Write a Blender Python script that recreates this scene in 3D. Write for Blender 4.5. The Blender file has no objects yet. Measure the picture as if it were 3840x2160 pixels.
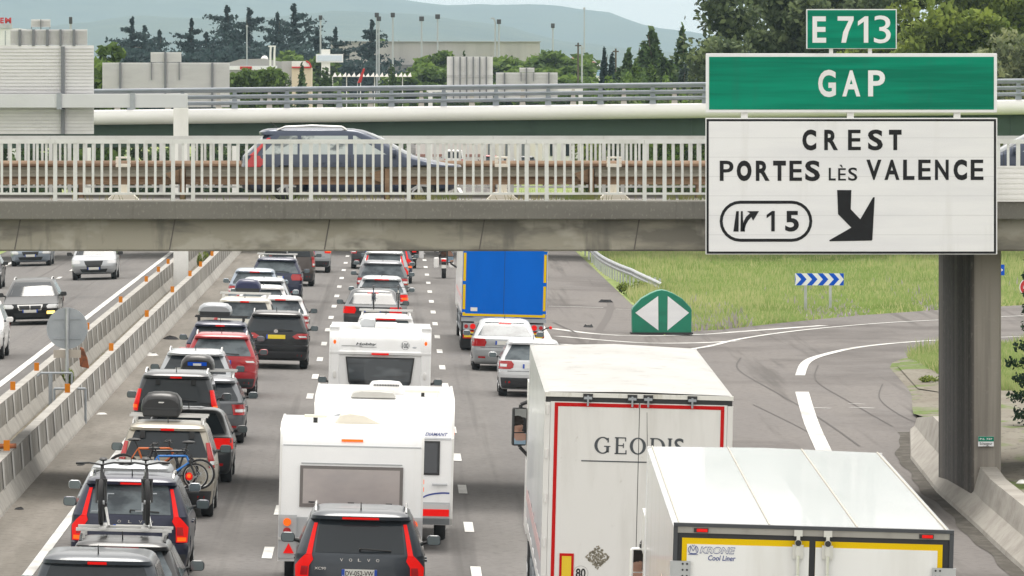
import bpy, math, random
import numpy as np
from mathutils import Vector, Matrix

R = math.radians
PI = math.pi
SC = bpy.context.scene
COL = SC.collection

# ------------------------------------------------------------------ camera
# The camera stands on an overpass 8.05 m above the road, looking along +Y
# (the direction of the motorway) through a 271 mm telephoto lens.
CAMZ = 8.05
F = 28940.0            # focal length in pixels of a 3840 px wide frame
VPX, VPY = 1480.0, 300.0
cam = bpy.data.cameras.new('camera')
cam.sensor_width = 36.0
cam.lens = 36.0 * F / 3840.0
cam.shift_x = (1920.0 - VPX) / 3840.0
cam.shift_y = (VPY - 1080.0) / 3840.0
cam.clip_start = 1.0
cam.clip_end = 40000.0
camo = bpy.data.objects.new('camera', cam)
camo.location = (0, 0, CAMZ)
camo.rotation_euler = (R(90), 0, 0)
COL.objects.link(camo)
SC.camera = camo

# ------------------------------------------------------------------ light
HAZE_D = 0.00007
SUN_EL, SUN_AZ = 65.0, 8.0      # degrees; azimuth measured from +Y towards +X
w = bpy.data.worlds.new('World')
SC.world = w
w.use_nodes = True
nt = w.node_tree
for n in list(nt.nodes): nt.nodes.remove(n)
sky = nt.nodes.new('ShaderNodeTexSky')
sky.sky_type = 'NISHITA'
sky.sun_disc = False
sky.sun_elevation = R(SUN_EL)
sky.sun_rotation = R(SUN_AZ)
sky.air_density = 1.0
sky.dust_density = 3.0
sky.ozone_density = 1.0
hs = nt.nodes.new('ShaderNodeHueSaturation')
hs.inputs['Saturation'].default_value = 0.22
bg = nt.nodes.new('ShaderNodeBackground')
bg.inputs['Strength'].default_value = 0.15
wo = nt.nodes.new('ShaderNodeOutputWorld')
# thin overcast: the clear sky seen through an even layer of pale cloud
cl = nt.nodes.new('ShaderNodeMix'); cl.data_type = 'RGBA'
cl.inputs[0].default_value = 0.78
cl.inputs[7].default_value = (7.75, 7.40, 6.90, 1.0)
nt.links.new(sky.outputs[0], hs.inputs['Color'])
nt.links.new(hs.outputs[0], cl.inputs[6])
nt.links.new(cl.outputs[2], bg.inputs['Color'])
nt.links.new(bg.outputs[0], wo.inputs[0])

sl = bpy.data.lights.new('sun', 'SUN')
sl.energy = 1.5
sl.angle = R(24)
sl.color = (1.0, 0.95, 0.88)
so = bpy.data.objects.new('sun', sl)
so.rotation_euler = (R(90 - SUN_EL), 0, R(180 - SUN_AZ))
so.location = (0, 0, 60)
COL.objects.link(so)
sd = -(so.rotation_euler.to_matrix() @ Vector((0, 0, -1)))
if sd.y < 0:
    so.rotation_euler = (R(90 - SUN_EL), 0, R(-SUN_AZ))

vs = SC.view_settings
SC.display_settings.display_device = 'sRGB'
vs.view_transform = 'Standard'
vs.look = 'None'
vs.exposure = 0.60
vs.gamma = 1.0
vs.use_curve_mapping = False
try:
    SC.cycles.max_bounces = 6
    SC.cycles.volume_bounces = 0
    SC.cycles.transparent_max_bounces = 8
    SC.cycles.caustics_reflective = False
    SC.cycles.caustics_refractive = False
    SC.cycles.sample_clamp_indirect = 4.0
except Exception:
    pass

# ------------------------------------------------------------------ helpers
def pt(px, py, D):
    """a point of the place at distance D, seen at photo pixel (px, py)"""
    return ((px - VPX) * D / F, D, CAMZ - (py - VPY) * D / F)

def gz(x, y=0):
    """height of the ground: crossfall of both carriageways"""
    if x < -8.7:
        return -0.08 + 0.025 * (max(x, -19) + 8.7)
    if x < -7.6:
        return -0.08 + 0.21 * (x + 8.7) / 1.1
    return -0.025 * (min(x, 10.0) + 2.15)

def link(o, parent=None):
    COL.objects.link(o)
    if parent is not None: o.parent = parent
    return o

def thing(name, label, cat, loc=(0, 0, 0), rotz=0.0, group=None, roll=0.0):
    o = bpy.data.objects.new(name, None)
    o.empty_display_size = 0.3
    o.location = loc
    o.rotation_euler = (0, roll, rotz)
    COL.objects.link(o)
    tag(o, label, cat, group)
    return o

def tag(o, label=None, cat=None, group=None, kind=None):
    if label: o['label'] = label
    if cat: o['category'] = cat
    if group: o['group'] = group
    if kind: o['kind'] = kind
    return o

def copy_tree(o, parent=None):
    c = o.copy()
    COL.objects.link(c)
    if parent is not None: c.parent = parent
    for ch in list(o.children): copy_tree(ch, c)
    return c

class MB:
    """collects faces and links them as ONE mesh object"""
    def __init__(s):
        s.v = []; s.f = []; s.m = []
    def add(s, vs, fs, mi=0):
        b = len(s.v); s.v.extend(vs)
        for f in fs:
            s.f.append(tuple(i + b for i in f)); s.m.append(mi)
        return s
    def box(s, x0, x1, y0, y1, z0, z1, mi=0):
        v = [(x, y, z) for z in (z0, z1) for y in (y0, y1) for x in (x0, x1)]
        return s.add(v, [(0, 2, 3, 1), (4, 5, 7, 6), (0, 1, 5, 4), (2, 6, 7, 3), (0, 4, 6, 2), (1, 3, 7, 5)], mi)
    def cyl(s, p0, p1, r0, r1=None, n=10, mi=0, cap=True):
        if r1 is None: r1 = r0
        p0 = Vector(p0); p1 = Vector(p1); d = (p1 - p0)
        if d.length < 1e-6: return s
        d.normalize()
        a = d.orthogonal().normalized(); b = d.cross(a)
        vs = []
        for p, r in ((p0, r0), (p1, r1)):
            for i in range(n):
                t = 2 * PI * i / n
                vs.append(tuple(p + a * (r * math.cos(t)) + b * (r * math.sin(t))))
        fs = [(i, (i + 1) % n, n + (i + 1) % n, n + i) for i in range(n)]
        if cap: fs += [tuple(range(n - 1, -1, -1)), tuple(range(n, 2 * n))]
        return s.add(vs, fs, mi)
    def tube(s, pts, r, n=6, mi=0):
        for a, b in zip(pts[:-1], pts[1:]): s.cyl(a, b, r, r, n, mi)
        return s
    def prism_y(s, poly, y0, y1, mi=0):
        """polygon in x,z extruded from y0 to y1"""
        n = len(poly)
        v = [(x, y0, z) for x, z in poly] + [(x, y1, z) for x, z in poly]
        return s.add(v, [tuple(range(n)), tuple(range(2 * n - 1, n - 1, -1))] + [(i + n, (i + 1) % n + n, (i + 1) % n, i) for i in range(n)], mi)
    def prism_x(s, poly, x0, x1, mi=0):
        n = len(poly)
        v = [(x0, y, z) for y, z in poly] + [(x1, y, z) for y, z in poly]
        return s.add(v, [tuple(range(n - 1, -1, -1)), tuple(range(n, 2 * n))] + [(i, (i + 1) % n, (i + 1) % n + n, i + n) for i in range(n)], mi)
    def prism_z(s, poly, z0, z1, mi=0):
        n = len(poly)
        v = [(x, y, z0) for x, y in poly] + [(x, y, z1) for x, y in poly]
        return s.add(v, [tuple(range(n - 1, -1, -1)), tuple(range(n, 2 * n))] + [(i, (i + 1) % n, (i + 1) % n + n, i + n) for i in range(n)], mi)
    def grid(s, rows, mi=0, closed=False):
        n = len(rows[0]); vs = [p for r in rows for p in r]; fs = []
        for i in range(len(rows) - 1):
            for j in range(n if closed else n - 1):
                k = (j + 1) % n
                fs.append((i * n + j, i * n + k, (i + 1) * n + k, (i + 1) * n + j))
        return s.add(vs, fs, mi)
    def ball(s, c, r, mi=0, n=10, sx=1, sy=1, sz=1):
        rows = []
        for i in range(n // 2 + 1):
            a = -PI / 2 + PI * i / (n // 2)
            rows.append([(c[0] + sx * r * math.cos(a) * math.cos(2 * PI * j / n), c[1] + sy * r * math.cos(a) * math.sin(2 * PI * j / n), c[2] + sz * r * math.sin(a)) for j in range(n)])
        return s.grid(rows, mi, True)
    def build(s, name, mats, parent=None, smooth=None, bevel=None):
        me = bpy.data.meshes.new(name)
        me.from_pydata(s.v, [], s.f)
        if not isinstance(mats, (list, tuple)): mats = [mats]
        for m in mats: me.materials.append(m)
        if len(mats) > 1: me.polygons.foreach_set('material_index', s.m)
        if smooth is not None:
            me.polygons.foreach_set('use_smooth', [True] * len(me.polygons))
            try: me.set_sharp_from_angle(angle=R(smooth))
            except Exception: pass
        me.update()
        o = bpy.data.objects.new(name, me)
        link(o, parent)
        if bevel:
            b = o.modifiers.new('edge', 'BEVEL'); b.width = bevel; b.segments = 2; b.limit_method = 'ANGLE'; b.angle_limit = R(40)
        return o

# ------------------------------------------------------------------ materials
MATS = {}
def mat(name, col, rough=0.5, metal=0.0, coat=0.0, emit=None, es=1.0, noise=None, streak=None, bump=None, spec=0.5, grid=None):
    if name in MATS: return MATS[name]
    m = bpy.data.materials.new(name)
    m.use_nodes = True
    t = m.node_tree; b = t.nodes['Principled BSDF']
    c = (*col, 1.0)
    b.inputs['Base Color'].default_value = c
    b.inputs['Roughness'].default_value = rough
    b.inputs['Metallic'].default_value = metal
    b.inputs['Specular IOR Level'].default_value = spec
    if coat:
        b.inputs['Coat Weight'].default_value = coat
        b.inputs['Coat Roughness'].default_value = 0.06
    if emit:
        b.inputs['Emission Color'].default_value = (*emit, 1.0)
        b.inputs['Emission Strength'].default_value = es
    src = None
    def mixin(fac_socket, col2, cur):
        mx = t.nodes.new('ShaderNodeMix'); mx.data_type = 'RGBA'
        t.links.new(fac_socket, mx.inputs[0])
        if cur is None: mx.inputs[6].default_value = c
        else: t.links.new(cur, mx.inputs[6])
        mx.inputs[7].default_value = (*col2, 1.0)
        return mx.outputs[2]
    tc = None
    def coords(scale):
        nonlocal tc
        if tc is None:
            tc = t.nodes.new('ShaderNodeNewGeometry')
        mp = t.nodes.new('ShaderNodeMapping')
        mp.inputs['Scale'].default_value = scale
        t.links.new(tc.outputs['Position'], mp.inputs['Vector'])
        return mp.outputs[0]
    for spec_ in (noise or []):
        # (scale xyz, second colour, low, high, detail)
        sc, col2, lo, hi = spec_[:4]
        det = spec_[4] if len(spec_) > 4 else 4.0
        nz = t.nodes.new('ShaderNodeTexNoise')
        nz.inputs['Scale'].default_value = 1.0
        nz.inputs['Detail'].default_value = det
        nz.inputs['Roughness'].default_value = 0.6
        t.links.new(coords(sc), nz.inputs['Vector'])
        mr = t.nodes.new('ShaderNodeMapRange')
        mr.inputs['From Min'].default_value = lo
        mr.inputs['From Max'].default_value = hi
        mr.inputs['To Max'].default_value = spec_[5] if len(spec_) > 5 else 1.0
        t.links.new(nz.outputs['Fac'], mr.inputs['Value'])
        src = mixin(mr.outputs[0], col2, src)
    if src is not None:
        t.links.new(src, b.inputs['Base Color'])
    if bump:
        nz = t.nodes.new('ShaderNodeTexNoise')
        nz.inputs['Scale'].default_value = 1.0
        nz.inputs['Detail'].default_value = 3.0
        t.links.new(coords(bump[0]), nz.inputs['Vector'])
        bp = t.nodes.new('ShaderNodeBump')
        bp.inputs['Strength'].default_value = bump[1]
        bp.inputs['Distance'].default_value = bump[2]
        t.links.new(nz.outputs['Fac'], bp.inputs['Height'])
        t.links.new(bp.outputs[0], b.inputs['Normal'])
    MATS[name] = m
    return m

def paint(name, col, metal=0.25):
    dust = tuple(min(1, c * 0.8 + 0.05) for c in col)
    return mat('paint_' + name, col, 0.34, metal, 0.35, spec=0.38, noise=[((0.9, 0.9, 3.0), dust, 0.45, 0.8, 4.0, 0.5)])

ASPH = mat('asphalt', (0.178, 0.171, 0.167), 0.9, noise=[
    ((1.1, 0.010, 1), (0.195, 0.187, 0.180), 0.42, 0.60, 3.0),
    ((0.25, 0.05, 1), (0.130, 0.124, 0.120), 0.50, 0.68, 5.0, 0.8),
    ((6, 6, 1), (0.085, 0.08, 0.077), 0.50, 0.80, 6.0, 0.8),
    ((1.7, 0.012, 1), (0.100, 0.096, 0.093), 0.56, 0.70, 3.0, 0.7)], spec=0.05)
ASPH2 = mat('asphalt_ramp', (0.185, 0.174, 0.168), 0.9, noise=[
    ((0.5, 0.06, 1), (0.20, 0.187, 0.178), 0.40, 0.62, 4.0),
    ((0.14, 0.09, 1), (0.132, 0.122, 0.117), 0.50, 0.62, 5.0, 0.9),
    ((1.6, 0.03, 1), (0.105, 0.098, 0.093), 0.57, 0.70, 3.0, 0.7),
    ((7, 7, 1), (0.09, 0.083, 0.08), 0.5, 0.80, 6.0, 0.8)], spec=0.05)
SHOULD = mat('shoulder_asphalt', (0.185, 0.172, 0.152), 0.9, noise=[
    ((1.5, 0.1, 1), (0.25, 0.232, 0.208), 0.4, 0.66, 5.0),
    ((5, 5, 1), (0.095, 0.087, 0.077), 0.52, 0.78, 6.0, 0.9)], spec=0.05)
WHITE_LINE = mat('road_paint', (0.66, 0.66, 0.64), 0.8, spec=.1, noise=[((1.6, 0.5, 1), (0.36, 0.35, 0.335), 0.46, 0.72, 6.0, 0.8)])
TYREMARK = mat('tyre_mark', (0.122, 0.115, 0.111), 0.9, spec=.05)
CONC = mat('concrete', (0.36, 0.34, 0.305), 0.9, noise=[
    ((0.7, 0.7, 2.5), (0.24, 0.22, 0.195), 0.42, 0.72, 6.0, 0.9),
    ((8, 8, 1.2), (0.17, 0.155, 0.135), 0.55, 0.8, 4.0, 0.8)])
CONC_BAR = mat('concrete_barrier', (0.375, 0.362, 0.335), 0.9, noise=[
    ((0.5, 1.1, 1.2), (0.27, 0.258, 0.235), 0.42, 0.66, 6.0, 0.9),
    ((3, 3.5, 0.5), (0.48, 0.455, 0.41), 0.56, 0.72, 4.0, 0.8)])
CONC_STR = mat('limed_concrete', (0.54, 0.535, 0.515), 0.9, noise=[((2, 2, 3), (0.40, 0.39, 0.365), 0.45, 0.70)])
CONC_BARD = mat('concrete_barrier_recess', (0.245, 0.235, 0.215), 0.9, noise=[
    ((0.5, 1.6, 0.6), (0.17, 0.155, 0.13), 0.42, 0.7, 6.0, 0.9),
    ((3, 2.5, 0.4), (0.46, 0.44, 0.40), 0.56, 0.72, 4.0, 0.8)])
CONC_EDGE = mat('edge_beam_concrete', (0.175, 0.17, 0.15), 0.92, noise=[
    ((0.6, 1, 1.5), (0.145, 0.14, 0.125), 0.42, 0.7, 6.0),
    ((20, 20, 12), (0.30, 0.29, 0.26), 0.56, 0.8, 3.0, 0.9),
    ((6, 6, 0.5), (0.11, 0.105, 0.09), 0.60, 0.8, 3.0, 0.8)])
CONC_GIRD = mat('girder_concrete', (0.28, 0.265, 0.215), 0.92, noise=[
    ((0.35, 1, 1.3), (0.15, 0.142, 0.12), 0.46, 0.58, 5.0, 0.9),
    ((0.6, 1, 1.1), (0.36, 0.345, 0.295), 0.55, 0.62, 4.0, 0.8),
    ((1.8, 1, 0.35), (0.12, 0.115, 0.10), 0.60, 0.72, 4.0, 0.8),
    ((5, 5, 1.5), (0.15, 0.14, 0.12), 0.60, 0.8, 5.0, 0.7)])
PIERL = mat('pier_concrete_front', (0.27, 0.25, 0.22), 0.92, noise=[((3, 3, 0.12), (0.17, 0.155, 0.135), 0.46, 0.62, 4.0, 0.9), ((9, 9, 9), (0.33, 0.31, 0.28), 0.6, 0.8, 4.0, 0.5)])
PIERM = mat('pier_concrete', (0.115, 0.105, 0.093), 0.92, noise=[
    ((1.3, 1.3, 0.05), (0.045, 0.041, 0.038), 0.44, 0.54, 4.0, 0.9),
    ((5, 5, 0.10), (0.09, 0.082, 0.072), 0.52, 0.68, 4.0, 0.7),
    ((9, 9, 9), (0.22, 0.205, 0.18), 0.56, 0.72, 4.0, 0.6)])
RUST = mat('weathered_steel', (0.26, 0.17, 0.105), 0.75, 0.1, noise=[
    ((0.5, 0.5, 7), (0.16, 0.095, 0.056), 0.42, 0.64, 6.0),
    ((3, 3, 14), (0.36, 0.28, 0.19), 0.55, 0.8, 4.0, 0.7)])
DIRTSTEEL = mat('dusty_steel', (0.28, 0.265, 0.22), 0.7, 0.1, noise=[((0.6, 0.6, 6), (0.19, 0.175, 0.14), 0.42, 0.7, 5.0)])
GALV = mat('galvanised_steel', (0.50, 0.52, 0.54), 0.42, 0.75, noise=[((2, 2, 2), (0.38, 0.40, 0.42), 0.4, 0.7)])
GALVD = mat('grey_painted_steel', (0.35, 0.38, 0.41), 0.5, 0.25, noise=[((1.5, 1.5, 1.5), (0.28, 0.31, 0.34), 0.4, 0.7)])
POSTD = mat('dark_support', (0.17, 0.18, 0.20), 0.5, 0.2)
RAILG = mat('blue_grey_steel', (0.27, 0.30, 0.345), 0.5, 0.2, noise=[((1.5, 1.5, 1.5), (0.22, 0.25, 0.29), 0.4, 0.7)])
RAILW = mat('pale_painted_steel', (0.66, 0.68, 0.66), 0.5, 0.1, noise=[((2, 2, 2), (0.55, 0.56, 0.53), 0.45, 0.75)])
WHITE = mat('white_paint', (0.80, 0.80, 0.79), 0.35, 0, 0.2, noise=[((2.6, 2.6, .30), (0.60, 0.59, 0.56), 0.54, 0.78, 5.0, 0.6), ((1.2, 1.2, 1.0), (0.72, 0.72, 0.70), 0.45, 0.75)])
WHITEC = mat('caravan_white', (0.87, 0.88, 0.89), 0.30, 0, 0.3, noise=[((2.6, 2.6, .30), (0.70, 0.70, 0.68), 0.55, 0.78, 5.0, 0.6), ((0.8, 0.8, 0.8), (0.82, 0.835, 0.85), 0.45, 0.75)])
OFFW = mat('cream_plastic', (0.74, 0.70, 0.60), 0.5)
SIGNBACK = mat('sign_back', (0.72, 0.72, 0.73), 0.5, 0.0, noise=[((0.9, 0.9, 3.0), (0.64, 0.64, 0.65), 0.42, 0.7)])
SIGNBACKD = mat('sign_back_rib', (0.56, 0.56, 0.57), 0.5, 0.15)
SIGNGREEN = mat('sign_green', (0.0, 0.255, 0.155), 0.6, 0, 0.0, spec=0.12, noise=[((1.8, 1, .25), (0.02, 0.17, 0.115), 0.54, 0.74, 4.0, 0.7), ((0.25, 1, 5), (0.0, 0.165, 0.10), 0.40, 0.64, 3.0)])
SIGNWHITE = mat('sign_white', (0.80, 0.81, 0.83), 0.6, 0, 0.0, spec=0.12, noise=[((2.2, 1, .22), (0.62, 0.62, 0.61), 0.54, 0.76, 4.0, 0.6), ((0.4, 1, 3), (0.74, 0.75, 0.78), 0.42, 0.7, 3.0)])
SIGNBLACK = mat('sign_black', (0.02, 0.02, 0.022), 0.7, spec=0.12)
BLACK = mat('black_plastic', (0.025, 0.026, 0.028), 0.55)
TRIM = mat('dark_trim', (0.035, 0.036, 0.040), 0.6)
RUBBER = mat('rubber', (0.022, 0.022, 0.024), 0.85)
CHROME = mat('bright_metal', (0.75, 0.75, 0.74), 0.2, 0.9)
ALU = mat('aluminium', (0.70, 0.70, 0.69), 0.32, 0.8)
GLASS = mat('car_glass', (0.026, 0.032, 0.038), 0.07, 0, 0.0, spec=0.3)
GLASSL = mat('pale_car_glass', (0.13, 0.155, 0.17), 0.08, 0, 0.0, spec=0.25, noise=[((1.3, 1.3, 2.2), (0.045, 0.055, 0.065), 0.42, 0.62)])
def clear_glass():
    m = bpy.data.materials.new('clear_glass'); m.use_nodes = True
    t = m.node_tree; b = t.nodes['Principled BSDF']; b.inputs['Base Color'].default_value = (.05, .06, .06, 1); b.inputs['Roughness'].default_value = .05
    tr = t.nodes.new('ShaderNodeBsdfTransparent'); mx = t.nodes.new('ShaderNodeMixShader'); mx.inputs[0].default_value = .8
    t.links.new(b.outputs[0], mx.inputs[1]); t.links.new(tr.outputs[0], mx.inputs[2]); t.links.new(mx.outputs[0], t.nodes['Material Output'].inputs['Surface'])
    return m
CLEARG = clear_glass()
MIRROR = mat('mirror_glass', (0.22, 0.27, 0.29), 0.08, 0.6)
REDL = mat('red_lens', (0.42, 0.012, 0.015), 0.2, 0, 0.4)
REDON = mat('lit_red_lamp', (0.38, 0.004, 0.004), 0.4, emit=(1.0, 0.010, 0.005), es=0.33, spec=0.2)
AMBON = mat('lit_amber_lamp', (0.6, 0.12, 0.01), 0.4, emit=(1.0, 0.12, 0.005), es=0.5, spec=0.2)
AMBER = mat('amber_lens', (0.62, 0.20, 0.012), 0.5, spec=.2)
YELON = mat('lit_yellow_lamp', (0.8, 0.6, 0.2), 0.3, emit=(1.0, 0.72, 0.16), es=1.6)
CLEARL = mat('clear_lens', (0.70, 0.71, 0.72), 0.12, 0.3)
PLATE = mat('white_plate', (0.74, 0.74, 0.70), 0.4)
PLATEY = mat('yellow_plate', (0.78, 0.60, 0.02), 0.4)
BLUEB = mat('blue_band', (0.01, 0.07, 0.45), 0.4)
SIGNBLUE = mat('sign_blue', (0.005, 0.085, 0.58), 0.6, spec=0.12)
SIGNRED = mat('sign_red', (0.50, 0.012, 0.012), 0.4)
RIM = mat('wheel_rim', (0.46, 0.47, 0.48), 0.35, 0.6)
YELTAPE = mat('yellow_tape', (0.74, 0.50, 0.004), 0.6, spec=0.1)
YELP = mat('yellow_panel', (0.74, 0.53, 0.015), 0.4)
REDTAPE = mat('red_tape', (0.50, 0.010, 0.010), 0.6, spec=0.1)
DGREEN = mat('girder_green', (0.035, 0.072, 0.052), 0.6, noise=[((0.15, 1, 1), (0.026, 0.055, 0.040), 0.42, 0.7)])
GREYTXT = mat('slate_lettering', (0.055, 0.065, 0.075), 0.5)
BLUETXT = mat('blue_lettering', (0.03, 0.06, 0.28), 0.5)
SKIN = mat('skin', (0.52, 0.30, 0.22), 0.6)
CLOTHB = mat('pale_blue_shirt', (0.36, 0.50, 0.62), 0.8)
CLOTHD = mat('dark_jacket', (0.035, 0.03, 0.028), 0.8)
CLOTHR = mat('brown_jacket', (0.10, 0.05, 0.035), 0.8)
HAIRM = mat('dark_hair', (0.03, 0.022, 0.018), 0.8)

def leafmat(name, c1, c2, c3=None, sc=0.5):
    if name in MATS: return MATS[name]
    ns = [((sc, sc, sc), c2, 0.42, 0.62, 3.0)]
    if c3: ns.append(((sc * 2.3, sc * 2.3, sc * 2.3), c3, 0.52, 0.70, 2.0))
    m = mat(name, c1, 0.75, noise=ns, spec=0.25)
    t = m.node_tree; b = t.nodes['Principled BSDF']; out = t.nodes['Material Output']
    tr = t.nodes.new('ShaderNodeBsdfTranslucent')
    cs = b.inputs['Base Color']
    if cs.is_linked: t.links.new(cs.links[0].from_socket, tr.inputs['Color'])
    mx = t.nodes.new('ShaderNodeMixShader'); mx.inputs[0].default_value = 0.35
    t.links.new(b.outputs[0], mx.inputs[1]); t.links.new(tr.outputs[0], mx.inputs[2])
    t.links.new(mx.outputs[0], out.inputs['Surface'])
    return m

# ------------------------------------------------------------------ lettering
def text(body, mt, parent, box, y, name='lettering', bold=0.0, space=1.0, shear=0.0, stem=None):
    """flat lettering facing -Y, fitted into box = (x0, x1, z0, z1) of its parent"""
    cu = bpy.data.curves.new(name, 'FONT')
    cu.body = body; cu.size = 1.0; cu.offset = bold; cu.space_character = space; cu.shear = shear
    cu.resolution_u = 4
    tmp = bpy.data.objects.new('tmp', cu)
    COL.objects.link(tmp)
    if stem:                                   # same stroke width for every letter of a word
        cu.offset = 0.0
        dg = bpy.context.evaluated_depsgraph_get()
        m0 = bpy.data.meshes.new_from_object(tmp.evaluated_get(dg))
        xs_ = [v.co.x for v in m0.vertices]; w0 = max(xs_) - min(xs_); bpy.data.meshes.remove(m0)
        bw = box[1] - box[0]
        cu.offset = max(0.0, min(0.06, (stem * w0 - 0.094 * bw) / max(1e-6, bw - stem) / 2))
    dg = bpy.context.evaluated_depsgraph_get()
    me = bpy.data.meshes.new_from_object(tmp.evaluated_get(dg))
    bpy.data.objects.remove(tmp)
    n = len(me.vertices)
    co = np.empty(n * 3, 'f'); me.vertices.foreach_get('co', co); co = co.reshape(-1, 3)
    lo = co.min(0); hi = co.max(0)
    x0, x1, z0, z1 = box
    out = np.zeros_like(co)
    out[:, 0] = x0 + (co[:, 0] - lo[0]) / (hi[0] - lo[0]) * (x1 - x0)
    out[:, 2] = z0 + (co[:, 1] - lo[1]) / (hi[1] - lo[1]) * (z1 - z0)
    out[:, 1] = y
    me.vertices.foreach_set('co', out.ravel())
    me.materials.clear(); me.materials.append(mt)
    me.name = name
    me.update()
    o = bpy.data.objects.new(name, me)
    return link(o, parent)

def ring(mb, c, r0, r1, y, n=28, mi=0, a0=0.0, a1=2 * PI, sx=1.0):
    """flat ring (or arc) facing -Y"""
    rows = [[], []]
    for i in range(n + 1):
        t = a0 + (a1 - a0) * i / n
        for k, r in enumerate((r0, r1)):
            rows[k].append((c[0] + sx * r * math.cos(t), y, c[1] + r * math.sin(t)))
    mb.grid(rows, mi)
    return mb
# ================================================================== SETTING
rnd = random.Random(7)

def strip(mb, A, B, dz, nx=1, mi=0, zf=gz):
    """sheet between two polylines of (x, y), lying on the ground"""
    rows = []
    for (xa, ya), (xb, yb) in zip(A, B):
        r = []
        for k in range(nx + 1):
            t = k / nx
            x = xa + (xb - xa) * t; y = ya + (yb - ya) * t
            r.append((x, y, zf(x, y) + dz))
        rows.append(r)
    mb.grid(rows, mi)

def catmull(P, n=8):
    out = []
    for i in range(len(P) - 1):
        p0 = P[max(i - 1, 0)]; p1 = P[i]; p2 = P[i + 1]; p3 = P[min(i + 2, len(P) - 1)]
        for k in range(n):
            t = k / n
            out.append(tuple(0.5 * ((2 * p1[j]) + (-p0[j] + p2[j]) * t + (2 * p0[j] - 5 * p1[j] + 4 * p2[j] - p3[j]) * t * t + (-p0[j] + 3 * p1[j] - 3 * p2[j] + p3[j]) * t ** 3) for j in range(2)))
    out.append(P[-1])
    return out

# ---- the ground, one sheet to the horizon
GRASSG = mat('grass_ground', (0.23, 0.30, 0.10), 0.95, noise=[
    ((0.05, 0.02, 1), (0.32, 0.36, 0.15), 0.42, 0.62, 4.0),
    ((1.2, 0.5, 1), (0.16, 0.22, 0.06), 0.48, 0.7, 5.0)], spec=0.1)
mb = MB()
xs = [-12000, -2500, -800, -200, -60, -30, -19, -14, -8.7, -7.6, -4, 2, 10, 16, 24, 34, 60, 200, 800, 2500, 12000]
ys = [-60, 0, 60, 120, 180, 240, 300, 400, 600, 900, 1400, 2200, 3600, 6000, 9000, 15000, 21000]
mb.grid([[(x, y, gz(x) - 0.05) for x in xs] for y in ys])
tag(mb.build('ground', GRASSG), kind='structure')

# ---- right-hand carriageway, left-hand carriageway, median
mb = MB()
strip(mb, [(-6.0, y) for y in (20, 120, 240, 360, 700, 1500)], [(4.9, y) for y in (20, 120, 240, 360, 700, 1500)], 0.0, 4)
tag(mb.build('motorway_road', ASPH), kind='structure')
mb = MB()
strip(mb, [(-7.6, y) for y in (20, 240, 700, 1500)], [(-6.0, y) for y in (20, 240, 700, 1500)], 0.0, 2)
tag(mb.build('left_hard_shoulder', SHOULD), kind='structure')
mb = MB()
Ymain = [20, 120, 180, 206, 225, 240, 254, 258, 300, 420, 700, 1500]
strip(mb, [(4.9, y) for y in Ymain], [(8.8, y) for y in Ymain], 0.0, 2)
A = [(8.8, 20), (8.8, 130), (8.8, 180), (8.8, 206), (8.8, 225), (8.8, 238), (8.8, 250), (8.9, 254), (11.0, 258.5), (13.3, 265.5), (16.5, 274), (19.5, 280), (23, 286), (40, 297), (70, 305)]
B = [(11.2, 20), (11.2, 130), (12.2, 180), (13.9, 206), (14.5, 225), (15.0, 230), (15.9, 234), (17.2, 237.5), (18.8, 240.5), (20.6, 243), (22.5, 245), (25, 247), (28, 249), (42, 256), (72, 262)]
strip(mb, A, B, 0.0, 8)
tag(mb.build('exit_ramp_road', ASPH2), kind='structure')
mb = MB()
strip(mb, [(-19.0, y) for y in (20, 240, 700, 1500)], [(-8.7, y) for y in (20, 240, 700, 1500)], 0.0, 4)
tag(mb.build('opposite_carriageway_road', ASPH), kind='structure')
MEDIAN = mat('median_dirt', (0.215, 0.195, 0.155), 0.95, noise=[((1.5, 0.5, 1), (0.13, 0.115, 0.085), 0.42, 0.68, 6.0), ((2, 0.3, 1), (0.10, 0.13, 0.045), 0.60, 0.72, 4.0, 0.8)], spec=0.1)
mb = MB()
strip(mb, [(-8.7, y) for y in (20, 240, 700, 1500)], [(-7.6, y) for y in (20, 240, 700, 1500)], 0.004, 2)
tag(mb.build('median_strip', MEDIAN), kind='structure')

# ---- painted markings
mb = MB()
def quad(x0, x1, y0, y1, dz=0.012):
    mb.add([(x0, y0, gz(x0) + dz), (x1, y0, gz(x1) + dz), (x1, y1, gz(x1) + dz), (x0, y1, gz(x0) + dz)], [(0, 1, 2, 3)])
for k in range(-6, 60):
    y = 127.3 + 13 * k
    quad(1.347 - 0.085, 1.347 + 0.085, y - 1.6, y + 1.6)
    y = 131.3 + 13 * k
    quad(-2.153 - 0.085, -2.153 + 0.085, y - 1.6, y + 1.6)
    y = 127.0 + 13 * k
    quad(-14.0 - 0.085, -14.0 + 0.085, y - 1.6, y + 1.6)
for s in range(0, 30):
    y0, y1 = 40 + s * 40, 80 + s * 40
    quad(-5.98, -5.81, y0, y1, 0.010)
    quad(-10.70, -10.48, y0, y1)
    quad(-17.6, -17.4, y0, y1)
    if y0 >= 240: quad(4.74, 5.0, y0, y1)
quad(4.72, 5.04, 223, 240)
for k in range(0, 7):                               # broad dashes of the deceleration lane
    quad(4.72, 5.04, 215 - 13.3 * k * 1.0, 218 - 13.3 * k)
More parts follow.
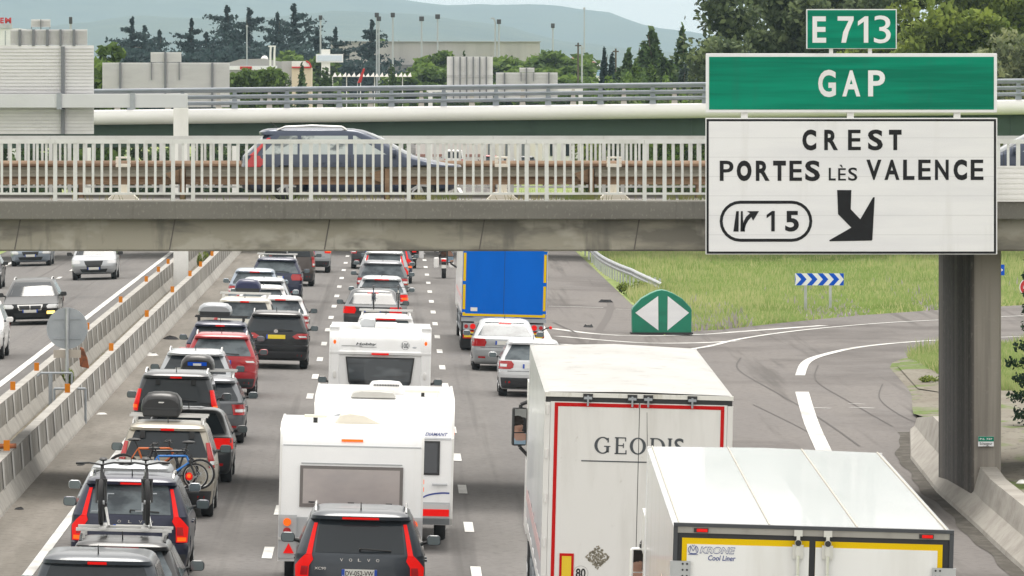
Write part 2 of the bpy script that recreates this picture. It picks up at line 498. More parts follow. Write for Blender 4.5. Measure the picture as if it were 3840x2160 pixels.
def line(P, w, n=8, dz=0.012):
    Q = catmull(P, n)
    a, b = [], []
    for i, p in enumerate(Q):
        q0 = Q[max(i - 1, 0)]; q1 = Q[min(i + 1, len(Q) - 1)]
        t = Vector((q1[0] - q0[0], q1[1] - q0[1])).normalized()
        nx, ny = -t.y, t.x
        a.append((p[0] + nx * w / 2, p[1] + ny * w / 2)); b.append((p[0] - nx * w / 2, p[1] - ny * w / 2))
    strip(mb, a, b, dz, 1)
line([(5.0, 222.5), (7.2, 232), (9.46, 240), (11.2, 249), (13.6, 257.5), (16.5, 264.5), (19.0, 268.5), (23, 274), (32, 282), (60, 292)], 0.20)
line([(11.45, 218), (12.2, 228.5), (13.15, 235), (14.8, 242), (17.4, 247.5), (21.5, 252), (30, 258), (60, 268)], 0.28)
line([(9.6, 172), (10.15, 188), (10.9, 206.5)], 0.36)
for (xa, ya, xm, ym, xb, yb) in ((5.2, 255.5, 8.0, 250.3, 14.6, 262.5), (5.2, 248, 8.0, 243.5, 11.0, 247), (5.2, 240.5, 7.4, 236.6, 9.0, 238.5)):
    line([(xa, ya), (xm, ym), (xb, yb)], 0.36, 6, 0.008)
line([(10.55, 196.5), (11.1, 196.2)], 0.15, 2); line([(11.6, 196.8), (12.2, 196.3)], 0.13, 2); line([(11.7, 199), (12.1, 198.7)], 0.10, 2)
line([(5.6, 281), (7.6, 281)], 0.22, 2); line([(8.0, 279.5), (8.7, 279.4)], 0.18, 2)
tag(mb.build('road_markings', WHITE_LINE), kind='structure')
mb = MB()
line([(10.4, 232), (9.9, 222), (10.2, 206), (10.5, 190), (10.6, 176)], 0.055, 8, 0.009)
line([(12.4, 226), (11.7, 214), (11.8, 200), (12.0, 186)], 0.04, 8, 0.009)
line([(13.4, 212), (12.7, 202), (12.6, 192), (12.9, 184)], 0.035, 8, 0.009)
line([(9.2, 198), (9.7, 186), (9.9, 178)], 0.035, 8, 0.009)
line([(5.4, 262), (5.7, 256), (5.9, 252)], 0.10, 8, 0.009)
tag(mb.build('tyre_marks', TYREMARK), kind='structure')
mb = MB()
line([(8.05, 292), (7.95, 284), (7.45, 270), (6.9, 258), (6.2, 242), (5.9, 235)], 0.26, 8, 0.006)
tag(mb.build('skid_mark', mat('skid_mark', (0.15, 0.14, 0.135), .9, spec=.05)), kind='structure')

# ---- concrete median barriers, each with amber reflectors
def barrier(label, path, refl, stripes, face=1):
    mb = MB()
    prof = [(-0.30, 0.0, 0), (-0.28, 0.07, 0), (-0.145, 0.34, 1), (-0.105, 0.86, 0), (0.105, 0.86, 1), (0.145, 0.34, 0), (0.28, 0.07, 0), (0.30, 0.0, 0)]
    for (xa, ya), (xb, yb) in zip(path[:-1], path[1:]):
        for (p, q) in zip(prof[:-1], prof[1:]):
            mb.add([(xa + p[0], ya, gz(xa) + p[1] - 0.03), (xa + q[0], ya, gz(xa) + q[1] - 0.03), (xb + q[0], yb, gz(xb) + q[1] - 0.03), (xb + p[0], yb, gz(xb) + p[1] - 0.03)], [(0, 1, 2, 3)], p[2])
    y = path[0][1] + 1.0; i = 0
    while y < min(path[-1][1], 640):
        if not any(a < y < b for a, b in stripes):
            x = np.interp(y, [p[1] for p in path], [p[0] for p in path])
            z = gz(x) - 0.03
            wd = 0.32
            for s in (-1, 1):
                d = s * 0.014
                mb.add([(x + s * 0.145 + d, y - wd, z + 0.34), (x + s * 0.145 + d, y + wd, z + 0.34), (x + s * 0.105 + d, y + wd, z + 0.86), (x + s * 0.105 + d, y - wd, z + 0.86)], [(0, 1, 2, 3)], 2)
        y += 3.6; i += 1
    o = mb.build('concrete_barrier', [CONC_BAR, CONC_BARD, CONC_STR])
    tag(o, label, 'barrier', 'median barriers')
    for yr in refl:
        x = np.interp(yr, [p[1] for p in path], [p[0] for p in path]); z = gz(x) + 0.83
        b = MB().box(x - 0.06, x + 0.06, yr - 0.03, yr + 0.03, z, z + 0.20)
        b.build('reflector', AMBER, o)
    return o
barrier('concrete median barrier beside the queue of cars, topped with amber reflectors',
        [(-7.42, 60), (-7.42, 262), (-7.36, 300), (-7.36, 700)], [121, 147.6, 175, 202, 231, 257.6, 278.8, 293, 311, 338, 365, 392], [(262, 300)])
barrier('concrete median barrier along the oncoming lanes, with a broken marker leaning on it',
        [(-9.0, 60), (-9.0, 700)], [128, 154, 173.9, 181.9, 194, 226, 253.5, 279.6, 294, 306.6, 333, 360, 387], [(262, 290)])

# ---- concrete barrier wall on the right in front of the bridge pier
mb = MB()
pathb = [(10.62, 40), (10.62, 128), (10.85, 146), (10.95, 156), (11.35, 170), (12.2, 183)]
hts = [0.80, 0.80, 0.80, 0.98, 0.95, 0.35]
rows = []
for (x, y), h in zip(pathb, hts):
    z = gz(x)
    k = h / 0.80
    rows.append([(x, y, z - 0.04), (x + 0.03, y, z + 0.08), (x + 0.30 * k, y, z + 0.36 * k), (x + 0.40 * k, y, z + h * 0.92), (x + 0.42 * k, y, z + h), (x + 0.72 * k, y, z + h), (x + 0.74 * k, y, z - 0.05)])
mb.grid(rows)
mb.add(rows[0], [tuple(range(7))]); mb.add(rows[-1], [tuple(range(6, -1, -1))])
o = mb.build('concrete_wall', CONC)
tag(o, 'curved concrete crash wall running up to the bridge pier beside the exit', 'barrier')
# the dirt behind it
mb = MB()
VERGE = mat('dirt_verge', (0.225, 0.21, 0.175), 0.95, noise=[((0.8, 0.35, 1), (0.19, 0.17, 0.14), 0.45, 0.62, 5.0), ((0.5, 0.25, 1), (0.13, 0.18, 0.055), 0.52, 0.60, 4.0), ((5, 2, 1), (0.08, 0.075, 0.055), 0.56, 0.7, 5.0, 0.8)], spec=0.1)
rows = []
for y in list(range(60, 240, 4)):
    if y <= 183: base = float(np.interp(y, [p[1] for p in pathb], [p[0] for p in pathb])) + 0.70
    else: base = max(12.9, float(np.interp(y, [p[1] for p in B], [p[0] for p in B])) - 0.1)
    t = max(0.0, min(1.0, (198 - y) / 34.0)); t = t * t * (3 - 2 * t)
    wd = 1.0 if y < 194 else max(0.05, 1.0 - (y - 194) / 14.0)
    wd = max(wd, 0.06 if y < 232 else 0.0)
    r = []
    for k, dx in enumerate((0.0, 0.8, 1.6, 4, 8, 16, 30)):
        dx = dx * wd if dx > 1.6 else dx * max(wd, .75)
        h = -0.298 + (0.66 + 0.25 * min(1, dx / 6)) * t + 0.09 * math.sin(y * 0.7 + dx * 1.9) * t * (dx > 0) + 0.012 * k * (1 - t) - (0.12 * (1 - t) if k == 6 else 0)
        r.append((base + dx, y, h))
    rows.append(r)
mb.grid(rows)
tag(mb.build('dirt_verge', VERGE, smooth=60), kind='structure')
# gutter dirt along the wall
mb = MB()
GUT = mat('gutter_dirt', (0.095, 0.088, 0.078), 0.95, noise=[((3.5, 1.5, 1), (0.15, 0.14, 0.125), 0.45, 0.7, 6.0)], spec=0.05)
Pg = [(10.62, 60), (10.62, 128), (10.85, 146), (10.95, 156), (11.35, 170), (12.2, 183)]
Cg = catmull(Pg, 30)
strip(mb, [(x - 0.24 - 0.05 * math.sin(y * .45) - .03 * math.sin(y * 1.1), y) for x, y in Cg], [(x + 0.05, y) for x, y in Cg], 0.010, 1)
tag(mb.build('gutter', GUT), kind='structure')

# ================================================================== NEAR BRIDGE
BD0, BD1 = 148.4, 158.6
brg = thing('road_bridge', 'stained concrete road bridge crossing the motorway close behind the big exit sign', 'bridge', (0, BD0, 0))
X0, X1 = -46.0, 40.0
MB().box(X0, X1, 0.5, 9.75, 5.356, 5.639).build('deck', ASPH, brg)
for nm, y0, y1 in (('edge_beam', -0.05, 0.45), ('edge_beam', 9.8, 10.25)):
    mb = MB().box(X0, X1, y0, y1, 5.370, 5.720)
    mb.build(nm, CONC_EDGE, brg, bevel=0.02)
mb = MB().box(X0, X1, 0.45, 0.95, 5.592, 5.734)
mb.build('kerb', mat('sunlit_kerb', (0.52, 0.51, 0.47), 0.9, noise=[((1, 1, 4), (0.40, 0.39, 0.35), 0.45, 0.7)]), brg)  # pale tone paints in the bright sunlit edge of the deck
for nm, y0, y1 in (('girder', 0.10, 0.75), ('girder', 9.35, 10.0)):
    mb = MB()
    mb.prism_x([(y0 + 0.16, 5.365), (y0, 4.789), (y0 + 0.03, 4.756), (y1, 4.756), (y1, 5.365)], X0, X1)
    x = (65 - VPX) * 148.5 / F - 2.98 * 9
    while x < X1:                                    # dark joints between the cast lengths
        for (za, zb) in ((5.36, 4.789),):
            xa, xb = x + 0.05, x - 0.05
            if nm == 'girder' and y0 < 1:
                mb.add([(xa - 0.012, y0 + 0.152, za), (xa + 0.012, y0 + 0.152, za), (xb + 0.012, y0 - 0.006, zb), (xb - 0.012, y0 - 0.006, zb)], [(0, 1, 2, 3)], 1)
        x += 2.98
    mb.build(nm, [CONC_GIRD, mat('dark_joint', (0.11, 0.10, 0.09), 0.9)], brg)
MB().box(X0, X1, 0.75, 9.35, 5.12, 5.35).build('soffit', CONC_EDGE, brg)
# piers: a long wall-like column with rounded ends
def pier(xc, hw, y0, y1):
    mb = MB()
    n = 10; poly = []
    for i in range(n + 1):
        a = PI + PI * i / n; poly.append((xc + hw * math.cos(a), y0 + hw * 0.3 + hw * 0.3 * math.sin(a)))
    for i in range(n + 1):
        a = PI * i / n; poly.append((xc + hw * math.cos(a), y1 - hw * 0.3 + hw * 0.3 * math.sin(a)))
    rows = []
    for z, k in ((-0.5, 1.0), (1.0, 1.0), (5.12, 1.0)):
        rows.append([(x, y, z) for x, y in poly])
    mb.grid(rows, 0, True)
    return mb
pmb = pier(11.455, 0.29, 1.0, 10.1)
pmb.m = [1 if (sum(pmb.v[i][0] for i in f) / len(f) > 11.22 and sum(pmb.v[i][1] for i in f) / len(f) < 3) else 0 for f in pmb.f]  # front end takes the paler concrete, the long sides the darker
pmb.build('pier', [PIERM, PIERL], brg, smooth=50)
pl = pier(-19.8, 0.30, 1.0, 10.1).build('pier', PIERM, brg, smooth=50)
# bridge name plate on the pier
pn = thing('number_plate_sign', 'small green and white bridge number plate fixed to the dark pier', 'sign', (0, 149.36, 0))
s = 149.45 / F
def px(x, y): return ((x - VPX) * s, CAMZ - (y - VPY) * s)
xa, za = px(3667, 1673); xb, zb = px(3725, 1636)
zm = (za + zb) / 2
MB().box(xa, xb, -0.02, 0.12, za, zb).build('plate', SIGNWHITE, pn)
MB().box(xa, xb, -0.026, -0.02, zm, zb).build('green_panel', SIGNGREEN, pn)
text('P.S. 737', SIGNWHITE, pn, (xa + .03, xb - .03, zm + .03, zb - .03), -0.031, bold=0.02)
text('Echangeur', SIGNBLACK, pn, (xa + .03, xb - .03, zm - .08, zm - .015), -0.024, bold=0.01)
text('V. Sud', SIGNBLACK, pn, (xa + .09, xb - .09, za + .015, zm - .10), -0.024, bold=0.01)

# ---- railings of the near bridge
def railing(D, label, xs0, nmod, group):
    r = thing('bridge_railing', label, 'railing', (0, D, 0), group=group)
    mod = 442 * 148.5 / F; pair = 75 * 148.5 / F
    for k in range(nmod):
        x = xs0 + k * mod
        for xx in (x, x + pair):
            MB().box(xx - 0.038, xx + 0.038, -0.03, 0.03, 5.706, 6.84).build('post', RAILW, r)
        mb = MB()
        mb.box(x - 0.002, x + mod - 0.006, -0.045, 0.045, 6.826, 6.906)
        mb.box(x + 0.04, x + mod - 0.04, -0.022, 0.022, 5.843, 5.885)
        g = (mod - pair) / 11
        for xx in [x + pair / 2] + [x + pair + g * (i + 1) for i in range(10)]:
            mb.box(xx - 0.024, xx + 0.024, -0.018, 0.018, 5.876, 6.831)
        mb.build('railing_panel', RAILW, r)
    return r
mod = 442 * 148.5 / F
railing(148.5, 'pale railing of upright bars along the near edge of the concrete bridge', (207 - VPX) * 148.5 / F - 4 * mod, 15, 'railings of the concrete bridge')
railing(158.2, 'pale railing of upright bars along the far edge of the concrete bridge', (190 - VPX) * 158.2 / F - 4 * mod, 15, 'railings of the concrete bridge')

# ---- crash barriers on the near bridge
def crash(D, label, side, z0, mats, posts):
    g = thing('crash_barrier', label, 'crash barrier', (0, D, z0), group='crash barriers on the concrete bridge')
    prof = [(0, .34), (-.035, .325), (-.08, .28), (-.08, .235), (-.005, .19), (-.005, .155), (-.08, .115), (-.08, .065), (-.035, .015), (0, 0)]
    mb = MB()
    for i, (p, q) in enumerate(zip(prof[:-1], prof[1:])):
        mi = 0 if i < 5 else 1
        for dy in (0, 0.006):
            mb.add([(X0, side * p[0] + dy, p[1]), (X1, side * p[0] + dy, p[1]), (X1, side * q[0] + dy, q[1]), (X0, side * q[0] + dy, q[1])], [(0, 1, 2, 3)], mi)
    mb.build('beam', mats, g, smooth=50)
    for x in posts:
        b = MB()
        b.box(x - 0.06, x - 0.045, side * 0.10 - 0.06, side * 0.10 + 0.06, -0.42, 0.31)
        b.box(x + 0.045, x + 0.06, side * 0.10 - 0.06, side * 0.10 + 0.06, -0.42, 0.31)
        b.box(x - 0.06, x + 0.06, side * 0.10 - 0.06, side * 0.10 - 0.045, -0.42, 0.31)
        b.prism_y([(x - 0.34, 0.22), (x - 0.06, 0.30), (x - 0.06, 0.02), (x - 0.22, 0.08)], side * 0.02 - 0.03, side * 0.02 + 0.03)
        b.build('post', RUST, g)
crash(150.0, 'rusty crash barrier behind the near railing of the concrete bridge', -1, 6.018, [DIRTSTEEL, RUST], [(685.7 - VPX) * 150 / F + 3.97 * k for k in range(-5, 8)])
crash(157.5, 'rusty brown crash barrier on the far side of the concrete bridge', 1, 6.065, [RUST, RUST], [2 + 4.2 * k for k in range(-8, 8)])

# ---- cream plastic lane posts on the near bridge
for i, (p, lb) in enumerate(((462, 'cream lane post on the concrete bridge, left of the dark blue car'), (1883, 'cream lane post on the concrete bridge just ahead of the dark blue car'), (2303, 'cream lane post on the concrete bridge nearest to the exit sign'))):
    t = thing('lane_post', lb, 'bollard', ((p - VPX) * 151.6 / F, 151.6, 5.645), group='cream lane posts on the bridge')
    MB().prism_y([(-0.34, 0), (0.34, 0), (0.30, 0.07), (0.17, 0.20), (-0.17, 0.20), (-0.30, 0.07)], -0.17, 0.17).build('foot', OFFW, t, bevel=0.02)
    MB().box(-0.09, 0.09, -0.05, 0.05, 0.18, 0.64).build('stem', OFFW, t, bevel=0.015)
    b = MB().box(-0.145, 0.145, -0.06, 0.06, 0.60, 0.76); b.box(-0.145, -0.08, -0.06, 0.06, 0.76, 0.86); b.box(0.08, 0.145, -0.06, 0.06, 0.76, 0.86); b.box(-0.145, 0.145, -0.06, 0.06, 0.86, 0.90)
    b.build('head', OFFW, t, bevel=0.012)

# ---- weeds growing along the bridge edge
WEED = leafmat('dry_weed', (0.25, 0.22, 0.09), (0.12, 0.17, 0.05))
mb = MB(); wr = random.Random(3)
for i in range(900):
    c = wr.choice([(-9, -8), (-2.5, 1.5), (0.4, 1.2), (2.2, 4.1), (3.3, 4.0), (5.2, 6.2), (-7, 6)])
    x = wr.uniform(*c); y = 148.95 + wr.uniform(0, 0.5); h = wr.uniform(0.05, 0.26); l = wr.uniform(-0.08, 0.08)
    mb.add([(x - 0.006, y, 5.725), (x + 0.006, y, 5.725), (x + l, y, 5.725 + h)], [(0, 1, 2)])
tag(mb.build('weeds', WEED), 'dry weeds sprouting along the bridge kerb', 'weeds', kind='stuff')

# ---- white ribbed screen hung on the right end of the railing
t = thing('screen_panel', 'white ribbed screen on the bridge railing at the right edge of the picture', 'panel', (0, 148.3, 0))
s = 148.3 / F
mb = MB(); xa = (3700 - VPX) * s; z1 = CAMZ - (622 - VPY) * s; z0 = CAMZ - (756 - VPY) * s
k = 0; z = z0
while z < z1 - 0.02:
    mb.box(xa, xa + 5.2, -0.03 - 0.012 * (k % 2), 0.03, z, min(z + 0.05, z1)); z += 0.05; k += 1
mb.build('ribbed_sheet', WHITE, t)

# ================================================================== EXIT SIGNS
SD = 147.4
s = SD / F
sg = 'overhead signs of the exit'
def sx(x): return (x - VPX) * s
def sz(y): return CAMZ - (y - VPY) * s

# E 713
t = thing('route_sign', 'small green sign reading E 713 on top of the others', 'sign', (0, SD, 0), group=sg)
MB().box(sx(3024), sx(3363), 0, 0.08, sz(183), sz(34)).build('border', SIGNWHITE, t)
MB().box(sx(3028), sx(3359), -0.006, 0.0, sz(181), sz(38)).build('panel', SIGNGREEN, t)
x0 = lambda v: sx(2550 + v / 1.997); zz = lambda v: sz(v / 1.997)
text('E', SIGNWHITE, t, (x0(992), x0(1094), zz(320), zz(122)), -0.010, stem=33 / 1.997 * s)
MB().prism_y([(x0(1208), zz(320)), (x0(1243), zz(320)), (x0(1262), zz(240)), (x0(1300), zz(150)), (x0(1300), zz(122)), (x0(1180), zz(122)), (x0(1180), zz(155)), (x0(1262), zz(155)), (x0(1222), zz(240))], -0.011, -0.006).build('lettering', SIGNWHITE, t)
def one(mt, xa, xb, zb, zt):
    w_ = xb - xa; h_ = zt - zb
    MB().prism_y([(xb - w_ * .43, zb), (xb, zb), (xb, zt), (xb - w_ * .34, zt), (xa, zt - h_ * .19), (xa, zt - h_ * .36), (xb - w_ * .43, zt - h_ * .20)], -0.011, -0.006).build('lettering', mt, t)
one(SIGNWHITE, x0(1332), x0(1410), zz(320), zz(122))
text('3', SIGNWHITE, t, (x0(1452), x0(1578), zz(324), zz(116)), -0.010, stem=33 / 1.997 * s)
for pxx in (3118, 3264):
    MB().box(sx(pxx - 7), sx(pxx + 7), 0.085, 0.16, sz(215), sz(60)).build('bracket', WHITE, t)
# GAP
t = thing('direction_sign', 'wide green sign reading GAP with a white border', 'sign', (0, SD, 0), group=sg)
MB().box(sx(2647), sx(3739), 0, 0.08, sz(422), sz(200)).build('border', SIGNWHITE, t, bevel=0.01)
MB().box(sx(2659), sx(3727), -0.006, 0.0, sz(411), sz(213)).build('panel', SIGNGREEN, t)
x0 = lambda v: sx(2500 + v / 1.9224); zz = lambda v: sz(v / 1.9224)
text('G', SIGNWHITE, t, (x0(1092), x0(1220), zz(700), zz(503)), -0.010, bold=.030)
text('A', SIGNWHITE, t, (x0(1266), x0(1396), zz(695), zz(507)), -0.010, bold=.030)
text('P', SIGNWHITE, t, (x0(1452), x0(1574), zz(695), zz(507)), -0.010, stem=35 / 1.9224 * s)
for pxx in (2792, 3190, 3590):
    MB().box(sx(pxx - 13), sx(pxx + 13), 0.085, 0.17, sz(460), sz(405)).build('bracket', WHITE, t)
# CREST
t = thing('exit_sign', 'large white sign reading CREST, PORTES LÈS VALENCE and exit 15, with black arrow', 'sign', (0, SD, 0), group=sg)
x0 = lambda v: sx(2640 + v / 2.3); zz = lambda v: sz(430 + v / 2.3)
MB().box(x0(14), x0(2530), 0, 0.09, zz(1206), zz(28)).build('back_board', SIGNWHITE, t, bevel=0.01)
fr = MB()
a, b, c, d = x0(22), x0(2519), zz(1199), zz(38)
q = 19 / 2.3 * s
fr.box(a, b, -0.006, 0, d - q, d); fr.box(a, b, -0.006, 0, c, c + q); fr.box(a, a + q, -0.006, 0, c + q, d - q); fr.box(b - q, b, -0.006, 0, c + q, d - q)
fr.build('border', SIGNBLACK, t)
MB().box(a + q, b - q, -0.004, 0.0, c + q, d - q).build('panel', SIGNWHITE, t)
jt = MB()
for yj in (200, 366, 532, 700, 868, 1036): jt.box(a + q, b - q, -0.0062, -0.004, zz(yj + 1.6), zz(yj - 1.6))
jt.build('panel_joints', mat('joint_grey', (0.60, 0.61, 0.63), .6, spec=.1), t)
def word(letters, boxes, z0, z1, bold=0.018):
    for ch, (xa, xb) in zip(letters, boxes):
        rl = 2.0 if ch in 'CSOG' else 0.0
        zt_ = z1 - 26 if ch == 'È' else z1
        text(ch, SIGNBLACK, t, (x0(xa), x0(xb), zz(z0 + rl), zz(zt_ - rl)), -0.010, name='letter', bold=(.030 if bold > .01 else .012) if ch in 'SAVN' else 0, stem=None if ch in 'SAVN' else (17 if bold < .01 else 32) / 2.3 * s)
word('CREST', [(848, 968), (1037, 1156), (1242, 1352), (1414, 1542), (1595, 1704)], 306, 130)
word('PORTES', [(136, 254), (282, 410), (447, 566), (596, 706), (737, 845), (872, 1000)], 571, 397)
word('LÈS', [(1076, 1136), (1157, 1224), (1243, 1322)], 568, 458, 0.008)
word('VALENCE', [(1400, 1530), (1556, 1686), (1717, 1815), (1848, 1956), (1992, 2110), (2152, 2268), (2300, 2410)], 563, 388)
one(SIGNBLACK, x0(540), x0(610), zz(1006), zz(830))
text('5', SIGNBLACK, t, (x0(700), x0(818), zz(1008), zz(830)), -0.010, name='letter', bold=.03)
ar = MB()
P = [(1148, 650), (1271, 650), (1265, 815), (1348, 902), (1458, 712), (1472, 712), (1452, 1078), (1445, 1086), (1084, 1092), (1080, 1083), (1270, 974), (1156, 858)]
ar.prism_y([(x0(x), zz(y)) for x, y in P][::-1], -0.011, -0.005)
ar.build('arrow', SIGNBLACK, t)
# rounded exit box
bx = MB()
def capsule(x_a, x_b, y_a, y_b, n=12):
    r = (y_b - y_a) / 2; cy = (y_a + y_b) / 2; out = []
    for i in range(n + 1):
        an = PI / 2 + PI * i / n; out.append((x_a + r + r * math.cos(an), cy - r * math.sin(an)))
    for i in range(n + 1):
        an = -PI / 2 + PI * i / n; out.append((x_b - r + r * math.cos(an), cy - r * math.sin(an)))
    return out
o_ = [(x0(x), -0.010, zz(y)) for x, y in capsule(135, 934, 742, 1096)]
i_ = [(x0(x), -0.010, zz(y)) for x, y in capsule(161, 908, 768, 1070)]
bx.grid([o_, i_], 0, True)
bx.build('exit_number_box', SIGNBLACK, t)
sy = MB()
for poly in ([(278, 832), (300, 832), (298, 1008), (253, 1008)], [(318, 832), (334, 832), (336, 905), (353, 1008), (314, 1008)],
             [(334, 1008), (353, 1008), (352, 985), (361, 950), (380, 915), (408, 883), (423, 915), (474, 832), (371, 832), (396, 850), (362, 882), (345, 915), (336, 955)]):
    sy.prism_y([(x0(x), zz(y)) for x, y in poly][::-1], -0.011, -0.005)
sy.build('exit_symbol', SIGNBLACK, t)
for xx in (2792, 3190, 3590):
    MB().box(sx(xx - 13), sx(xx + 13), 0.09, 0.16, sz(940), sz(415)).build('bracket', WHITE, t)
    MB().box(sx(xx - 13), sx(xx + 13), 0.16, 1.0, 5.45, 5.55).build('bracket_arm', GALV, t)

# ================================================================== FAR BRIDGE
FD = 357.0
fb = thing('overpass', 'far overpass with a white rounded cornice and dark green girder', 'bridge', (0, FD, 0))
TL = -0.0112
zc = CAMZ - (428 - VPY) * FD / F
FX0, FX1 = -75.0, 90.0
mb = MB(); n = 14
rows = []
for X in (FX0, FX1):
    rr = []
    for i in range(n + 1):
        a = PI * 0.5 + PI * i / n
        rr.append((X, 0.36 * math.cos(a) * 1.0, zc - TL * X + 0.345 * math.sin(a)))
    rr += [(X, 0.30, zc - TL * X - 0.345), (X, 0.30, zc - TL * X + 0.345)]
    rows.append(rr)
mb.grid(rows, 0, True)
mb.build('cornice', mat('cornice_white', (0.78, 0.78, 0.77), 0.5, noise=[((0.2, 1, 1), (0.70, 0.70, 0.69), 0.42, 0.7)]), fb, smooth=40)
rows = [[(X, 0.62, zc - TL * X - 0.30), (X, 0.62, zc - TL * X - 1.38), (X, 1.1, zc - TL * X - 1.40), (X, 1.1, zc - TL * X - 0.3)] for X in (FX0, FX1)]
mb = MB(); mb.grid(rows, 0, True)
for X in np.arange(FX0, FX1, 7.4):
    mb.box(X - 0.05, X + 0.05, 0.55, 0.62, zc - TL * X - 1.40, zc - TL * X - 0.32)
mb.build('girder', DGREEN, fb)
rows = [[(X, 0.30, zc - TL * X + 0.30), (X, 0.30, zc - TL * X + 0.05), (X, 11.7, zc - TL * X + 0.05), (X, 11.7, zc - TL * X + 0.30)] for X in (FX0, FX1)]
mb = MB(); mb.grid(rows, 0, True); mb.build('deck', CONC, fb)
rows = [[(X, 10.6, zc - TL * X - 0.30), (X, 10.6, zc - TL * X - 1.38), (X, 11.1, zc - TL * X - 1.38), (X, 11.1, zc - TL * X - 0.3)] for X in (FX0, FX1)]
mb = MB(); mb.grid(rows, 0, True); mb.build('girder', DGREEN, fb)
for X in (-24.5, 27.0):
    MB().box(X - 0.6, X + 0.6, 2, 9.5, -0.5, zc - TL * X - 1.3).build('pier', CONC, fb)

def steel_rail(D, label, dz, mt, post_h, pxs, cream):
    r = thing('steel_railing', label, 'railing', (0, D, 0), group='railings of the far overpass')
    for X in pxs:
        z = zc - TL * X + 0.33 + dz
        b = MB()
        b.prism_y([(X - 0.15, z), (X + 0.15, z), (X + 0.07, z + post_h), (X - 0.07, z + post_h)], -0.09, 0.09)
        b.build('post', cream, r)
    for k, h in enumerate((0.905, 0.585, 0.29)):
        za = zc - TL * FX0 + 0.33 + dz + h; zb = zc - TL * FX1 + 0.33 + dz + h
        MB().cyl((FX0, -0.12, za), (FX1, -0.12, zb), 0.085 if k == 0 else 0.065, n=8).build('rail', mt, r, smooth=50)
    return r
sp = 196.0 * FD / F
xp0 = (1076 - VPX) * FD / F
steel_rail(FD + 0.05, 'grey steel railing with three pipes along the near edge of the far overpass', 0.0, RAILG, 0.95, [xp0 + sp * k for k in range(-14, 22)], RAILG)
steel_rail(FD + 11.4, 'grey steel railing with pale posts along the far edge of the far overpass', -0.08, RAILG, 0.80, [xp0 - 1.0 + sp * k for k in range(-14, 22)], mat('pale_post', (0.55, 0.53, 0.48), 0.8))

# ================================================================== GANTRIES AND SIGN BACKS
GS = 294.6
s = GS / F
gt = thing('sign_gantry', 'white sign gantry post in the median with a grey crossbeam', 'gantry', (0, GS, 0))
xa, xb = (651 - VPX) * s, (706 - VPX) * s
zt = CAMZ - (404 - VPY) * s
GANT = mat('gantry_paint', (0.60, 0.62, 0.64), 0.45, 0.1, noise=[((0.4, 1, 0.6), (0.54, 0.56, 0.58), 0.42, 0.7)])
MB().box(xa, xb, -0.28, 0.28, -0.2, zt).build('post', WHITE, gt, bevel=0.02)
zb1 = CAMZ - (352 - VPY) * s; zb0 = zt
for (p0, p1, nm) in ((-1400, 222, 'beam'), (225, 703, 'beam')):
    MB().box((p0 - VPX) * s, (p1 - VPX) * s, -0.27, 0.27, zb0, zb1).build(nm, GANT, gt, bevel=0.015)
mb = MB()
for p in (223, 498):
    mb.box((p - 9 - VPX) * s, (p + 9 - VPX) * s, -0.33, 0.33, zb0 - 0.06, zb1 + 0.03)
mb.build('flange', GALVD, gt)
MB().box((-1400 - VPX) * s, (-1340 - VPX) * s, -0.28, 0.28, -0.6, zt).build('post', WHITE, gt)

def signback(label, D, rect, ribs=0, posts=(), cat='sign', group='backs of signs facing the oncoming lanes', top=None, y_off=0.0, vribs=()):
    s = D / F
    t = thing('blank_sign', label, cat, (0, D + y_off, 0), group=group)
    x0_, x1_, y0_, y1_ = rect
    X0_, X1_ = (x0_ - VPX) * s, (x1_ - VPX) * s
    Z1_, Z0_ = CAMZ - (y0_ - VPY) * s, CAMZ - (y1_ - VPY) * s
    mb = MB().box(X0_, X1_, 0, 0.05, Z0_, Z1_)
    if ribs:
        h = (Z1_ - Z0_) / ribs
        for i in range(ribs):
            mb.box(X0_, X1_, -0.035, 0, Z0_ + i * h, Z0_ + i * h + h * 0.14, 1)
    mb.build('panel', [SIGNBACK, SIGNBACKD], t)
    for (p, wd, ya, yb) in posts:
        MB().box((p - wd / 2 - VPX) * s, (p + wd / 2 - VPX) * s, -0.16, -0.036, CAMZ - (yb - VPY) * s, CAMZ - (ya - VPY) * s).build('support', POSTD, t)
    return t
signback('large ribbed grey sign back on the gantry beside the oncoming lanes', GS, (-420, 350, 170, 503), 26, [(234, 14, 174, 503), (-150, 14, 174, 503)], y_off=0.50)
signback('grey sign back with five dark supports above the large ribbed one', GS, (35, 325, 110, 169), 12, [(72, 10, 110, 172), (123, 10, 110, 172), (175, 10, 110, 172), (225, 8, 110, 172), (275, 10, 110, 172)], y_off=0.62)
signback('smallest grey sign back standing above the panels on the gantry', GS, (113, 186, 72, 101), 5, [(150, 3, 72, 165), (115, 2, 100, 118), (184, 2, 100, 118)], y_off=0.8)
D2 = 431.0
g2 = thing('sign_gantry', 'grey sign gantry behind the far overpass at left', 'gantry', (0, D2, 0))
s2 = D2 / F
MB().box((300 - VPX) * s2, (900 - VPX) * s2, 0.1, 0.5, CAMZ - (392 - VPY) * s2, CAMZ - (372 - VPY) * s2).build('beam', GANT, g2)
for p in (330, 880):
    MB().box((p - 10 - VPX) * s2, (p + 10 - VPX) * s2, 0.1, 0.5, -0.8, CAMZ - (392 - VPY) * s2).build('post', WHITE, g2)
signback('wide grey sign back with three supports behind the far railing', D2, (384, 861, 235, 402), 40, [(451, 8, 236, 402), (620, 8, 196, 402), (796, 8, 236, 402)])
signback('small grey sign back on top of the wide one with three supports', D2, (565, 680, 196, 233), 8, [(568, 3, 232, 300), (672, 3, 232, 300)])
D3 = 440.0
s3 = D3 / F
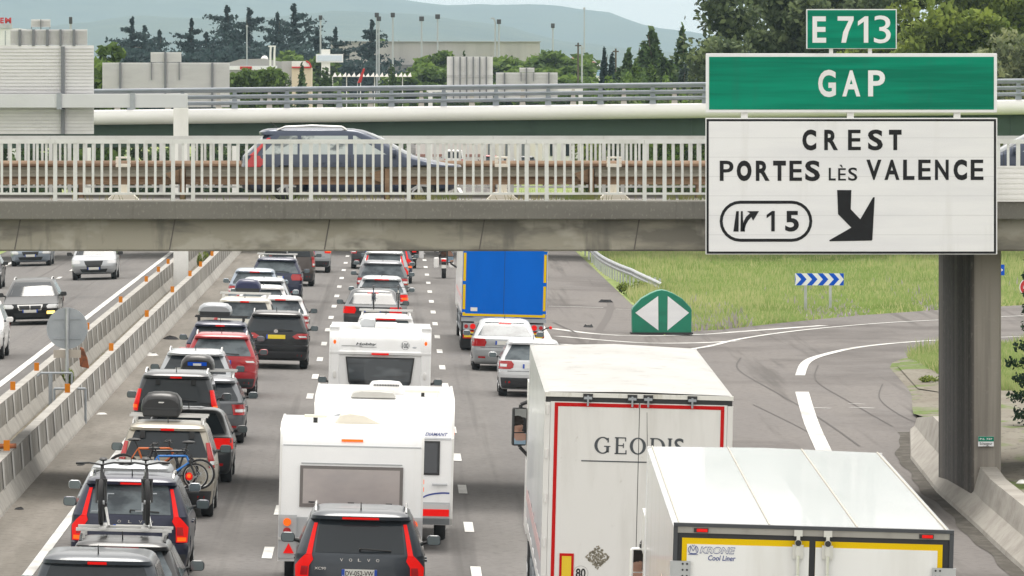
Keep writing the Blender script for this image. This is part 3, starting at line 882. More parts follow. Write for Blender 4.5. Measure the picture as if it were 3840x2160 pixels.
g3 = thing('sign_gantry', 'white sign gantry behind the far overpass, in the middle', 'gantry', (0, D3, 0))
MB().box((1600 - VPX) * s3, (2186 - VPX) * s3, 0.1, 0.5, CAMZ - (345 - VPY) * s3, CAMZ - (325 - VPY) * s3).build('beam', WHITE, g3)
for p in (1614, 2178):
    MB().box((p - 8 - VPX) * s3, (p + 8 - VPX) * s3, 0.1, 0.5, -0.8, CAMZ - (345 - VPY) * s3).build('post', WHITE, g3)
signback('tall grey sign back divided by six supports, behind the far railing', D3, (1676, 1848, 212, 372), 2, [(1676 + 24.6 * k, 5, 213, 372) for k in range(1, 7)])
signback('low wide grey sign back right of the one with six supports', D3, (1860, 2091, 272, 378), 20, [(1892, 5, 273, 378), (1974, 5, 255, 378), (2058, 5, 273, 378)])
signback('smallest grey sign back on top of the low wide one', D3, (1948, 2004, 254, 271), 3, [(1954, 2, 270, 305), (2000, 2, 270, 305)])

# ---- round sign seen from behind, in the median
RS = 192.0
s = RS / F
t = thing('round_sign', 'grey back of a round road sign on a pole in the median', 'road sign', ((252 - VPX) * s, RS, -0.02))
zc_ = CAMZ - (1231 - VPY) * s + 0.02
MB().cyl((0, 0.0, zc_), (0, 0.03, zc_), 0.515, n=40).build('disc', GALVD, t)
MB().cyl((0, -0.05, 0), (0, -0.05, zc_ + 0.50), 0.042, n=10).build('pole', GALV, t, smooth=50)
mb = MB()
for z in (zc_ + 0.23, zc_ - 0.26): mb.box(-0.34, 0.34, -0.025, -0.001, z - 0.012, z + 0.012)
mb.build('clamp', GALVD, t)
zl = CAMZ - (1327 - VPY) * s + 0.02
MB().box(-0.34, 0.34, 0.0, 0.02, zl - 0.1, zl + 0.1).build('lower_panel', mat('faded_panel', (0.42, 0.38, 0.33), 0.6), t)
t = thing('pipe_frame', 'low grey pipe frame beside the round sign in the median', 'frame', ((205 - VPX) * 187 / F, 187, -0.05))
MB().tube([(-0.42, 0, 0.92), (-0.34, 0, 1.0), (0.42, 0, 1.0), (0.42, 0, 0)], 0.03).build('bar', GALVD, t)
MB().tube([(-0.10, 0, 0), (-0.10, 0, 1.0)], 0.05).build('leg', GALVD, t)
t = thing('pipe_frame', 'low grey pipe frame nearest to us between the median barriers', 'frame', ((262 - VPX) * 178 / F, 178, -0.05))
MB().tube([(-0.36, 0, 0.0), (-0.36, 0, 0.98), (0.36, 0, 0.98)], 0.03).build('bar', GALVD, t)
MB().tube([(0.36, 0, 0), (0.36, 0, 0.98)], 0.03).build('leg', GALVD, t)
# broken orange marker and orange pipe
ORNG = mat('orange_plastic', (0.40, 0.13, 0.05), 0.7, noise=[((5, 5, 5), (0.16, 0.06, 0.03), 0.42, 0.6)])
x, y, z = pt(385, 1245, 214)
t = thing('broken_marker', 'crumpled orange plastic marker leaning against the median barrier', 'marker', (-8.62, 214, 0.0))
MB().prism_y([(-0.10, 0.10), (0.15, 0.05), (0.10, 0.34), (0.0, 0.60), (-0.10, 0.66), (-0.13, 0.4)], -0.05, 0.05).build('shell', ORNG, t, bevel=0.03)
x, y, z = pt(30, 1672, 148)
t = thing('marker_pole', 'orange marker pole lying across the median barrier', 'pole', (x, 148, z))
MB().cyl((-0.35, 0.0, -0.01), (0.16, -0.02, 0.0), 0.05, n=10).build('tube', ORNG, t, smooth=50)

# ================================================================== EXIT FURNITURE
# green gore bollard
t = thing('gore_bollard', 'green exit bollard with two white arrowheads at the fork', 'bollard', pt(2482, 1250, 252))
s = 252 / F
def lp(x, y): return ((x - 2482) * s, (1248 - y) * s)
def arcpoly(pts): return [lp(*p) for p in pts]
outl = [(2371, 1248), (2370, 1160), (2374, 1151), (2405, 1118), (2440, 1098), (2465, 1088), (2482, 1085), (2499, 1088), (2524, 1098), (2559, 1118), (2589, 1150), (2594, 1160), (2593, 1248)]
MB().prism_y(arcpoly(outl)[::-1], 0, 0.9).build('body', mat('bollard_green', (0.0, 0.20, 0.115), 0.4, noise=[((1, 1, 3), (0.0, 0.15, 0.09), 0.45, 0.7)]), t, bevel=0.03)
MB().prism_y([(-1.02, -0.03), (1.02, -0.03), (1.02, 0.03), (-1.02, 0.03)], -0.05, 0.95).build('base', BLACK, t)
for poly in ([(2468, 1108), (2469, 1237), (2382, 1171)], [(2504, 1108), (2503, 1237), (2584, 1171)]):
    MB().prism_y(arcpoly(poly), -0.012, -0.002).build('arrowhead', SIGNWHITE, t)
# chevron board
t = thing('chevron_sign', 'blue and white chevron board on two posts in the grass', 'road sign', (0, 279, 0))
s = 279 / F
xa, xb, z1, z0 = (2981 - VPX) * s, (3164 - VPX) * s, CAMZ - (1025 - VPY) * s, CAMZ - (1070 - VPY) * s
MB().box(xa, xb, 0, 0.03, z0, z1).build('panel', SIGNWHITE, t)
mb = MB(); wv = (xb - xa) / 4.5; zm = (z0 + z1) / 2; hh = (z1 - z0) / 2
for k in range(-1, 5):
    a = xa + wv * (k + 0.08)
    P = [(a, z1), (a + wv * 0.5, z1), (a + wv * 0.5 + hh * 0.9, zm), (a + wv * 0.5, z0), (a, z0), (a + hh * 0.9, zm)]
    P = [(min(max(x, xa), xb), z) for x, z in P]
    if max(p[0] for p in P) - min(p[0] for p in P) > 0.02: mb.prism_y(P[::-1], -0.006, -0.001)
mb.build('chevrons', SIGNBLUE, t)
for p in (3021, 3114):
    X = (p - VPX) * s
    MB().box(X - 0.05, X + 0.05, 0.03, 0.10, -0.5, z1 - 0.05).build('post', GALV, t)
# guard rail at the fork
t = thing('guard_rail', 'galvanised guard rail curving along the edge of the grass', 'guard rail', (0, 0, 0))
path = [(10.30, 297.5), (9.56, 310.7), (9.15, 323), (8.95, 337), (9.0, 360), (9.05, 420), (9.05, 520)]
Q = catmull(path, 6)
prof = [(0.0, .34), (-.035, .325), (-.08, .28), (-.08, .235), (-.005, .19), (-.005, .155), (-.08, .115), (-.08, .065), (-.035, .015), (0, 0)]
rows = []
for i, (x, y) in enumerate(Q):
    lift = 0.42 if i > 5 else 0.20 + 0.22 * i / 6
    rows.append([(x + p[0], y, gz(x) + lift + p[1]) for p in prof])
mb = MB(); mb.grid(rows)
mb.build('beam', GALV, t, smooth=60)
for i in range(1, len(Q) - 1, 1):
    x, y = Q[i]
    MB().box(x + 0.02, x + 0.10, y - 0.04, y + 0.04, gz(x) - 0.1, gz(x) + 0.66).build('post', GALV, t)
# signs at the right edge
t = thing('no_entry_sign', 'red and white no entry sign at the right edge beside the spruce', 'road sign', pt(3858, 1175, 272))
MB().cyl((0, 0, 0.92), (0, 0.03, 0.92), 0.33, n=30).build('rim', SIGNWHITE, t)
MB().cyl((0, -0.008, 0.92), (0, 0.0, 0.92), 0.30, n=30).build('disc', SIGNRED, t)
MB().box(-0.2, 0.2, -0.014, -0.008, 0.87, 0.97).build('bar', SIGNWHITE, t)
MB().cyl((0, 0.06, -0.2), (0, 0.06, 1.2), 0.03).build('pole', GALV, t)
t = thing('arrow_sign', 'small blue and white sign just right of the bridge pier', 'road sign', pt(3757, 1180, 290))
MB().box(-0.30, 0.10, 0, 0.03, 1.48, 1.88).build('panel', SIGNBLUE, t)
MB().prism_y([(-0.02, 1.62), (0.05, 1.68), (-0.02, 1.74)], -0.006, -0.001).build('symbol', SIGNWHITE, t)
MB().cyl((-0.1, 0.06, -0.2), (-0.1, 0.06, 1.8), 0.03).build('pole', GALV, t)

# ---- litter on the shoulders
LITW = mat('litter_white', (0.7, 0.7, 0.68), 0.6)
litter = [('white crumpled litter in the gutter beside the bridge pier, nearest the pier', (3472, 1650), 178, LITW, 0.10), ('white scrap of litter on the dirt behind the crash wall', (3836, 1815), 146, LITW, 0.11),
          ('strip of black rubber on the left shoulder by the barrier', (640, 1274), 236, RUBBER, 0.15), ('white scrap of paper on the left shoulder', (571, 1336), 222, LITW, 0.14),
          ('dark lump of rubber on the left shoulder in the shadow of the bridge', (72, 1938), 142.5, RUBBER, 0.07), ('pale plastic scrap on the left shoulder next to the barrier', (381, 1565), 183, LITW, 0.09),
          ('dark rag on the exit lane near the green bollard', (2207, 1208), 258, RUBBER, 0.14), ('scrap of dark rubber on the exit lane near the grass', (2273, 1103), 288, RUBBER, 0.14)]
for lb, (a, b), D, m, r in litter:
    x = (a - VPX) * D / F
    o = thing('litter', lb, 'litter', (x, D, (0.42 if 'behind' in lb else gz(x)) + 0.005), rnd.uniform(0, 3), group='litter beside the road')
    mb = MB(); n = 7
    pts = [(r * (0.7 + 0.5 * rnd.random()) * math.cos(2 * PI * i / n) * 1.4, r * (0.7 + 0.5 * rnd.random()) * math.sin(2 * PI * i / n) * 2.0) for i in range(n)]
    top = [(x_ * 0.6, y_ * 0.6) for x_, y_ in pts]
    mb.grid([[(x_, y_, 0) for x_, y_ in pts], [(x_, y_, r * (0.3 + 0.5 * rnd.random())) for x_, y_ in top]], 0, True)
    mb.add([(x_, y_, r * 0.4) for x_, y_ in top], [tuple(range(n))])
    mb.build('scrap', m, o)
# ================================================================== CARS
SEN = 3.0                                    # plan curve of the rear and the front
NOSE = {}
def car_rows(st, L, W, H, gc):
    """horizontal slices of a car body: (z, rear y, front y, width factor)"""
    tall = st in ('suv', 'mpv', 'van')
    hb = H * (0.625 if st != 'suv' else 0.635)
    if st == 'van': hb = H * 0.60
    hf = H * (0.47 if st != 'suv' else 0.52)
    hood = {'hatch': 1.05, 'estate': 1.25, 'sedan': 1.30, 'suv': 1.25, 'mpv': 0.85, 'van': 0.95}[st]
    ws = {'hatch': 0.95, 'estate': 0.95, 'sedan': 1.0, 'suv': 0.85, 'mpv': 1.05, 'van': 0.70}[st]
    hood = NOSE.get('hood', hood); ws = NOSE.get('ws', ws)
    rake = {'hatch': 0.42, 'estate': 0.42, 'sedan': 0.62, 'suv': 0.34, 'mpv': 0.22, 'van': 0.10}[st]
    spo = {'hatch': 0.10, 'estate': 0.10, 'sedan': 0, 'suv': 0.10, 'mpv': 0.05, 'van': 0.02}[st]
    tw = {'hatch': .74, 'estate': .75, 'sedan': .73, 'suv': .76, 'mpv': .80, 'van': .86}[st]
    r = [(gc, .22, L - .28, .90), (gc + .07, .09, L - .12, .955), (0.45, .015, L - .03, .985), (0.58, 0, L, .995), (0.655, .004, L - .01, 1.0), (0.675, .05, L - .02, 1.0)]
    r += [(0.75, .055, L - .05, 1.0)]
    if st == 'sedan':
        r += [(hf, .045, L - .09, 1.0), (hf + .07, .045, L - .34, .995), (hb - .03, .03, L - hood + .1, .985), (hb, .04, L - hood, .975), (hb + .03, .10, L - hood - .05, .96), (hb + .055, .34, L - hood - .1, .94)]
        r += [(H - .16, .36 + rake * .72, L - hood - ws * .80, .79), (H - .09, .36 + rake, L - hood - ws, .74)]
        rr = .36 + rake
    else:
        r += [(hf, .06, L - .09, 1.0), (hf + .07, .065, L - .34, .995), (hb - .03, .075, L - hood + .1, .985), (hb, .09, L - hood, .975)]
        r += [(H - .185, .09 + rake * .92, L - hood - ws * .74, tw + .035), (H - .15, .09 + rake, L - hood - ws * .84, tw + .015), (H - .14, .09 + rake - spo, L - hood - ws * .86, tw + .01), (H - .09, .09 + rake - spo - .01, L - hood - ws, tw - .01)]
        rr = .09 + rake - spo
    r += [(H - .05, rr + .05, L - hood - ws - .12, tw - .06), (H - .022, rr + .16, L - hood - ws - .30, tw - .15), (H - .006, rr + .45, L - hood - ws - .6, tw - .30), (H, rr + .9, L - hood - ws - 1.0, tw - .48)]
    return r, hb, hf, hood, ws

class Car:
    def __init__(s, st, L, W, H, gc):
        s.st, s.L, s.W, s.H, s.gc = st, L, W, H, gc
        s.rows, s.hb, s.hf, s.hood, s.ws = car_rows(st, L, W, H, gc)
        s.zs = [q[0] for q in s.rows]
        s.rw = 0.325 if st != 'suv' else 0.36
        s.ya = 0.82 if st in ('hatch', 'mpv', 'van') else 0.95
        s.yb = L - 0.86
    def at(s, z):
        Z = s.zs
        yr = np.interp(z, Z, [q[1] for q in s.rows]); yf = np.interp(z, Z, [q[2] for q in s.rows]); w = np.interp(z, Z, [q[3] for q in s.rows]) * s.W / 2
        f = max(0.15, min(1.0, (yf - yr) / 3.0))
        cr = (0.34 if z < s.hb else 0.26) * f ** .5; cf = (0.55 if z < s.hb else 0.40) * f ** .5
        return yr, yf, w, cr, cf
    def rear(s, z, u, off=0.006):
        """point on the rear: u = share of the half width; beyond 1 it runs along the side"""
        yr, yf, w, cr, cf = s.at(z); a = abs(u); g = 1 if u >= 0 else -1
        if a <= 1: return (g * a * (w + off), yr + cr * (1 - (1 - a ** SEN) ** (1 / SEN)) - off, z)
        return (g * (w + off), yr + cr + (a - 1), z)
    def front(s, z, u, off=0.006):
        yr, yf, w, cr, cf = s.at(z); a = abs(u); g = 1 if u >= 0 else -1
        if a <= 1: return (g * a * (w + off), yf - cf * (1 - (1 - a ** SEN) ** (1 / SEN)) + off, z)
        return (g * (w + off), yf - cf - (a - 1), z)
    def side(s, z, y, g, off=0.006):
        return (g * (s.at(z)[2] + off), y, z)
    def zrange(s, z0, z1):
        return sorted(set([z0, z1] + [z for z in s.zs if z0 + .004 < z < z1 - .004] + list(np.linspace(z0, z1, 4))))

def car_body(c, mt):
    mb = MB()
    zs = sorted(set(c.zs + [c.gc + .12 + .045 * i for i in range(11) if c.gc + .12 + .045 * i < .72]))
    rows = []
    for z in zs:
        yr, yf, w, cr, cf = c.at(z)
        half = []
        for i in range(9):
            a = (i / 8) * PI / 2
            half.append((w * math.sin(a) ** (2 / SEN), yr + cr * (1 - math.cos(a) ** (2 / SEN))))
        for i in range(1, 34):
            half.append((w, (yr + cr) + (yf - cf - yr - cr) * i / 34))
        for i in range(8, -1, -1):
            a = (i / 8) * PI / 2
            half.append((w * math.sin(a) ** (2 / SEN), yf - cf * (1 - math.cos(a) ** (2 / SEN))))
        row = []
        for x, y in half:
            if z < 0.74 and x > .85 * w:
                for yw in (c.ya, c.yb):
                    if (y - yw) ** 2 + (z - c.rw) ** 2 < (c.rw + .055) ** 2: x = w - .22
            row.append((x, y, z))
        row += [(-x, y, z) for x, y, z in row[-2:0:-1]]
        rows.append(row)
    mb.grid(rows, 0, True)
    n = len(rows[0]); N = len(mb.v)
    mb.f.append(tuple(range(n - 1, -1, -1))); mb.m.append(0)
    mb.f.append(tuple(range(N - n, N))); mb.m.append(0)
    return mb

def rpatch(c, rows, fn, off=0.007, n=6):
    """patch of rear or front surface; rows of (z, u0, u1) interpolated over every body slice"""
    Z = [r[0] for r in rows]
    zs = sorted(set(sum([c.zrange(a, b) for a, b in zip(Z[:-1], Z[1:])], [])))
    out = []
    for z in zs:
        u0 = np.interp(z, Z, [r[1] for r in rows]); u1 = np.interp(z, Z, [r[2] for r in rows])
        out.append([fn(z, u0 + (u1 - u0) * i / n, off) for i in range(n + 1)])
    return MB().grid(out)

WHEEL_CACHE = {}
def wheel_meshes(r, wd):
    k = (round(r, 3), wd)
    if k in WHEEL_CACHE: return WHEEL_CACHE[k]
    prof = [(r * .66, -wd / 2), (r * .93, -wd / 2), (r, -wd / 2 + .035), (r, wd / 2 - .035), (r * .93, wd / 2), (r * .66, wd / 2)]
    n = 20
    mb = MB()
    mb.grid([[(x, rr * math.cos(2 * PI * i / n), rr * math.sin(2 * PI * i / n)) for rr, x in prof] for i in range(n + 1)])
    t = mb.build('tyre', RUBBER, None, smooth=50)
    mb = MB()
    for sgn in (-1, 1):
        mb.cyl((sgn * (wd / 2 - .035), 0, 0), (sgn * (wd / 2 - .03), 0, 0), r * .66, r * .66, 20, 1)
        for i in range(5):
            a = 2 * PI * i / 5
            for da in (-.14, .14):
                p = (sgn * (wd / 2 - .012), r * .62 * math.cos(a + da), r * .62 * math.sin(a + da))
                mb.cyl((sgn * (wd / 2 - .012), 0, 0), p, .028, .022, 4, 0)
        mb.cyl((sgn * (wd / 2 - .03), 0, 0), (sgn * (wd / 2 - .005), 0, 0), r * .18, r * .15, 10, 0)
    rim = mb.build('rim', [RIM, BLACK], None)
    WHEEL_CACHE[k] = (t.data, rim.data)
    bpy.data.objects.remove(t); bpy.data.objects.remove(rim)
    return WHEEL_CACHE[k]

def add_wheel(root, x, y, r, wd, name='wheel'):
    """wheel > tyre, rim"""
    tm, rm = wheel_meshes(r, wd)
    e = bpy.data.objects.new(name, tm); link(e, root); e.location = (x, y, r)
    q = bpy.data.objects.new('rim', rm); link(q, e)
    return e

LIGHTS = {
    'side': [(.74, .95, .999), (.86, .92, 1.09), (.95, .92, 1.12), (1.02, .965, 1.03), (1.14, .975, 1.0), (9.17, .97, .999)],
    'volvo': [(.69, .77, .955), (.93, .76, .97), (1.02, .705, .90), (1.10, .74, .825), (9.17, .80, .865)],
    'wide': [(-.17, .60, 1.14), (-.10, .50, 1.18), (-.02, .66, 1.14)],
    'block': [(-.27, .72, 1.10), (-.04, .68, 1.12)],
    'tall': [(-.16, .885, 1.06), (.0, .87, 1.06), (.30, .90, 1.03)],
    'van': [(-.34, .88, 1.06), (.06, .87, 1.06)],
    'round': [(-.21, .66, 1.08), (-.17, .58, 1.12), (-.08, .56, 1.14), (.0, .64, 1.12)],
    'big': [(-.22, .60, 1.10), (-.10, .56, 1.14), (.0, .62, 1.14)],
}
PALEG = mat('pale_side_glass', (0.40, 0.45, 0.44), 0.1, spec=.5, noise=[((1.6, 1.6, 2.5), (0.10, 0.12, 0.125), 0.50, 0.58)])  # opaque; the bright interior seen through the windows is painted into the colour
def make_car(label, cat, name, st, X, D, pm, L=4.4, W=1.80, H=1.5, light='block', lit=False, brake=None, rails=None, bars=False, glass=None, gc=None,
             rotz=0.0, roll=0.025, zoff=None, plate='w', antenna=True, wiper=True, low=None, front=True, group=None, dark_roofline=False, mirror=None, sideglass=None, fog=None, winw=.84, ydir=1, axle=True):
    gc = gc or (0.24 if st == 'suv' else 0.19)
    c = Car(st, L, W, H, gc)
    t = thing(name, label, cat, (X, D, gz(X) if zoff is None else zoff), rotz, group, roll)
    glass = glass or GLASS
    car_body(c, pm).build('body', pm, t, smooth=42)
    H_, hb = H, c.hb
    # glass
    if st == 'sedan':
        zw = [(hb + .075, -winw - .04, winw + .04), (H - .10, -winw + .05, winw - .05)]
    elif light == 'volvo':
        zw = [(hb + .03, -.70, .70), (H - .155, -.78, .78)]
    elif st == 'van':
        zw = [(hb + .04, -winw, winw), (H - .20, -winw + .04, winw - .04)]
    else:
        zw = [(hb + .03, -winw - .02, winw + .02), (hb + .10, -winw - .04, winw + .04), (H - .155, -winw + .03, winw - .03)]
    rw_ = rpatch(c, zw, c.rear, n=10).build('rear_window', glass, t, smooth=50)
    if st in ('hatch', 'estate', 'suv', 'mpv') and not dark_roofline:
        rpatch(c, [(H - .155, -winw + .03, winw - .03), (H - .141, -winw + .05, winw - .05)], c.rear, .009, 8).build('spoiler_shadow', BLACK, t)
    rpatch(c, [(hb + .01, -.88, .88), (H - .11, -.86, .86)], c.front, n=10).build('windscreen', GLASS if rotz else glass, t, smooth=50)
    for g in (-1, 1):
        zl = c.zrange(hb + .02, H - .16)
        def yend(z, rear):
            yr, yf, w_, cr, cf = c.at(z)
            return (yr + cr + .10) if rear else (yf - cf - .10)
        yb_ = L * .50
        yc_ = L * .28
        zs0 = [zl[0]] + [z for z in zl[1:]]
        rows = [[c.side(z, yb_ + .05 + (max(yb_ + .1, yend(z, 0)) - yb_ - .05) * i / 4, g) for i in range(5)] for z in zs0]
        MB().grid(rows).build('front_side_window', sideglass or glass, t)
        rows = [[c.side(z, max(yc_, yend(z, 1) + .02) + (yb_ - .05 - max(yc_, yend(z, 1) + .02)) * i / 4, g) for i in range(5)] for z in zs0]
        MB().grid(rows).build('rear_side_window', sideglass or glass, t)
        if st != 'sedan' and yc_ - .06 > yend(zl[0], 1) + .15:
            rows = [[c.side(z, yend(z, 1) + (max(yc_ - .07, yend(z, 1) + .04) - yend(z, 1)) * i / 3, g) for i in range(4)] for z in zs0]
            MB().grid(rows).build('quarter_window', sideglass or glass, t)
        # door seams and handles
        for yy in (yb_, c.ya + .50, c.yb - .55):
            rows = [[c.side(z, yy - .007, g, .004), c.side(z, yy + .007, g, .004)] for z in np.linspace(.34, hb, 6)]
            MB().grid(rows).build('door_seam', TRIM, t)
        for yy in (yb_ - .25, yb_ + .72 if False else c.ya + .68):
            MB().box(g * (W / 2) - .015, g * (W / 2) + .03, yy - .09, yy + .09, hb - .16, hb - .13).build('door_handle', pm, t)
        # lamps
        base = LIGHTS[light]
        rws = []
        for z, a, b in base:
            if z > 5: z = H - .20
            elif light not in ('volvo', 'side'): z = hb + z
            elif z < 5: z = z * H / 1.72
            rws.append((z, g * a, g * b))
        lm = REDON if lit else REDL
        lamp = rpatch(c, rws, c.rear, .012, 8).build('tail_light', lm, t, smooth=50)
        if light == 'wide':
            rpatch(c, [(hb - .13, g * .72, g * .94), (hb - .085, g * .68, g * .90)], c.rear, .018, 4).build('reversing_lens', CLEARL, lamp)
        elif light in ('tall', 'van', 'block', 'round'):
            zz0 = rws[0][0] + .06
            rpatch(c, [(zz0, g * .90 if light in ('tall', 'van') else g * .76, g * 1.0), (zz0 + .07, g * .90 if light in ('tall', 'van') else g * .76, g * 1.0)], c.rear, .018, 4).build('indicator_lens', CLEARL if not lit else AMBON, lamp)
        elif light == 'volvo' and lit:
            rpatch(c, [(rws[0][0] + .11, g * .775, g * .885), (rws[0][0] + .24, g * .77, g * .87)], c.rear, .018, 4).build('dark_lens', REDL, lamp)
            rpatch(c, [(rws[0][0] + .02, g * .785, g * .93), (rws[0][0] + .08, g * .785, g * .93)], c.rear, .018, 4).build('indicator_lens', AMBON, lamp)
        rpatch(c, [(.36, g * .60, g * .82), (.41, g * .60, g * .82)], c.rear, .010, 3).build('reflector', REDL, t)
        # headlamps
        if rotz or front:
            hl = rpatch(c, [(c.hf - .15, g * .62, g * 1.12), (c.hf - .07, g * .58, g * 1.22), (c.hf - .005, g * .66, g * 1.25)], c.front, .010, 8).build('headlight', CLEARL, t, smooth=50)
        # mirrors
        ym = L - c.hood - .42
        xm = W / 2 + .135; zm = hb + .055
        P = [(-.105, -.05), (-.085, -.075), (.075, -.075), (.105, -.045), (.105, .04), (.075, .075), (-.075, .075), (-.11, .03)]
        P = [(g * (xm + x), zm + z) for x, z in P]
        if g < 0: P = P[::-1]
        mo = MB().prism_y(P, ym - .02, ym + .09).build('door_mirror', mirror or pm, t, bevel=.022)
        Q = [(g * xm + (x - g * xm) * .88, zm + (z - zm) * .86) for x, z in P]
        MB().prism_y(Q, ym - .025, ym - .019).build('mirror_glass', MIRROR, mo)
        MB().cyl((g * (W / 2 - .06), ym + .03, hb + .0), (g * (W / 2 + .08), ym + .01, hb + .03), .03, n=6).build('mirror_arm', BLACK, mo)
        # wheels
        for yy in (c.ya, c.yb): add_wheel(t, g * (W / 2 - .125), yy, c.rw, .22)
        if rails:
            pth = []
            ya_ = (c.at(H - .06)[0] + .42); yb2 = c.at(H - .06)[1] - .45
            xw = c.at(H - .06)[2] - .02
            pth = [(g * xw, ya_ - .10, H - .05), (g * xw, ya_ + .05, H + .012), (g * xw, (ya_ + yb2) / 2, H + .035), (g * xw, yb2, H + .012), (g * xw, yb2 + .10, H - .05)]
            MB().tube(pth, .019, 6).build('roof_rail', rails, t, smooth=60)
    if bars:
        for yy in (c.at(H - .06)[0] + .75, c.at(H - .06)[0] + 1.55):
            xw = c.at(H - .06)[2] + .06
            b = MB().box(-xw, xw, yy - .03, yy + .03, H + .075, H + .115)
            for g in (-1, 1): b.box(g * (xw - .10) - .03, g * (xw - .10) + .03, yy - .03, yy + .03, H - .03, H + .08)
            b.build('roof_bar', ALU if bars != 'black' else BLACK, t)
    # high brake lamp
    bm = REDON if brake else REDL
    if st == 'sedan': zb_ = H - .135
    elif st in ('van',): zb_ = H - .12
    else: zb_ = H - .125
    bw = {'long': .36, 'short': .17, 'mid': .24}[brake if isinstance(brake, str) else 'mid']
    if st == 'sedan' or brake is not None:
        rpatch(c, [(zb_ - .018, -bw, bw), (zb_ + .022, -bw, bw)], c.rear, .014, 6).build('high_brake_light', bm, t)
    # bumper, plate, wiper, antenna
    if low is not None:
        rpatch(c, [(gc + .03, -1.25, 1.25), (.50, -1.25, 1.25)], c.rear, .012, 16).build('lower_bumper', low, t, smooth=50)
    if st in ('suv', 'hatch', 'estate', 'mpv', 'van', 'sedan'):
        rpatch(c, [(.660, -.96, .96), (.672, -.96, .96)], c.rear, .004, 8).build('bumper_seam', TRIM, t)
    if plate:
        zp = .80 if st not in ('van',) else .72
        if st == 'suv': zp = .90
        pl = rpatch(c, [(zp - .055, -.26 / (W / 2), .26 / (W / 2)), (zp + .055, -.26 / (W / 2), .26 / (W / 2))], c.rear, .016, 2).build('number_plate', PLATEY if plate == 'y' else PLATE, t)
        rpatch(c, [(zp - .055, -.26 / (W / 2), -.215 / (W / 2)), (zp + .055, -.26 / (W / 2), -.215 / (W / 2))], c.rear, .020, 1).build('blue_band', BLUEB, pl)
        if not plate == 'y':
            rpatch(c, [(zp - .055, .22 / (W / 2), .26 / (W / 2)), (zp + .055, .22 / (W / 2), .26 / (W / 2))], c.rear, .020, 1).build('blue_band', BLUEB, pl)
    if wiper and st != 'sedan':
        y_, z_ = c.at(hb + .07)[0], hb + .07
        MB().tube([(0.0, y_ - .02, z_ - .01), (0.0, y_ - .05, z_ + .03), (.22, y_ - .04, z_ + .015), (.46, y_ - .015, z_ - .0)], .013, 5).build('wiper', BLACK, t)
    if antenna:
        MB().cyl((0, c.at(H - .02)[0] + .18, H - .03), (0, c.at(H - .02)[0] + .02, H + .11), .012, .005, 5).build('antenna', BLACK, t)
    if rotz:
        gr = rpatch(c, [(c.hf - .20, -.36, .36), (c.hf - .03, -.42, .42)], c.front, .012, 6).build('grille', BLACK, t, smooth=50)
        rpatch(c, [(gc + .08, -.55, .55), (gc + .22, -.62, .62)], c.front, .010, 6).build('air_intake', BLACK, t, smooth=50)
        pf = rpatch(c, [(.42, -.27, .27), (.53, -.27, .27)], c.front, .018, 2).build('number_plate', PLATE, t)
        rpatch(c, [(.42, -.27, -.225), (.53, -.27, -.225)], c.front, .022, 1).build('blue_band', BLUEB, pf)
        rpatch(c, [(.42, .23, .27), (.53, .23, .27)], c.front, .022, 1).build('blue_band', BLUEB, pf)
    t['_c'] = 0
    del t['_c']
    return t, c

def roof_box(label, X, D, w, z0, z1, mt, bottom=BLACK, L=1.75, badge=None, shape='wedge'):
    """roof box: lofted shell, lid over a dark tray"""
    t = thing('roof_box', label, 'roof box', (X, D, z0), 0, 'roof boxes on the cars', 0.025)
    h = z1 - z0; hw = w / 2
    def sec(y, k, top):
        pts = []
        for x, z in ((-.88, 0), (-1, .16), (-1, .42), (-.93, .70), (-.72, .93), (-.4, 1), (0, 1.02), (.4, 1), (.72, .93), (.93, .70), (1, .42), (1, .16), (.88, 0)):
            pts.append((x * hw * k, y, z * h * top))
        return pts
    rows = [sec(.06, .90, .72), sec(0.0 + .10, .96, .88), sec(.26, 1, 1), sec(L * .6, 1, .98), sec(L - .25, .86, .74), sec(L, .55, .30)]
    mb = MB(); mb.grid(rows); mb.add(rows[0], [tuple(range(13))]); mb.add(rows[-1], [tuple(range(12, -1, -1))])
    o = mb.build('lid', mt, t, smooth=55)
    MB().box(-hw * .90, hw * .90, .035, L * .93, -.03, h * .30).build('tray', bottom, t, bevel=0.03)
    MB().box(-hw * .93, hw * .93, .03, .06, h * .27, h * .33).build('seam', TRIM, t)
    if badge:
        text(badge[0], badge[1], t, (-badge[2], badge[2], h * badge[3], h * badge[4]), 0.055, bold=0.02) if badge[0] else MB().box(-badge[2], badge[2], 0.045, 0.056, h * badge[3], h * badge[4]).build('badge', badge[1], t)
    return t

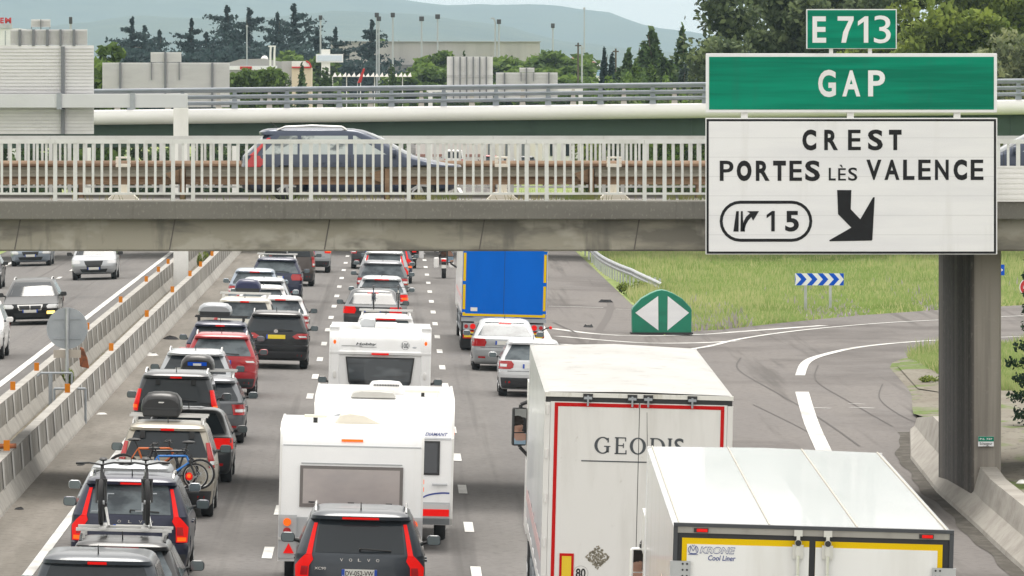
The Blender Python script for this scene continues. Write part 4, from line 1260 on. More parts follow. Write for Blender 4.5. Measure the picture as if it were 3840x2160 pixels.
# ---- bicycles
def make_bike(label, X, D, Z, frame_mt, rotz=0.0, rollx=0.0, wr=.335, group='bicycles carried on the cars', fat=.024, hb=.36, orient=None, scale=1.0):
    """bicycle standing along its own +Y: wheel, frame, fork, handlebar, saddle, crank"""
    t = thing('bicycle', label, 'bicycle', (X, D, Z), rotz, group)
    if orient: t.rotation_euler = orient
    t.scale = (scale,) * 3
    wb = 1.05
    def wheel(y):
        mb = MB(); n = 28; k = 8
        rows = [[((fat * math.cos(2 * PI * j / k)), y + (wr + fat * math.sin(2 * PI * j / k) - fat) * math.cos(2 * PI * i / n), wr + (wr + fat * math.sin(2 * PI * j / k) - fat) * math.sin(2 * PI * i / n)) for j in range(k)] for i in range(n + 1)]
        mb.grid(rows, 0, True)
        o = mb.build('wheel', RUBBER, t, smooth=60)
        r2 = wr - fat * 2
        mb = MB()
        mb.tube([(0, y + r2 * math.cos(2 * PI * i / n), wr + r2 * math.sin(2 * PI * i / n)) for i in range(n + 1)], .011, 5)
        mb.build('rim', ALU, o)
        mb = MB()
        for i in range(12):
            a = 2 * PI * i / 12; mb.cyl((.02 * (-1) ** i, y, wr), (0, y + r2 * math.cos(a), wr + r2 * math.sin(a)), .003, n=3)
        mb.cyl((-.05, y, wr), (.05, y, wr), .03, n=8)
        mb.build('spokes', GALV, o)
    wheel(0); wheel(wb)
    bbp = (0, .43, wr - .04); seat = (0, .27, wr + .42); head_t = (0, wb - .18, wr + .42); head_b = (0, wb - .13, wr + .28)
    mb = MB()
    mb.tube([bbp, seat], .02); mb.tube([seat, head_t], .022); mb.tube([bbp, head_b], .025); mb.tube([head_b, head_t], .024)
    for sx_ in (-.05, .05): mb.tube([(sx_, 0, wr), bbp], .012); mb.tube([(sx_, 0, wr), seat], .011)
    mb.build('frame', frame_mt, t, smooth=60)
    mb = MB()
    for sx_ in (-.062, .062): mb.tube([(sx_, wb, wr), (sx_, wb - .115, wr + .30)], .021)
    mb.box(-.085, .085, wb - .145, wb - .085, wr + .29, wr + .33)
    mb.build('fork', BLACK, t, smooth=60)
    mb = MB()
    mb.tube([head_t, (0, wb - .21, wr + .52)], .018)
    mb.tube([(-hb, wb - .26, wr + .55), (-.17, wb - .20, wr + .56), (0, wb - .19, wr + .53), (.17, wb - .20, wr + .56), (hb, wb - .26, wr + .55)], .014)
    for g in (-1, 1):
        mb.tube([(g * (hb - .12), wb - .26, wr + .55), (g * hb, wb - .28, wr + .55)], .02)
        mb.tube([(g * (hb - .15), wb - .22, wr + .555), (g * (hb - .10), wb - .15, wr + .53), (g * (hb - .02), wb - .16, wr + .525)], .008)
    mb.build('handlebar', BLACK, t, smooth=60)
    mb = MB(); mb.tube([seat, (0, .22, wr + .56)], .014)
    mb.ball((0, .20, wr + .58), .13, sx=.5, sy=1.0, sz=.25, n=8)
    mb.build('saddle', BLACK, t, smooth=60)
    mb = MB(); mb.cyl((.035, .43, wr - .04), (.045, .43, wr - .04), .09, n=14); mb.tube([(.05, .43, wr - .04), (.06, .55, wr - .16), (.16, .55, wr - .16)], .012); mb.tube([(-.05, .43, wr - .04), (-.06, .31, wr + .08), (-.16, .31, wr + .08)], .012)
    mb.build('crank', GALVD, t)
    return t

# ------------------------------------------------------------------ paints
P_SLATE = paint('slate', (0.035, 0.045, 0.058))
P_BLACK = paint('black', (0.010, 0.011, 0.013))
P_NAVY = paint('navy', (0.012, 0.016, 0.042))
P_SILVER = paint('silver', (0.42, 0.44, 0.46), 0.5)
P_SILVB = paint('silver_blue', (0.30, 0.35, 0.42), 0.5)
P_GREY = paint('grey', (0.14, 0.15, 0.165), 0.4)
P_LGREY = paint('light_grey', (0.34, 0.36, 0.38), 0.45)
P_BEIGE = paint('beige', (0.40, 0.37, 0.31), 0.4)
P_CREAM = paint('cream', (0.60, 0.58, 0.52), 0.2)
P_RED = paint('red', (0.34, 0.010, 0.018), 0.2)
P_WHITE = paint('white', (0.72, 0.72, 0.72), 0.0)
P_BROWN = paint('brown', (0.070, 0.055, 0.050), 0.3)
P_BLUEG = paint('blue_grey', (0.045, 0.060, 0.095), 0.3)
P_DGREY = paint('dark_grey', (0.045, 0.05, 0.056), 0.3)
P_NIGHT = paint('night_blue', (0.02, 0.026, 0.06))

# ------------------------------------------------------------------ left lane of the queue
QG = 'cars queuing in the left lane'
make_car('slate grey people carrier at the bottom left corner, its high brake lamp lit', 'car', 'people_carrier', 'mpv', -4.02, 103.0, P_SLATE, 4.4, 1.84, 1.66, 'tall', False, 'short', group=QG)
t2, c2 = make_car('low black estate car carrying two upright bicycles on its roof', 'car', 'estate_car', 'estate', -3.92, 109.4, P_BLACK, 4.5, 1.78, 1.46, 'block', True, 'long', rails=BLACK, bars=True, glass=GLASSL, group=QG)
for xx in (-.30, .30):
    b = MB().box(xx - .05, xx + .05, 1.0, 2.2, 1.56, 1.60); b.tube([(xx + .08, 1.35, 1.6), (xx + .02, 1.6, 1.85)], .018)
    b.build('bike_rail', ALU, t2)
FRD = mat('dark_bike_frame', (0.04, 0.04, 0.045), 0.4)
ga = gz(-3.9)
make_bike('dark bicycle upright on the roof of the low black estate, left of its pair', -4.22, 112.0, 1.60 + ga, FRD, rotz=PI, fat=.034, hb=.37)
make_bike('dark bicycle upright on the roof of the low black estate, right of its pair', -3.62, 112.0, 1.60 + ga, FRD, rotz=PI + .06, fat=.034, hb=.33)
t, c = make_car('navy SUV with tall lit tail lamps just ahead of the roof bicycles', 'car', 'suv', 'suv', -4.22, 122.2, P_NAVY, 4.65, 1.89, 1.71, 'volvo', True, 'mid', rails=CHROME, glass=GLASSL, low=TRIM, group=QG)
zt = 1.005
for i, ch in enumerate('VOLVO'):
    xx = -.34 + .17 * i
    yy = c.rear(zt, xx / (c.W / 2), .02)[1]
    text(ch, CHROME, t, (xx - .028, xx + .028, zt - .022, zt + .022), yy, name='badge_letter', bold=0.02)
make_car('silver grey hatchback mostly hidden ahead of the navy SUV', 'car', 'hatchback', 'hatch', -4.5, 130.0, P_LGREY, 4.3, 1.80, 1.52, 'block', group=QG)
t, c = make_car('beige people carrier with a black roof box and a rear rack full of bicycles', 'car', 'people_carrier', 'mpv', -4.2, 141.0, P_BEIGE, 4.45, 1.76, 1.72, 'tall', False, 'short', rails=ALU, bars=True, mirror=BLACK, low=TRIM, group=QG)
for g in (-.45, .45): MB().box(g - .045, g + .045, c.at(1.50)[0] - .05, c.at(1.50)[0] + .02, 1.44, 1.58).build('window_hinge', BLACK, t)
# rear carrier: part of the car, with its own lamps and plate
rk = MB()
rk.tube([(-.3, 0, .5), (-.3, -.62, .5)], .025); rk.tube([(.3, 0, .5), (.3, -.62, .5)], .025)
for yy in (-.2, -.38, -.56): rk.box(-.62, .62, yy - .04, yy + .04, .50, .53)
rk.tube([(-.2, -.12, .5), (-.2, -.12, 1.25), (.2, -.12, 1.25), (.2, -.12, .5)], .02)
rkO = rk.build('bicycle_rack', BLACK, t)
MB().box(-.12, .24, -.64, -.62, .66, .78).build('rack_plate', PLATE, rkO)
for g, xx in ((-1, -.78), (1, .44)):
    MB().ball((xx, -.63, .80), .075, n=10, sx=.9, sy=.3).build('rack_lamp', REDON, rkO)
    MB().ball((xx, -.66, .81), .04, n=8, sx=.9, sy=.3).build('rack_indicator', AMBON, rkO)
ORF = mat('orange_bike_frame', (0.60, 0.13, 0.02), 0.4); BLF = mat('blue_bike_frame', (0.03, 0.20, 0.60), 0.4)
gb = gz(-4.2)
make_bike('large bicycle with an orange frame on the rack behind the beige people carrier', -4.95, 140.78, .53 + gb, ORF, orient=(0, 0, -PI / 2 - .03), wr=.33, fat=.025, hb=.30)
make_bike('small bicycle with a blue frame on the rack behind the beige people carrier', -4.55, 140.42, .55 + gb, BLF, orient=(0, R(-4), -PI / 2 + .04), wr=.27, fat=.02, hb=.26, scale=.88)
make_bike('dark bicycle with grey rims on the rack behind the beige people carrier', -3.55, 140.60, .54 + gb, FRD, orient=(0, 0, PI / 2), wr=.28, fat=.022, hb=.28)
roof_box('black roof box on the beige people carrier with the rack of bicycles', -4.30, 141.9, .74, 1.83 + gb, 2.24 + gb, mat('black_box', (0.018, 0.018, 0.02), 0.35), badge=(None, CHROME, .05, .55, .61))
make_car('black saloon with a big lit right tail lamp beside the black roof box', 'car', 'saloon_car', 'sedan', -4.15, 153.0, P_DGREY, 4.7, 1.82, 1.46, 'big', True, 'mid', group=QG)
t, c = make_car('dark grey tall people carrier with lit tail lamps in its pillars and silver rails', 'car', 'people_carrier', 'mpv', -4.68, 163.4, P_DGREY, 4.4, 1.78, 1.80, 'tall', True, 'short', rails=ALU, winw=.86, group=QG)
for g in (-.38, .38): MB().box(g - .05, g + .05, c.at(1.58)[0] - .05, c.at(1.58)[0] + .02, 1.52, 1.64).build('window_hinge', BLACK, t)
make_car('dark grey estate carrying a black roof box with a blue badge', 'car', 'estate_car', 'estate', -4.22, 169.6, P_GREY, 4.6, 1.80, 1.47, 'block', False, None, rails=ALU, bars=True, group=QG)
bx_ = roof_box('black roof box with a blue and white badge on the dark grey estate', -4.38, 170.9, .74, 1.50 + gb, 1.90 + gb, mat('black_box', (0.018, 0.018, 0.02), 0.35), badge=(None, SIGNBLUE, .21, .42, .62))
MB().box(-.09, .09, .036, .046, .17, .22).build('badge', PLATE, bx_)
make_car('pale grey estate with silver rails beside the red crossover', 'car', 'estate_car', 'estate', -4.79, 183.6, P_LGREY, 4.6, 1.80, 1.55, 'block', False, None, rails=ALU, mirror=BLACK, group=QG)
make_car('bright red crossover with white roof rails, the only red car', 'car', 'crossover', 'suv', -4.40, 194.0, P_RED, 4.3, 1.80, 1.62, 'wide', False, None, rails=WHITE, low=TRIM, glass=GLASSL, group=QG)
make_car('dark blue estate with a blue sticker on its rear window, under a silver roof box', 'car', 'estate_car', 'estate', -4.69, 205.4, P_NIGHT, 4.6, 1.82, 1.55, 'block', False, 'short', bars='black', group=QG)
t = bpy.data.objects[[o.name for o in COL.objects if o.name.startswith('estate_car')][-1]]
roof_box('silver grey roof box over a dark tray on the dark blue estate', -4.82, 206.7, .90, 1.68 + gb, 2.02 + gb, P_LGREY)
t, c = make_car('black crossover with a yellow British number plate and wide tail lamps', 'car', 'crossover', 'suv', -3.32, 214.0, P_BLACK, 4.38, 1.81, 1.60, 'wide', False, None, rails=CHROME, low=TRIM, plate='y', group=QG)
MB().cyl((0, c.rear(1.05, 0, .015)[1], 1.05), (0, c.rear(1.05, 0, .03)[1], 1.05), .06, n=14).build('emblem', CHROME, t)
make_car('cream people carrier under a navy roof box', 'car', 'people_carrier', 'mpv', -4.38, 223.0, P_CREAM, 4.4, 1.80, 1.70, 'tall', False, 'short', bars=True, glass=GLASSL, group=QG)
roof_box('navy blue roof box on the cream people carrier', -4.30, 225.5, .76, 1.78 + gb, 2.17 + gb, mat('navy_box', (0.016, 0.022, 0.075), 0.3))
make_car('small white hatchback with a lit high brake lamp beside the cream people carrier', 'car', 'hatchback', 'hatch', -3.5, 233.6, P_WHITE, 4.1, 1.74, 1.47, 'block', False, 'mid', glass=GLASSL, mirror=BLACK, group=QG)
make_car('white hatchback half hidden behind the navy roof box', 'car', 'hatchback', 'hatch', -4.2, 244.2, P_WHITE, 4.1, 1.74, 1.50, 'block', glass=GLASSL, group=QG)
make_car('silver hatchback with a red right tail lamp behind the white hatchbacks', 'car', 'hatchback', 'hatch', -4.32, 252.2, P_SILVER, 4.3, 1.78, 1.53, 'round', group=QG)
make_car('silver blue estate left of the dark blue SUV with the roof box', 'car', 'estate_car', 'estate', -4.85, 265.0, P_SILVB, 4.5, 1.78, 1.50, 'block', False, 'mid', glass=GLASSL, group=QG)
make_car('dark blue SUV with a silver roof box just below the bridge girder', 'car', 'suv', 'suv', -4.28, 277.4, P_NIGHT, 4.6, 1.86, 1.62, 'big', False, None, rails=ALU, bars=True, glass=GLASSL, group=QG)
roof_box('silver roof box on the dark blue SUV below the bridge girder', -4.30, 278.9, .86, 1.70 + gb, 2.05 + gb, P_SILVER)
make_car('dark brown van with a blacked out rear window below the bridge', 'van', 'van', 'van', -4.03, 299.4, P_BROWN, 4.4, 1.80, 1.84, 'van', False, None, low=TRIM, group=QG)
make_car('silver SUV with a lit lamp farthest along the left lane below the bridge', 'car', 'suv', 'suv', -3.60, 321.0, P_LGREY, 4.5, 1.84, 1.72, 'block', True, None, low=TRIM, group=QG)

# ------------------------------------------------------------------ middle lane
MG = 'vehicles in the middle lane'
t, c = make_car('black SUV with tall L shaped lit tail lamps and a French number plate', 'car', 'suv', 'suv', -.54, 113.0, P_SLATE, 4.95, 1.93, 1.77, 'volvo', True, 'long', rails=CHROME, low=TRIM, group=MG, plate=None)
zt = 1.055
for i, ch in enumerate('VOLVO'):
    xx = -.265 + .1325 * i
    text(ch, CHROME, t, (xx - .024, xx + .024, zt - .022, zt + .022), c.rear(zt, xx / (c.W / 2), .02)[1], name='badge_letter', bold=0.02)
text('XC90', CHROME, t, (-.66, -.49, .905, .945), c.rear(.925, .6, .03)[1], name='badge', bold=0.02)
pl = MB().box(-.26, .26, c.rear(.88, 0, .028)[1], c.rear(.88, 0, .0)[1], .80, .92).build('number_plate', PLATE, t)
yy = c.rear(.88, 0, .028)[1]
MB().box(-.26, -.215, yy - .004, yy, .80, .92).build('blue_band', BLUEB, pl)
MB().box(.22, .26, yy - .004, yy, .80, .92).build('blue_band', BLUEB, pl)
text('DV-052-VW', SIGNBLACK, pl, (-.205, .21, .825, .897), yy - .004, bold=0.012)
text('F', PLATE, pl, (-.247, -.230, .815, .835), yy - .006, bold=0.02)
for xx, zz_ in ((-1, 1), (1, 1)):
    pass
t, c = make_car('white people carrier with two roof bicycles beyond the caravan marked 100', 'car', 'people_carrier', 'mpv', -.28, 211.2, P_WHITE, 4.6, 1.80, 1.66, 'block', True, 'long', rails=ALU, bars=True, glass=GLASSL, mirror=BLACK, group=MG)
BK1 = mat('steel_blue_frame', (0.08, 0.16, 0.32), 0.4); BK2 = mat('pale_frame', (0.62, 0.60, 0.56), 0.4)
gm = gz(-.3)
make_bike('steel blue bicycle on the roof of the white people carrier, left of the two', -.58, 213.6, 1.77 + gm, BK1, rotz=PI, hb=.56, fat=.03, scale=.68)
make_bike('pale bicycle on the roof of the white people carrier, right of the two', .10, 213.6, 1.77 + gm, BK2, rotz=PI, hb=.46, fat=.03, scale=.68)
make_car('dark grey saloon with lit tail lamps just ahead of the white people carrier', 'car', 'saloon_car', 'sedan', -.72, 244.0, P_DGREY, 4.75, 1.84, 1.46, 'big', True, None, mirror=BLACK, group=MG)
make_car('silver hatchback with a long lit high brake lamp ahead of the dark grey saloon', 'car', 'hatchback', 'hatch', -.47, 259.0, P_SILVER, 4.3, 1.78, 1.50, 'block', True, 'long', glass=GLASSL, group=MG)
make_car('grey SUV with unlit red lamps and roof rails in the middle lane', 'car', 'suv', 'suv', -.46, 277.0, P_GREY, 4.5, 1.84, 1.60, 'block', False, None, rails=ALU, glass=GLASSL, group=MG)
make_car('grey SUV with tall lit corner lamps ahead of the grey SUV with unlit lamps', 'car', 'suv', 'suv', -.42, 291.0, P_LGREY, 4.6, 1.86, 1.66, 'volvo', True, None, rails=ALU, glass=GLASSL, group=MG)
make_car('grey estate farthest along the middle lane, under the bridge girder', 'car', 'estate_car', 'estate', -.22, 307.0, P_BLUEG, 4.6, 1.84, 1.58, 'volvo', True, None, glass=GLASSL, group=MG)
make_car('dark car glimpsed at the left of the middle lane right under the girder', 'car', 'hatchback', 'hatch', -1.0, 329.0, P_DGREY, 4.2, 1.76, 1.50, 'block', False, None, group=MG)

# ------------------------------------------------------------------ right lane
RG = 'vehicles in the right lane'
t, c = make_car('silver hatchback with round red lamps half hidden by the white curtain trailer', 'car', 'hatchback', 'hatch', 3.55, 199.0, paint('pale_silver', (0.62, 0.64, 0.66), 0.3), 4.2, 1.76, 1.49, 'round', False, None, low=TRIM, glass=GLASSL, group=RG)
t, c = make_car('silver saloon with a Belgian number plate behind the blue trailer', 'car', 'saloon_car', 'sedan', 3.07, 216.5, P_SILVER, 4.75, 1.82, 1.46, 'big', False, 'mid', glass=GLASSL, low=None, group=RG)

# ------------------------------------------------------------------ oncoming cars
OG = 'oncoming cars on the far carriageway'
def oncoming(label, cat, name, st, X, D, pm, L, W, H, **k):
    return make_car(label, cat, name, st, X, D + L, pm, L, W, H, rotz=PI, roll=0.025, group=OG, **k)
t, c = oncoming('black oncoming estate with a chrome grille and a lit yellow lamp', 'car', 'estate_car', 'estate', -12.2, 258.5, P_BLACK, 4.9, 1.86, 1.50, rails=CHROME, mirror=BLACK, antenna=False)
rpatch(c, [(c.hf - .21, -.40, .40), (c.hf - .01, -.46, .46)], c.front, .016, 6).build('grille_frame', CHROME, t, smooth=50)
mbg = rpatch(c, [(c.hf - .185, -.36, -.015), (c.hf - .05, -.40, -.015)], c.front, .020, 6)
mb2 = rpatch(c, [(c.hf - .185, .015, .36), (c.hf - .05, .015, .40)], c.front, .020, 6); mbg.add(mb2.v, mb2.f); mbg.build('grille_slats', TRIM, t)
rpatch(c, [(.37, -.60, -.88), (.47, -.60, -.88)], c.front, .016, 4).build('fog_lamp', YELON, t)
t, c = oncoming('silver oncoming estate with a dark framed grille near the gantry post', 'car', 'estate_car', 'suv', -12.35, 317.0, P_SILVER, 4.6, 1.84, 1.58, rails=ALU, mirror=BLACK, antenna=False)
rpatch(c, [(c.hf - .42, -.30, .30), (c.hf - .06, -.34, .34)], c.front, .016, 6).build('grille', BLACK, t)
oncoming('pale oncoming car cut off by the bridge girder at upper left', 'car', 'saloon_car', 'sedan', -16.25, 344.5, P_SILVB, 4.6, 1.80, 1.46, antenna=False)
oncoming('white oncoming SUV cut off by the left edge of the picture', 'car', 'suv', 'suv', -12.40, 226.0, P_WHITE, 4.6, 1.88, 1.70, mirror=P_WHITE, antenna=False)
oncoming('dark oncoming car mostly outside the left edge', 'car', 'hatchback', 'hatch', -16.52, 306.5, P_BLACK, 4.2, 1.78, 1.50, mirror=BLACK, antenna=False)
for lb, X, D, pm, st in (('small white oncoming car seen below the bridge crash barrier', -14.2, 556, P_WHITE, 'hatch'), ('small blue oncoming car seen below the bridge crash barrier', -15.6, 582, paint('mid_blue', (0.05, 0.09, 0.30)), 'estate'),
                         ('distant oncoming car with a bright yellow lamp seen through the railing', -12.9, 570, P_SILVER, 'hatch'), ('distant silver oncoming car at the left seen through the railing', -19.2 + 1.0, 575, P_SILVER, 'sedan')):
    t, c = oncoming(lb, 'car', 'distant_car', st, X, D, pm, 4.3, 1.78, 1.5, antenna=False)
    if 'yellow' in lb: rpatch(c, [(.58, -.6, -1.0), (.75, -.6, -1.0)], c.front, .03, 4).build('lit_headlight', YELON, t)
for lb, X, D, pm, st in (('distant dark car ahead on the motorway glimpsed below the crash barrier', -4.0, 545, P_DGREY, 'hatch'), ('distant white car in the middle lane glimpsed through the railing', 3.0, 560, P_WHITE, 'hatch'), ('distant white van in the right lane glimpsed through the railing', 8.0, 590, P_WHITE, 'van')):
    make_car(lb, 'car' if st != 'van' else 'van', 'distant_car', st, X, D, pm, 4.4, 1.8, 1.5 if st != 'van' else 2.0, antenna=False, group='distant cars')

# ------------------------------------------------------------------ cars on the near bridge
NOSE.update(hood=.98, ws=.88)
t, c = make_car('dark blue grey estate driving across the bridge behind the railing', 'car', 'estate_car', 'estate', 0, 0, P_BLUEG, 4.45, 1.77, 1.46, 'side', False, None, rails=ALU, glass=GLASSL, low=TRIM, sideglass=PALEG, roll=0, zoff=5.64)
t.location = ((893 - VPX) * 152.8 / F, 153.6, 5.645); t.rotation_euler = (0, 0, -PI / 2)
NOSE.clear()
t, c = make_car('dark blue car on the bridge at the right edge beyond the exit sign', 'car', 'saloon_car', 'estate', 0, 0, P_BLUEG, 4.5, 1.80, 1.52, 'block', False, None, glass=GLASSL, sideglass=PALEG, roll=0, zoff=5.64)
t.location = (15.3, 155.6, 5.645); t.rotation_euler = (0, 0, PI / 2)
# ================================================================== PEOPLE
def person(label, loc, rotz, J, E, skin_bones=(), pants=None, top=None, roll=0.0, helmet=None, hair=HAIRM, group=None, hands=True):
    """one continuous body grown from joints J {name: (x, y, z, radius)} along edges E"""
    t = thing('person', label, 'person', loc, rotz, group, roll)
    names = list(J); V = [J[n][:3] for n in names]; Rr = [J[n][3] for n in names]
    ed = [(names.index(a), names.index(b)) for a, b in E]
    for sd in 'lr':
        if not hands or 'hand_' + sd not in J: continue
        h = Vector(J['hand_' + sd][:3]); wv = Vector(J['wrist_' + sd][:3]); d = (h - wv).normalized()
        side = d.cross(Vector((0, 0, 1))).normalized(); hi = names.index('hand_' + sd)
        for k, (o, ln) in enumerate(((-.032, .065), (-.011, .075), (.011, .072), (.032, .058))):
            b = len(V); V.append(tuple(h + side * o + d * .03)); Rr.append(.011)
            V.append(tuple(h + side * o + d * (.03 + ln * .5) + Vector((0, 0, -.01)))); Rr.append(.010)
            V.append(tuple(h + side * o + d * (.03 + ln * .7) + Vector((0, 0, -.04)))); Rr.append(.009)
            ed += [(hi, b), (b, b + 1), (b + 1, b + 2)]
        g = 1 if sd == 'l' else -1
        b = len(V); V.append(tuple(wv + (h - wv) * .6 + side * g * .04)); Rr.append(.012); V.append(tuple(h + side * g * .055 + Vector((0, 0, -.02)))); Rr.append(.010)
        ed += [(names.index('wrist_' + sd), b), (b, b + 1)]
    me = bpy.data.meshes.new('body'); me.from_pydata(V, ed, [])
    o = bpy.data.objects.new('body', me); COL.objects.link(o)
    sk = o.modifiers.new('skin', 'SKIN'); sk.use_smooth_shade = True
    for i, r in enumerate(Rr): me.skin_vertices[0].data[i].radius = (r, r)
    me.skin_vertices[0].data[0].use_root = True
    sb = o.modifiers.new('sub', 'SUBSURF'); sb.levels = 1; sb.render_levels = 1
    dg = bpy.context.evaluated_depsgraph_get()
    m2 = bpy.data.meshes.new_from_object(o.evaluated_get(dg))
    bpy.data.objects.remove(o)
    m2.materials.clear()
    for mm in (SKIN, top or CLOTHB, pants or CLOTHD): m2.materials.append(mm)
    idx = []
    skinv = [Vector(J[n][:3]) for n in names if n.startswith(('hand', 'wrist', 'head', 'neck', 'chin', 'nose'))]
    legv = [Vector(J[n][:3]) for n in names if n.startswith(('hip', 'knee', 'ankle', 'toe'))]
    topv = [Vector(J[n][:3]) for n in names if n.startswith(('chest', 'shoulder', 'elbow', 'waist'))]
    for p in m2.polygons:
        c = p.center
        ds = min((c - v).length for v in skinv); dl = min((c - v).length for v in legv); dt = min((c - v).length for v in topv)
        idx.append(0 if ds <= dl and ds <= dt else (2 if dl < dt else 1))
    m2.polygons.foreach_set('material_index', idx)
    m2.polygons.foreach_set('use_smooth', [True] * len(idx))
    b = bpy.data.objects.new('body', m2); link(b, t)
    hx, hy, hz, hr = J['head']
    if helmet:
        MB().ball((hx, hy, hz + .02), .155, n=16, sx=.9, sy=1.05, sz=1.0).build('helmet', helmet, t, smooth=60)
        MB().box(hx - .10, hx + .10, hy + .10, hy + .165, hz - .03, hz + .07).build('visor', GLASS, t, bevel=.02)
    else:
        MB().ball((hx, hy - .025, hz + .045), .108, n=14, sx=.92, sy=1.02, sz=.88).build('hair', hair, t, smooth=60)
        for g in (-1, 1): MB().ball((hx + g * .034, hy + .088, hz + .005), .011, n=6).build('eye', BLACK, t)
    return t

def sit_skeleton(lean=0.05, hand=(.20, .48, .30), hand_out=0.0):
    J = {'waist': (0, 0, .08, .14), 'chest': (0, -lean, .34, .155), 'neck': (0, -lean, .52, .06), 'head': (0, -lean + .03, .64, .095), 'nose': (0, -lean + .125, .62, .018),
         'hip_l': (-.10, .04, .05, .095), 'hip_r': (.10, .04, .05, .095), 'knee_l': (-.16, .46, .10, .065), 'knee_r': (.16, .46, .10, .065), 'ankle_l': (-.15, .56, -.32, .045), 'ankle_r': (.15, .56, -.32, .045), 'toe_l': (-.16, .72, -.36, .035), 'toe_r': (.16, .72, -.36, .035),
         'shoulder_l': (-.19, -lean, .45, .065), 'shoulder_r': (.19, -lean, .45, .065), 'elbow_l': (-.27, .12, .24, .046), 'elbow_r': (.27, .12, .24, .046)}
    for g, sd in ((-1, 'l'), (1, 'r')):
        J['wrist_' + sd] = (g * (hand[0] + hand_out), hand[1] - .10, hand[2] - .02, .030); J['hand_' + sd] = (g * (hand[0] + hand_out), hand[1] - .02, hand[2], .034)
    E = [('waist', 'chest'), ('chest', 'neck'), ('neck', 'head'), ('head', 'nose')]
    for sd in 'lr':
        E += [('waist', 'hip_' + sd), ('hip_' + sd, 'knee_' + sd), ('knee_' + sd, 'ankle_' + sd), ('ankle_' + sd, 'toe_' + sd), ('chest', 'shoulder_' + sd), ('shoulder_' + sd, 'elbow_' + sd), ('elbow_' + sd, 'wrist_' + sd), ('wrist_' + sd, 'hand_' + sd)]
    return J, E

# ================================================================== LORRIES
MIRR = mat('lorry_mirror_glass', (0.82, 0.84, 0.86), 0.02, 1.0)
def lorry_wheels(t, ys, hw=1.25, r=.50):
    for y in ys:
        for g in (-1, 1): add_wheel(t, g * (hw - .20), y, r, .38)

def cab(t, y0, pm, mirror_at, mirror_size, housing, label, root_loc, rotz, shirt):
    """lorry cab ahead of the trailer with an open side window, seat, driver and a door mirror"""
    y1 = y0 + 2.2; hw = 1.22
    mb = MB()
    P = [(-hw, .95), (-hw, 1.95), (-hw, 3.05), (-hw + .1, 3.4), (hw - .1, 3.4), (hw, 3.05), (hw, 1.95), (hw, .95)]
    mb.box(-hw, hw, y0, y0 + .08, .95, 3.35)                 # rear wall
    mb.box(-hw, hw, y0, y1, .90, 1.00); mb.box(-hw, hw, y0, y1 - .3, 3.30, 3.38)
    for g in (-1, 1):
        xa, xb = (g * hw - .04, g * hw + .04)
        mb.box(xa, xb, y0 + .085, y1, 1.005, 2.05); mb.box(xa, xb, y0 + .085, y1 - .3, 2.85, 3.295)
        mb.box(xa, xb, y0 + .085, y0 + .80, 2.055, 2.845); mb.box(xa, xb, y1 - .35, y1 - .25, 2.055, 2.845)
    mb.box(-hw + .05, hw - .05, y1 - .04, y1 + .02, 1.005, 2.05)
    mb.build('cab', pm, t)
    rows = [[(-hw + .05, y1 - .02, 2.06), (hw - .05, y1 - .02, 2.06)], [(-hw + .05, y1 - .32, 3.29), (hw - .05, y1 - .32, 3.29)]]
    MB().grid(rows).build('windscreen', CLEARG, t)
    MB().box(-.85, -.40, y0 + .55, y0 + .70, 1.90, 2.62).build('seat', TRIM, t, bevel=.04)
    lorry_wheels(t, (y1 - 1.2,), hw)
    mx, my, mz = mirror_at; wv, hv = mirror_size
    # the driver sits behind the mirror; the mirror is turned so that he sees along the lorry
    drv = Vector((-.74, y0 + .98, 2.10))
    head = drv + Vector((0, -.02, .50))
    M = Vector(mirror_at)
    toc = (Vector((0, 0, CAMZ)) - Vector(root_loc) - M); toc.rotate(Matrix.Rotation(-rotz, 3, 'Z'))
    n = (toc.normalized() + (head - M).normalized()).normalized()
    az = math.atan2(n.x, -n.y)
    h = MB().box(-wv / 2, wv / 2, .0, .10, -hv / 2, hv / 2).build('door_mirror', housing, t, bevel=.035)
    h.location = mirror_at; h.rotation_euler = (0, 0, az)
    MB().box(-wv / 2 + .022, wv / 2 - .022, -.004, .0, -hv * .14, hv / 2 - .025).build('mirror_glass', MIRR, h)
    MB().box(-wv / 2 + .022, wv / 2 - .022, -.004, .0, -hv / 2 + .025, -hv * .17).build('mirror_glass', MIRR, h)
    a = MB(); a.tube([(-hw, my + .05, mz + hv / 2 + .10), (mx, my + .04, mz + hv / 2 + .04), (mx, my + .04, mz + hv / 2 - .05)], .03)
    a.tube([(-hw, my + .05, mz - hv / 2 - .16), (mx, my + .04, mz - hv / 2 - .02), (mx, my + .04, mz - hv / 2 + .05)], .03)
    a.build('mirror_arm', BLACK, t)
    J, E = sit_skeleton(.04, (.17, .46, .30))
    wl = Matrix.Rotation(rotz, 3, 'Z') @ drv
    person(label, tuple(Vector(root_loc) + wl), rotz, J, E, top=shirt)

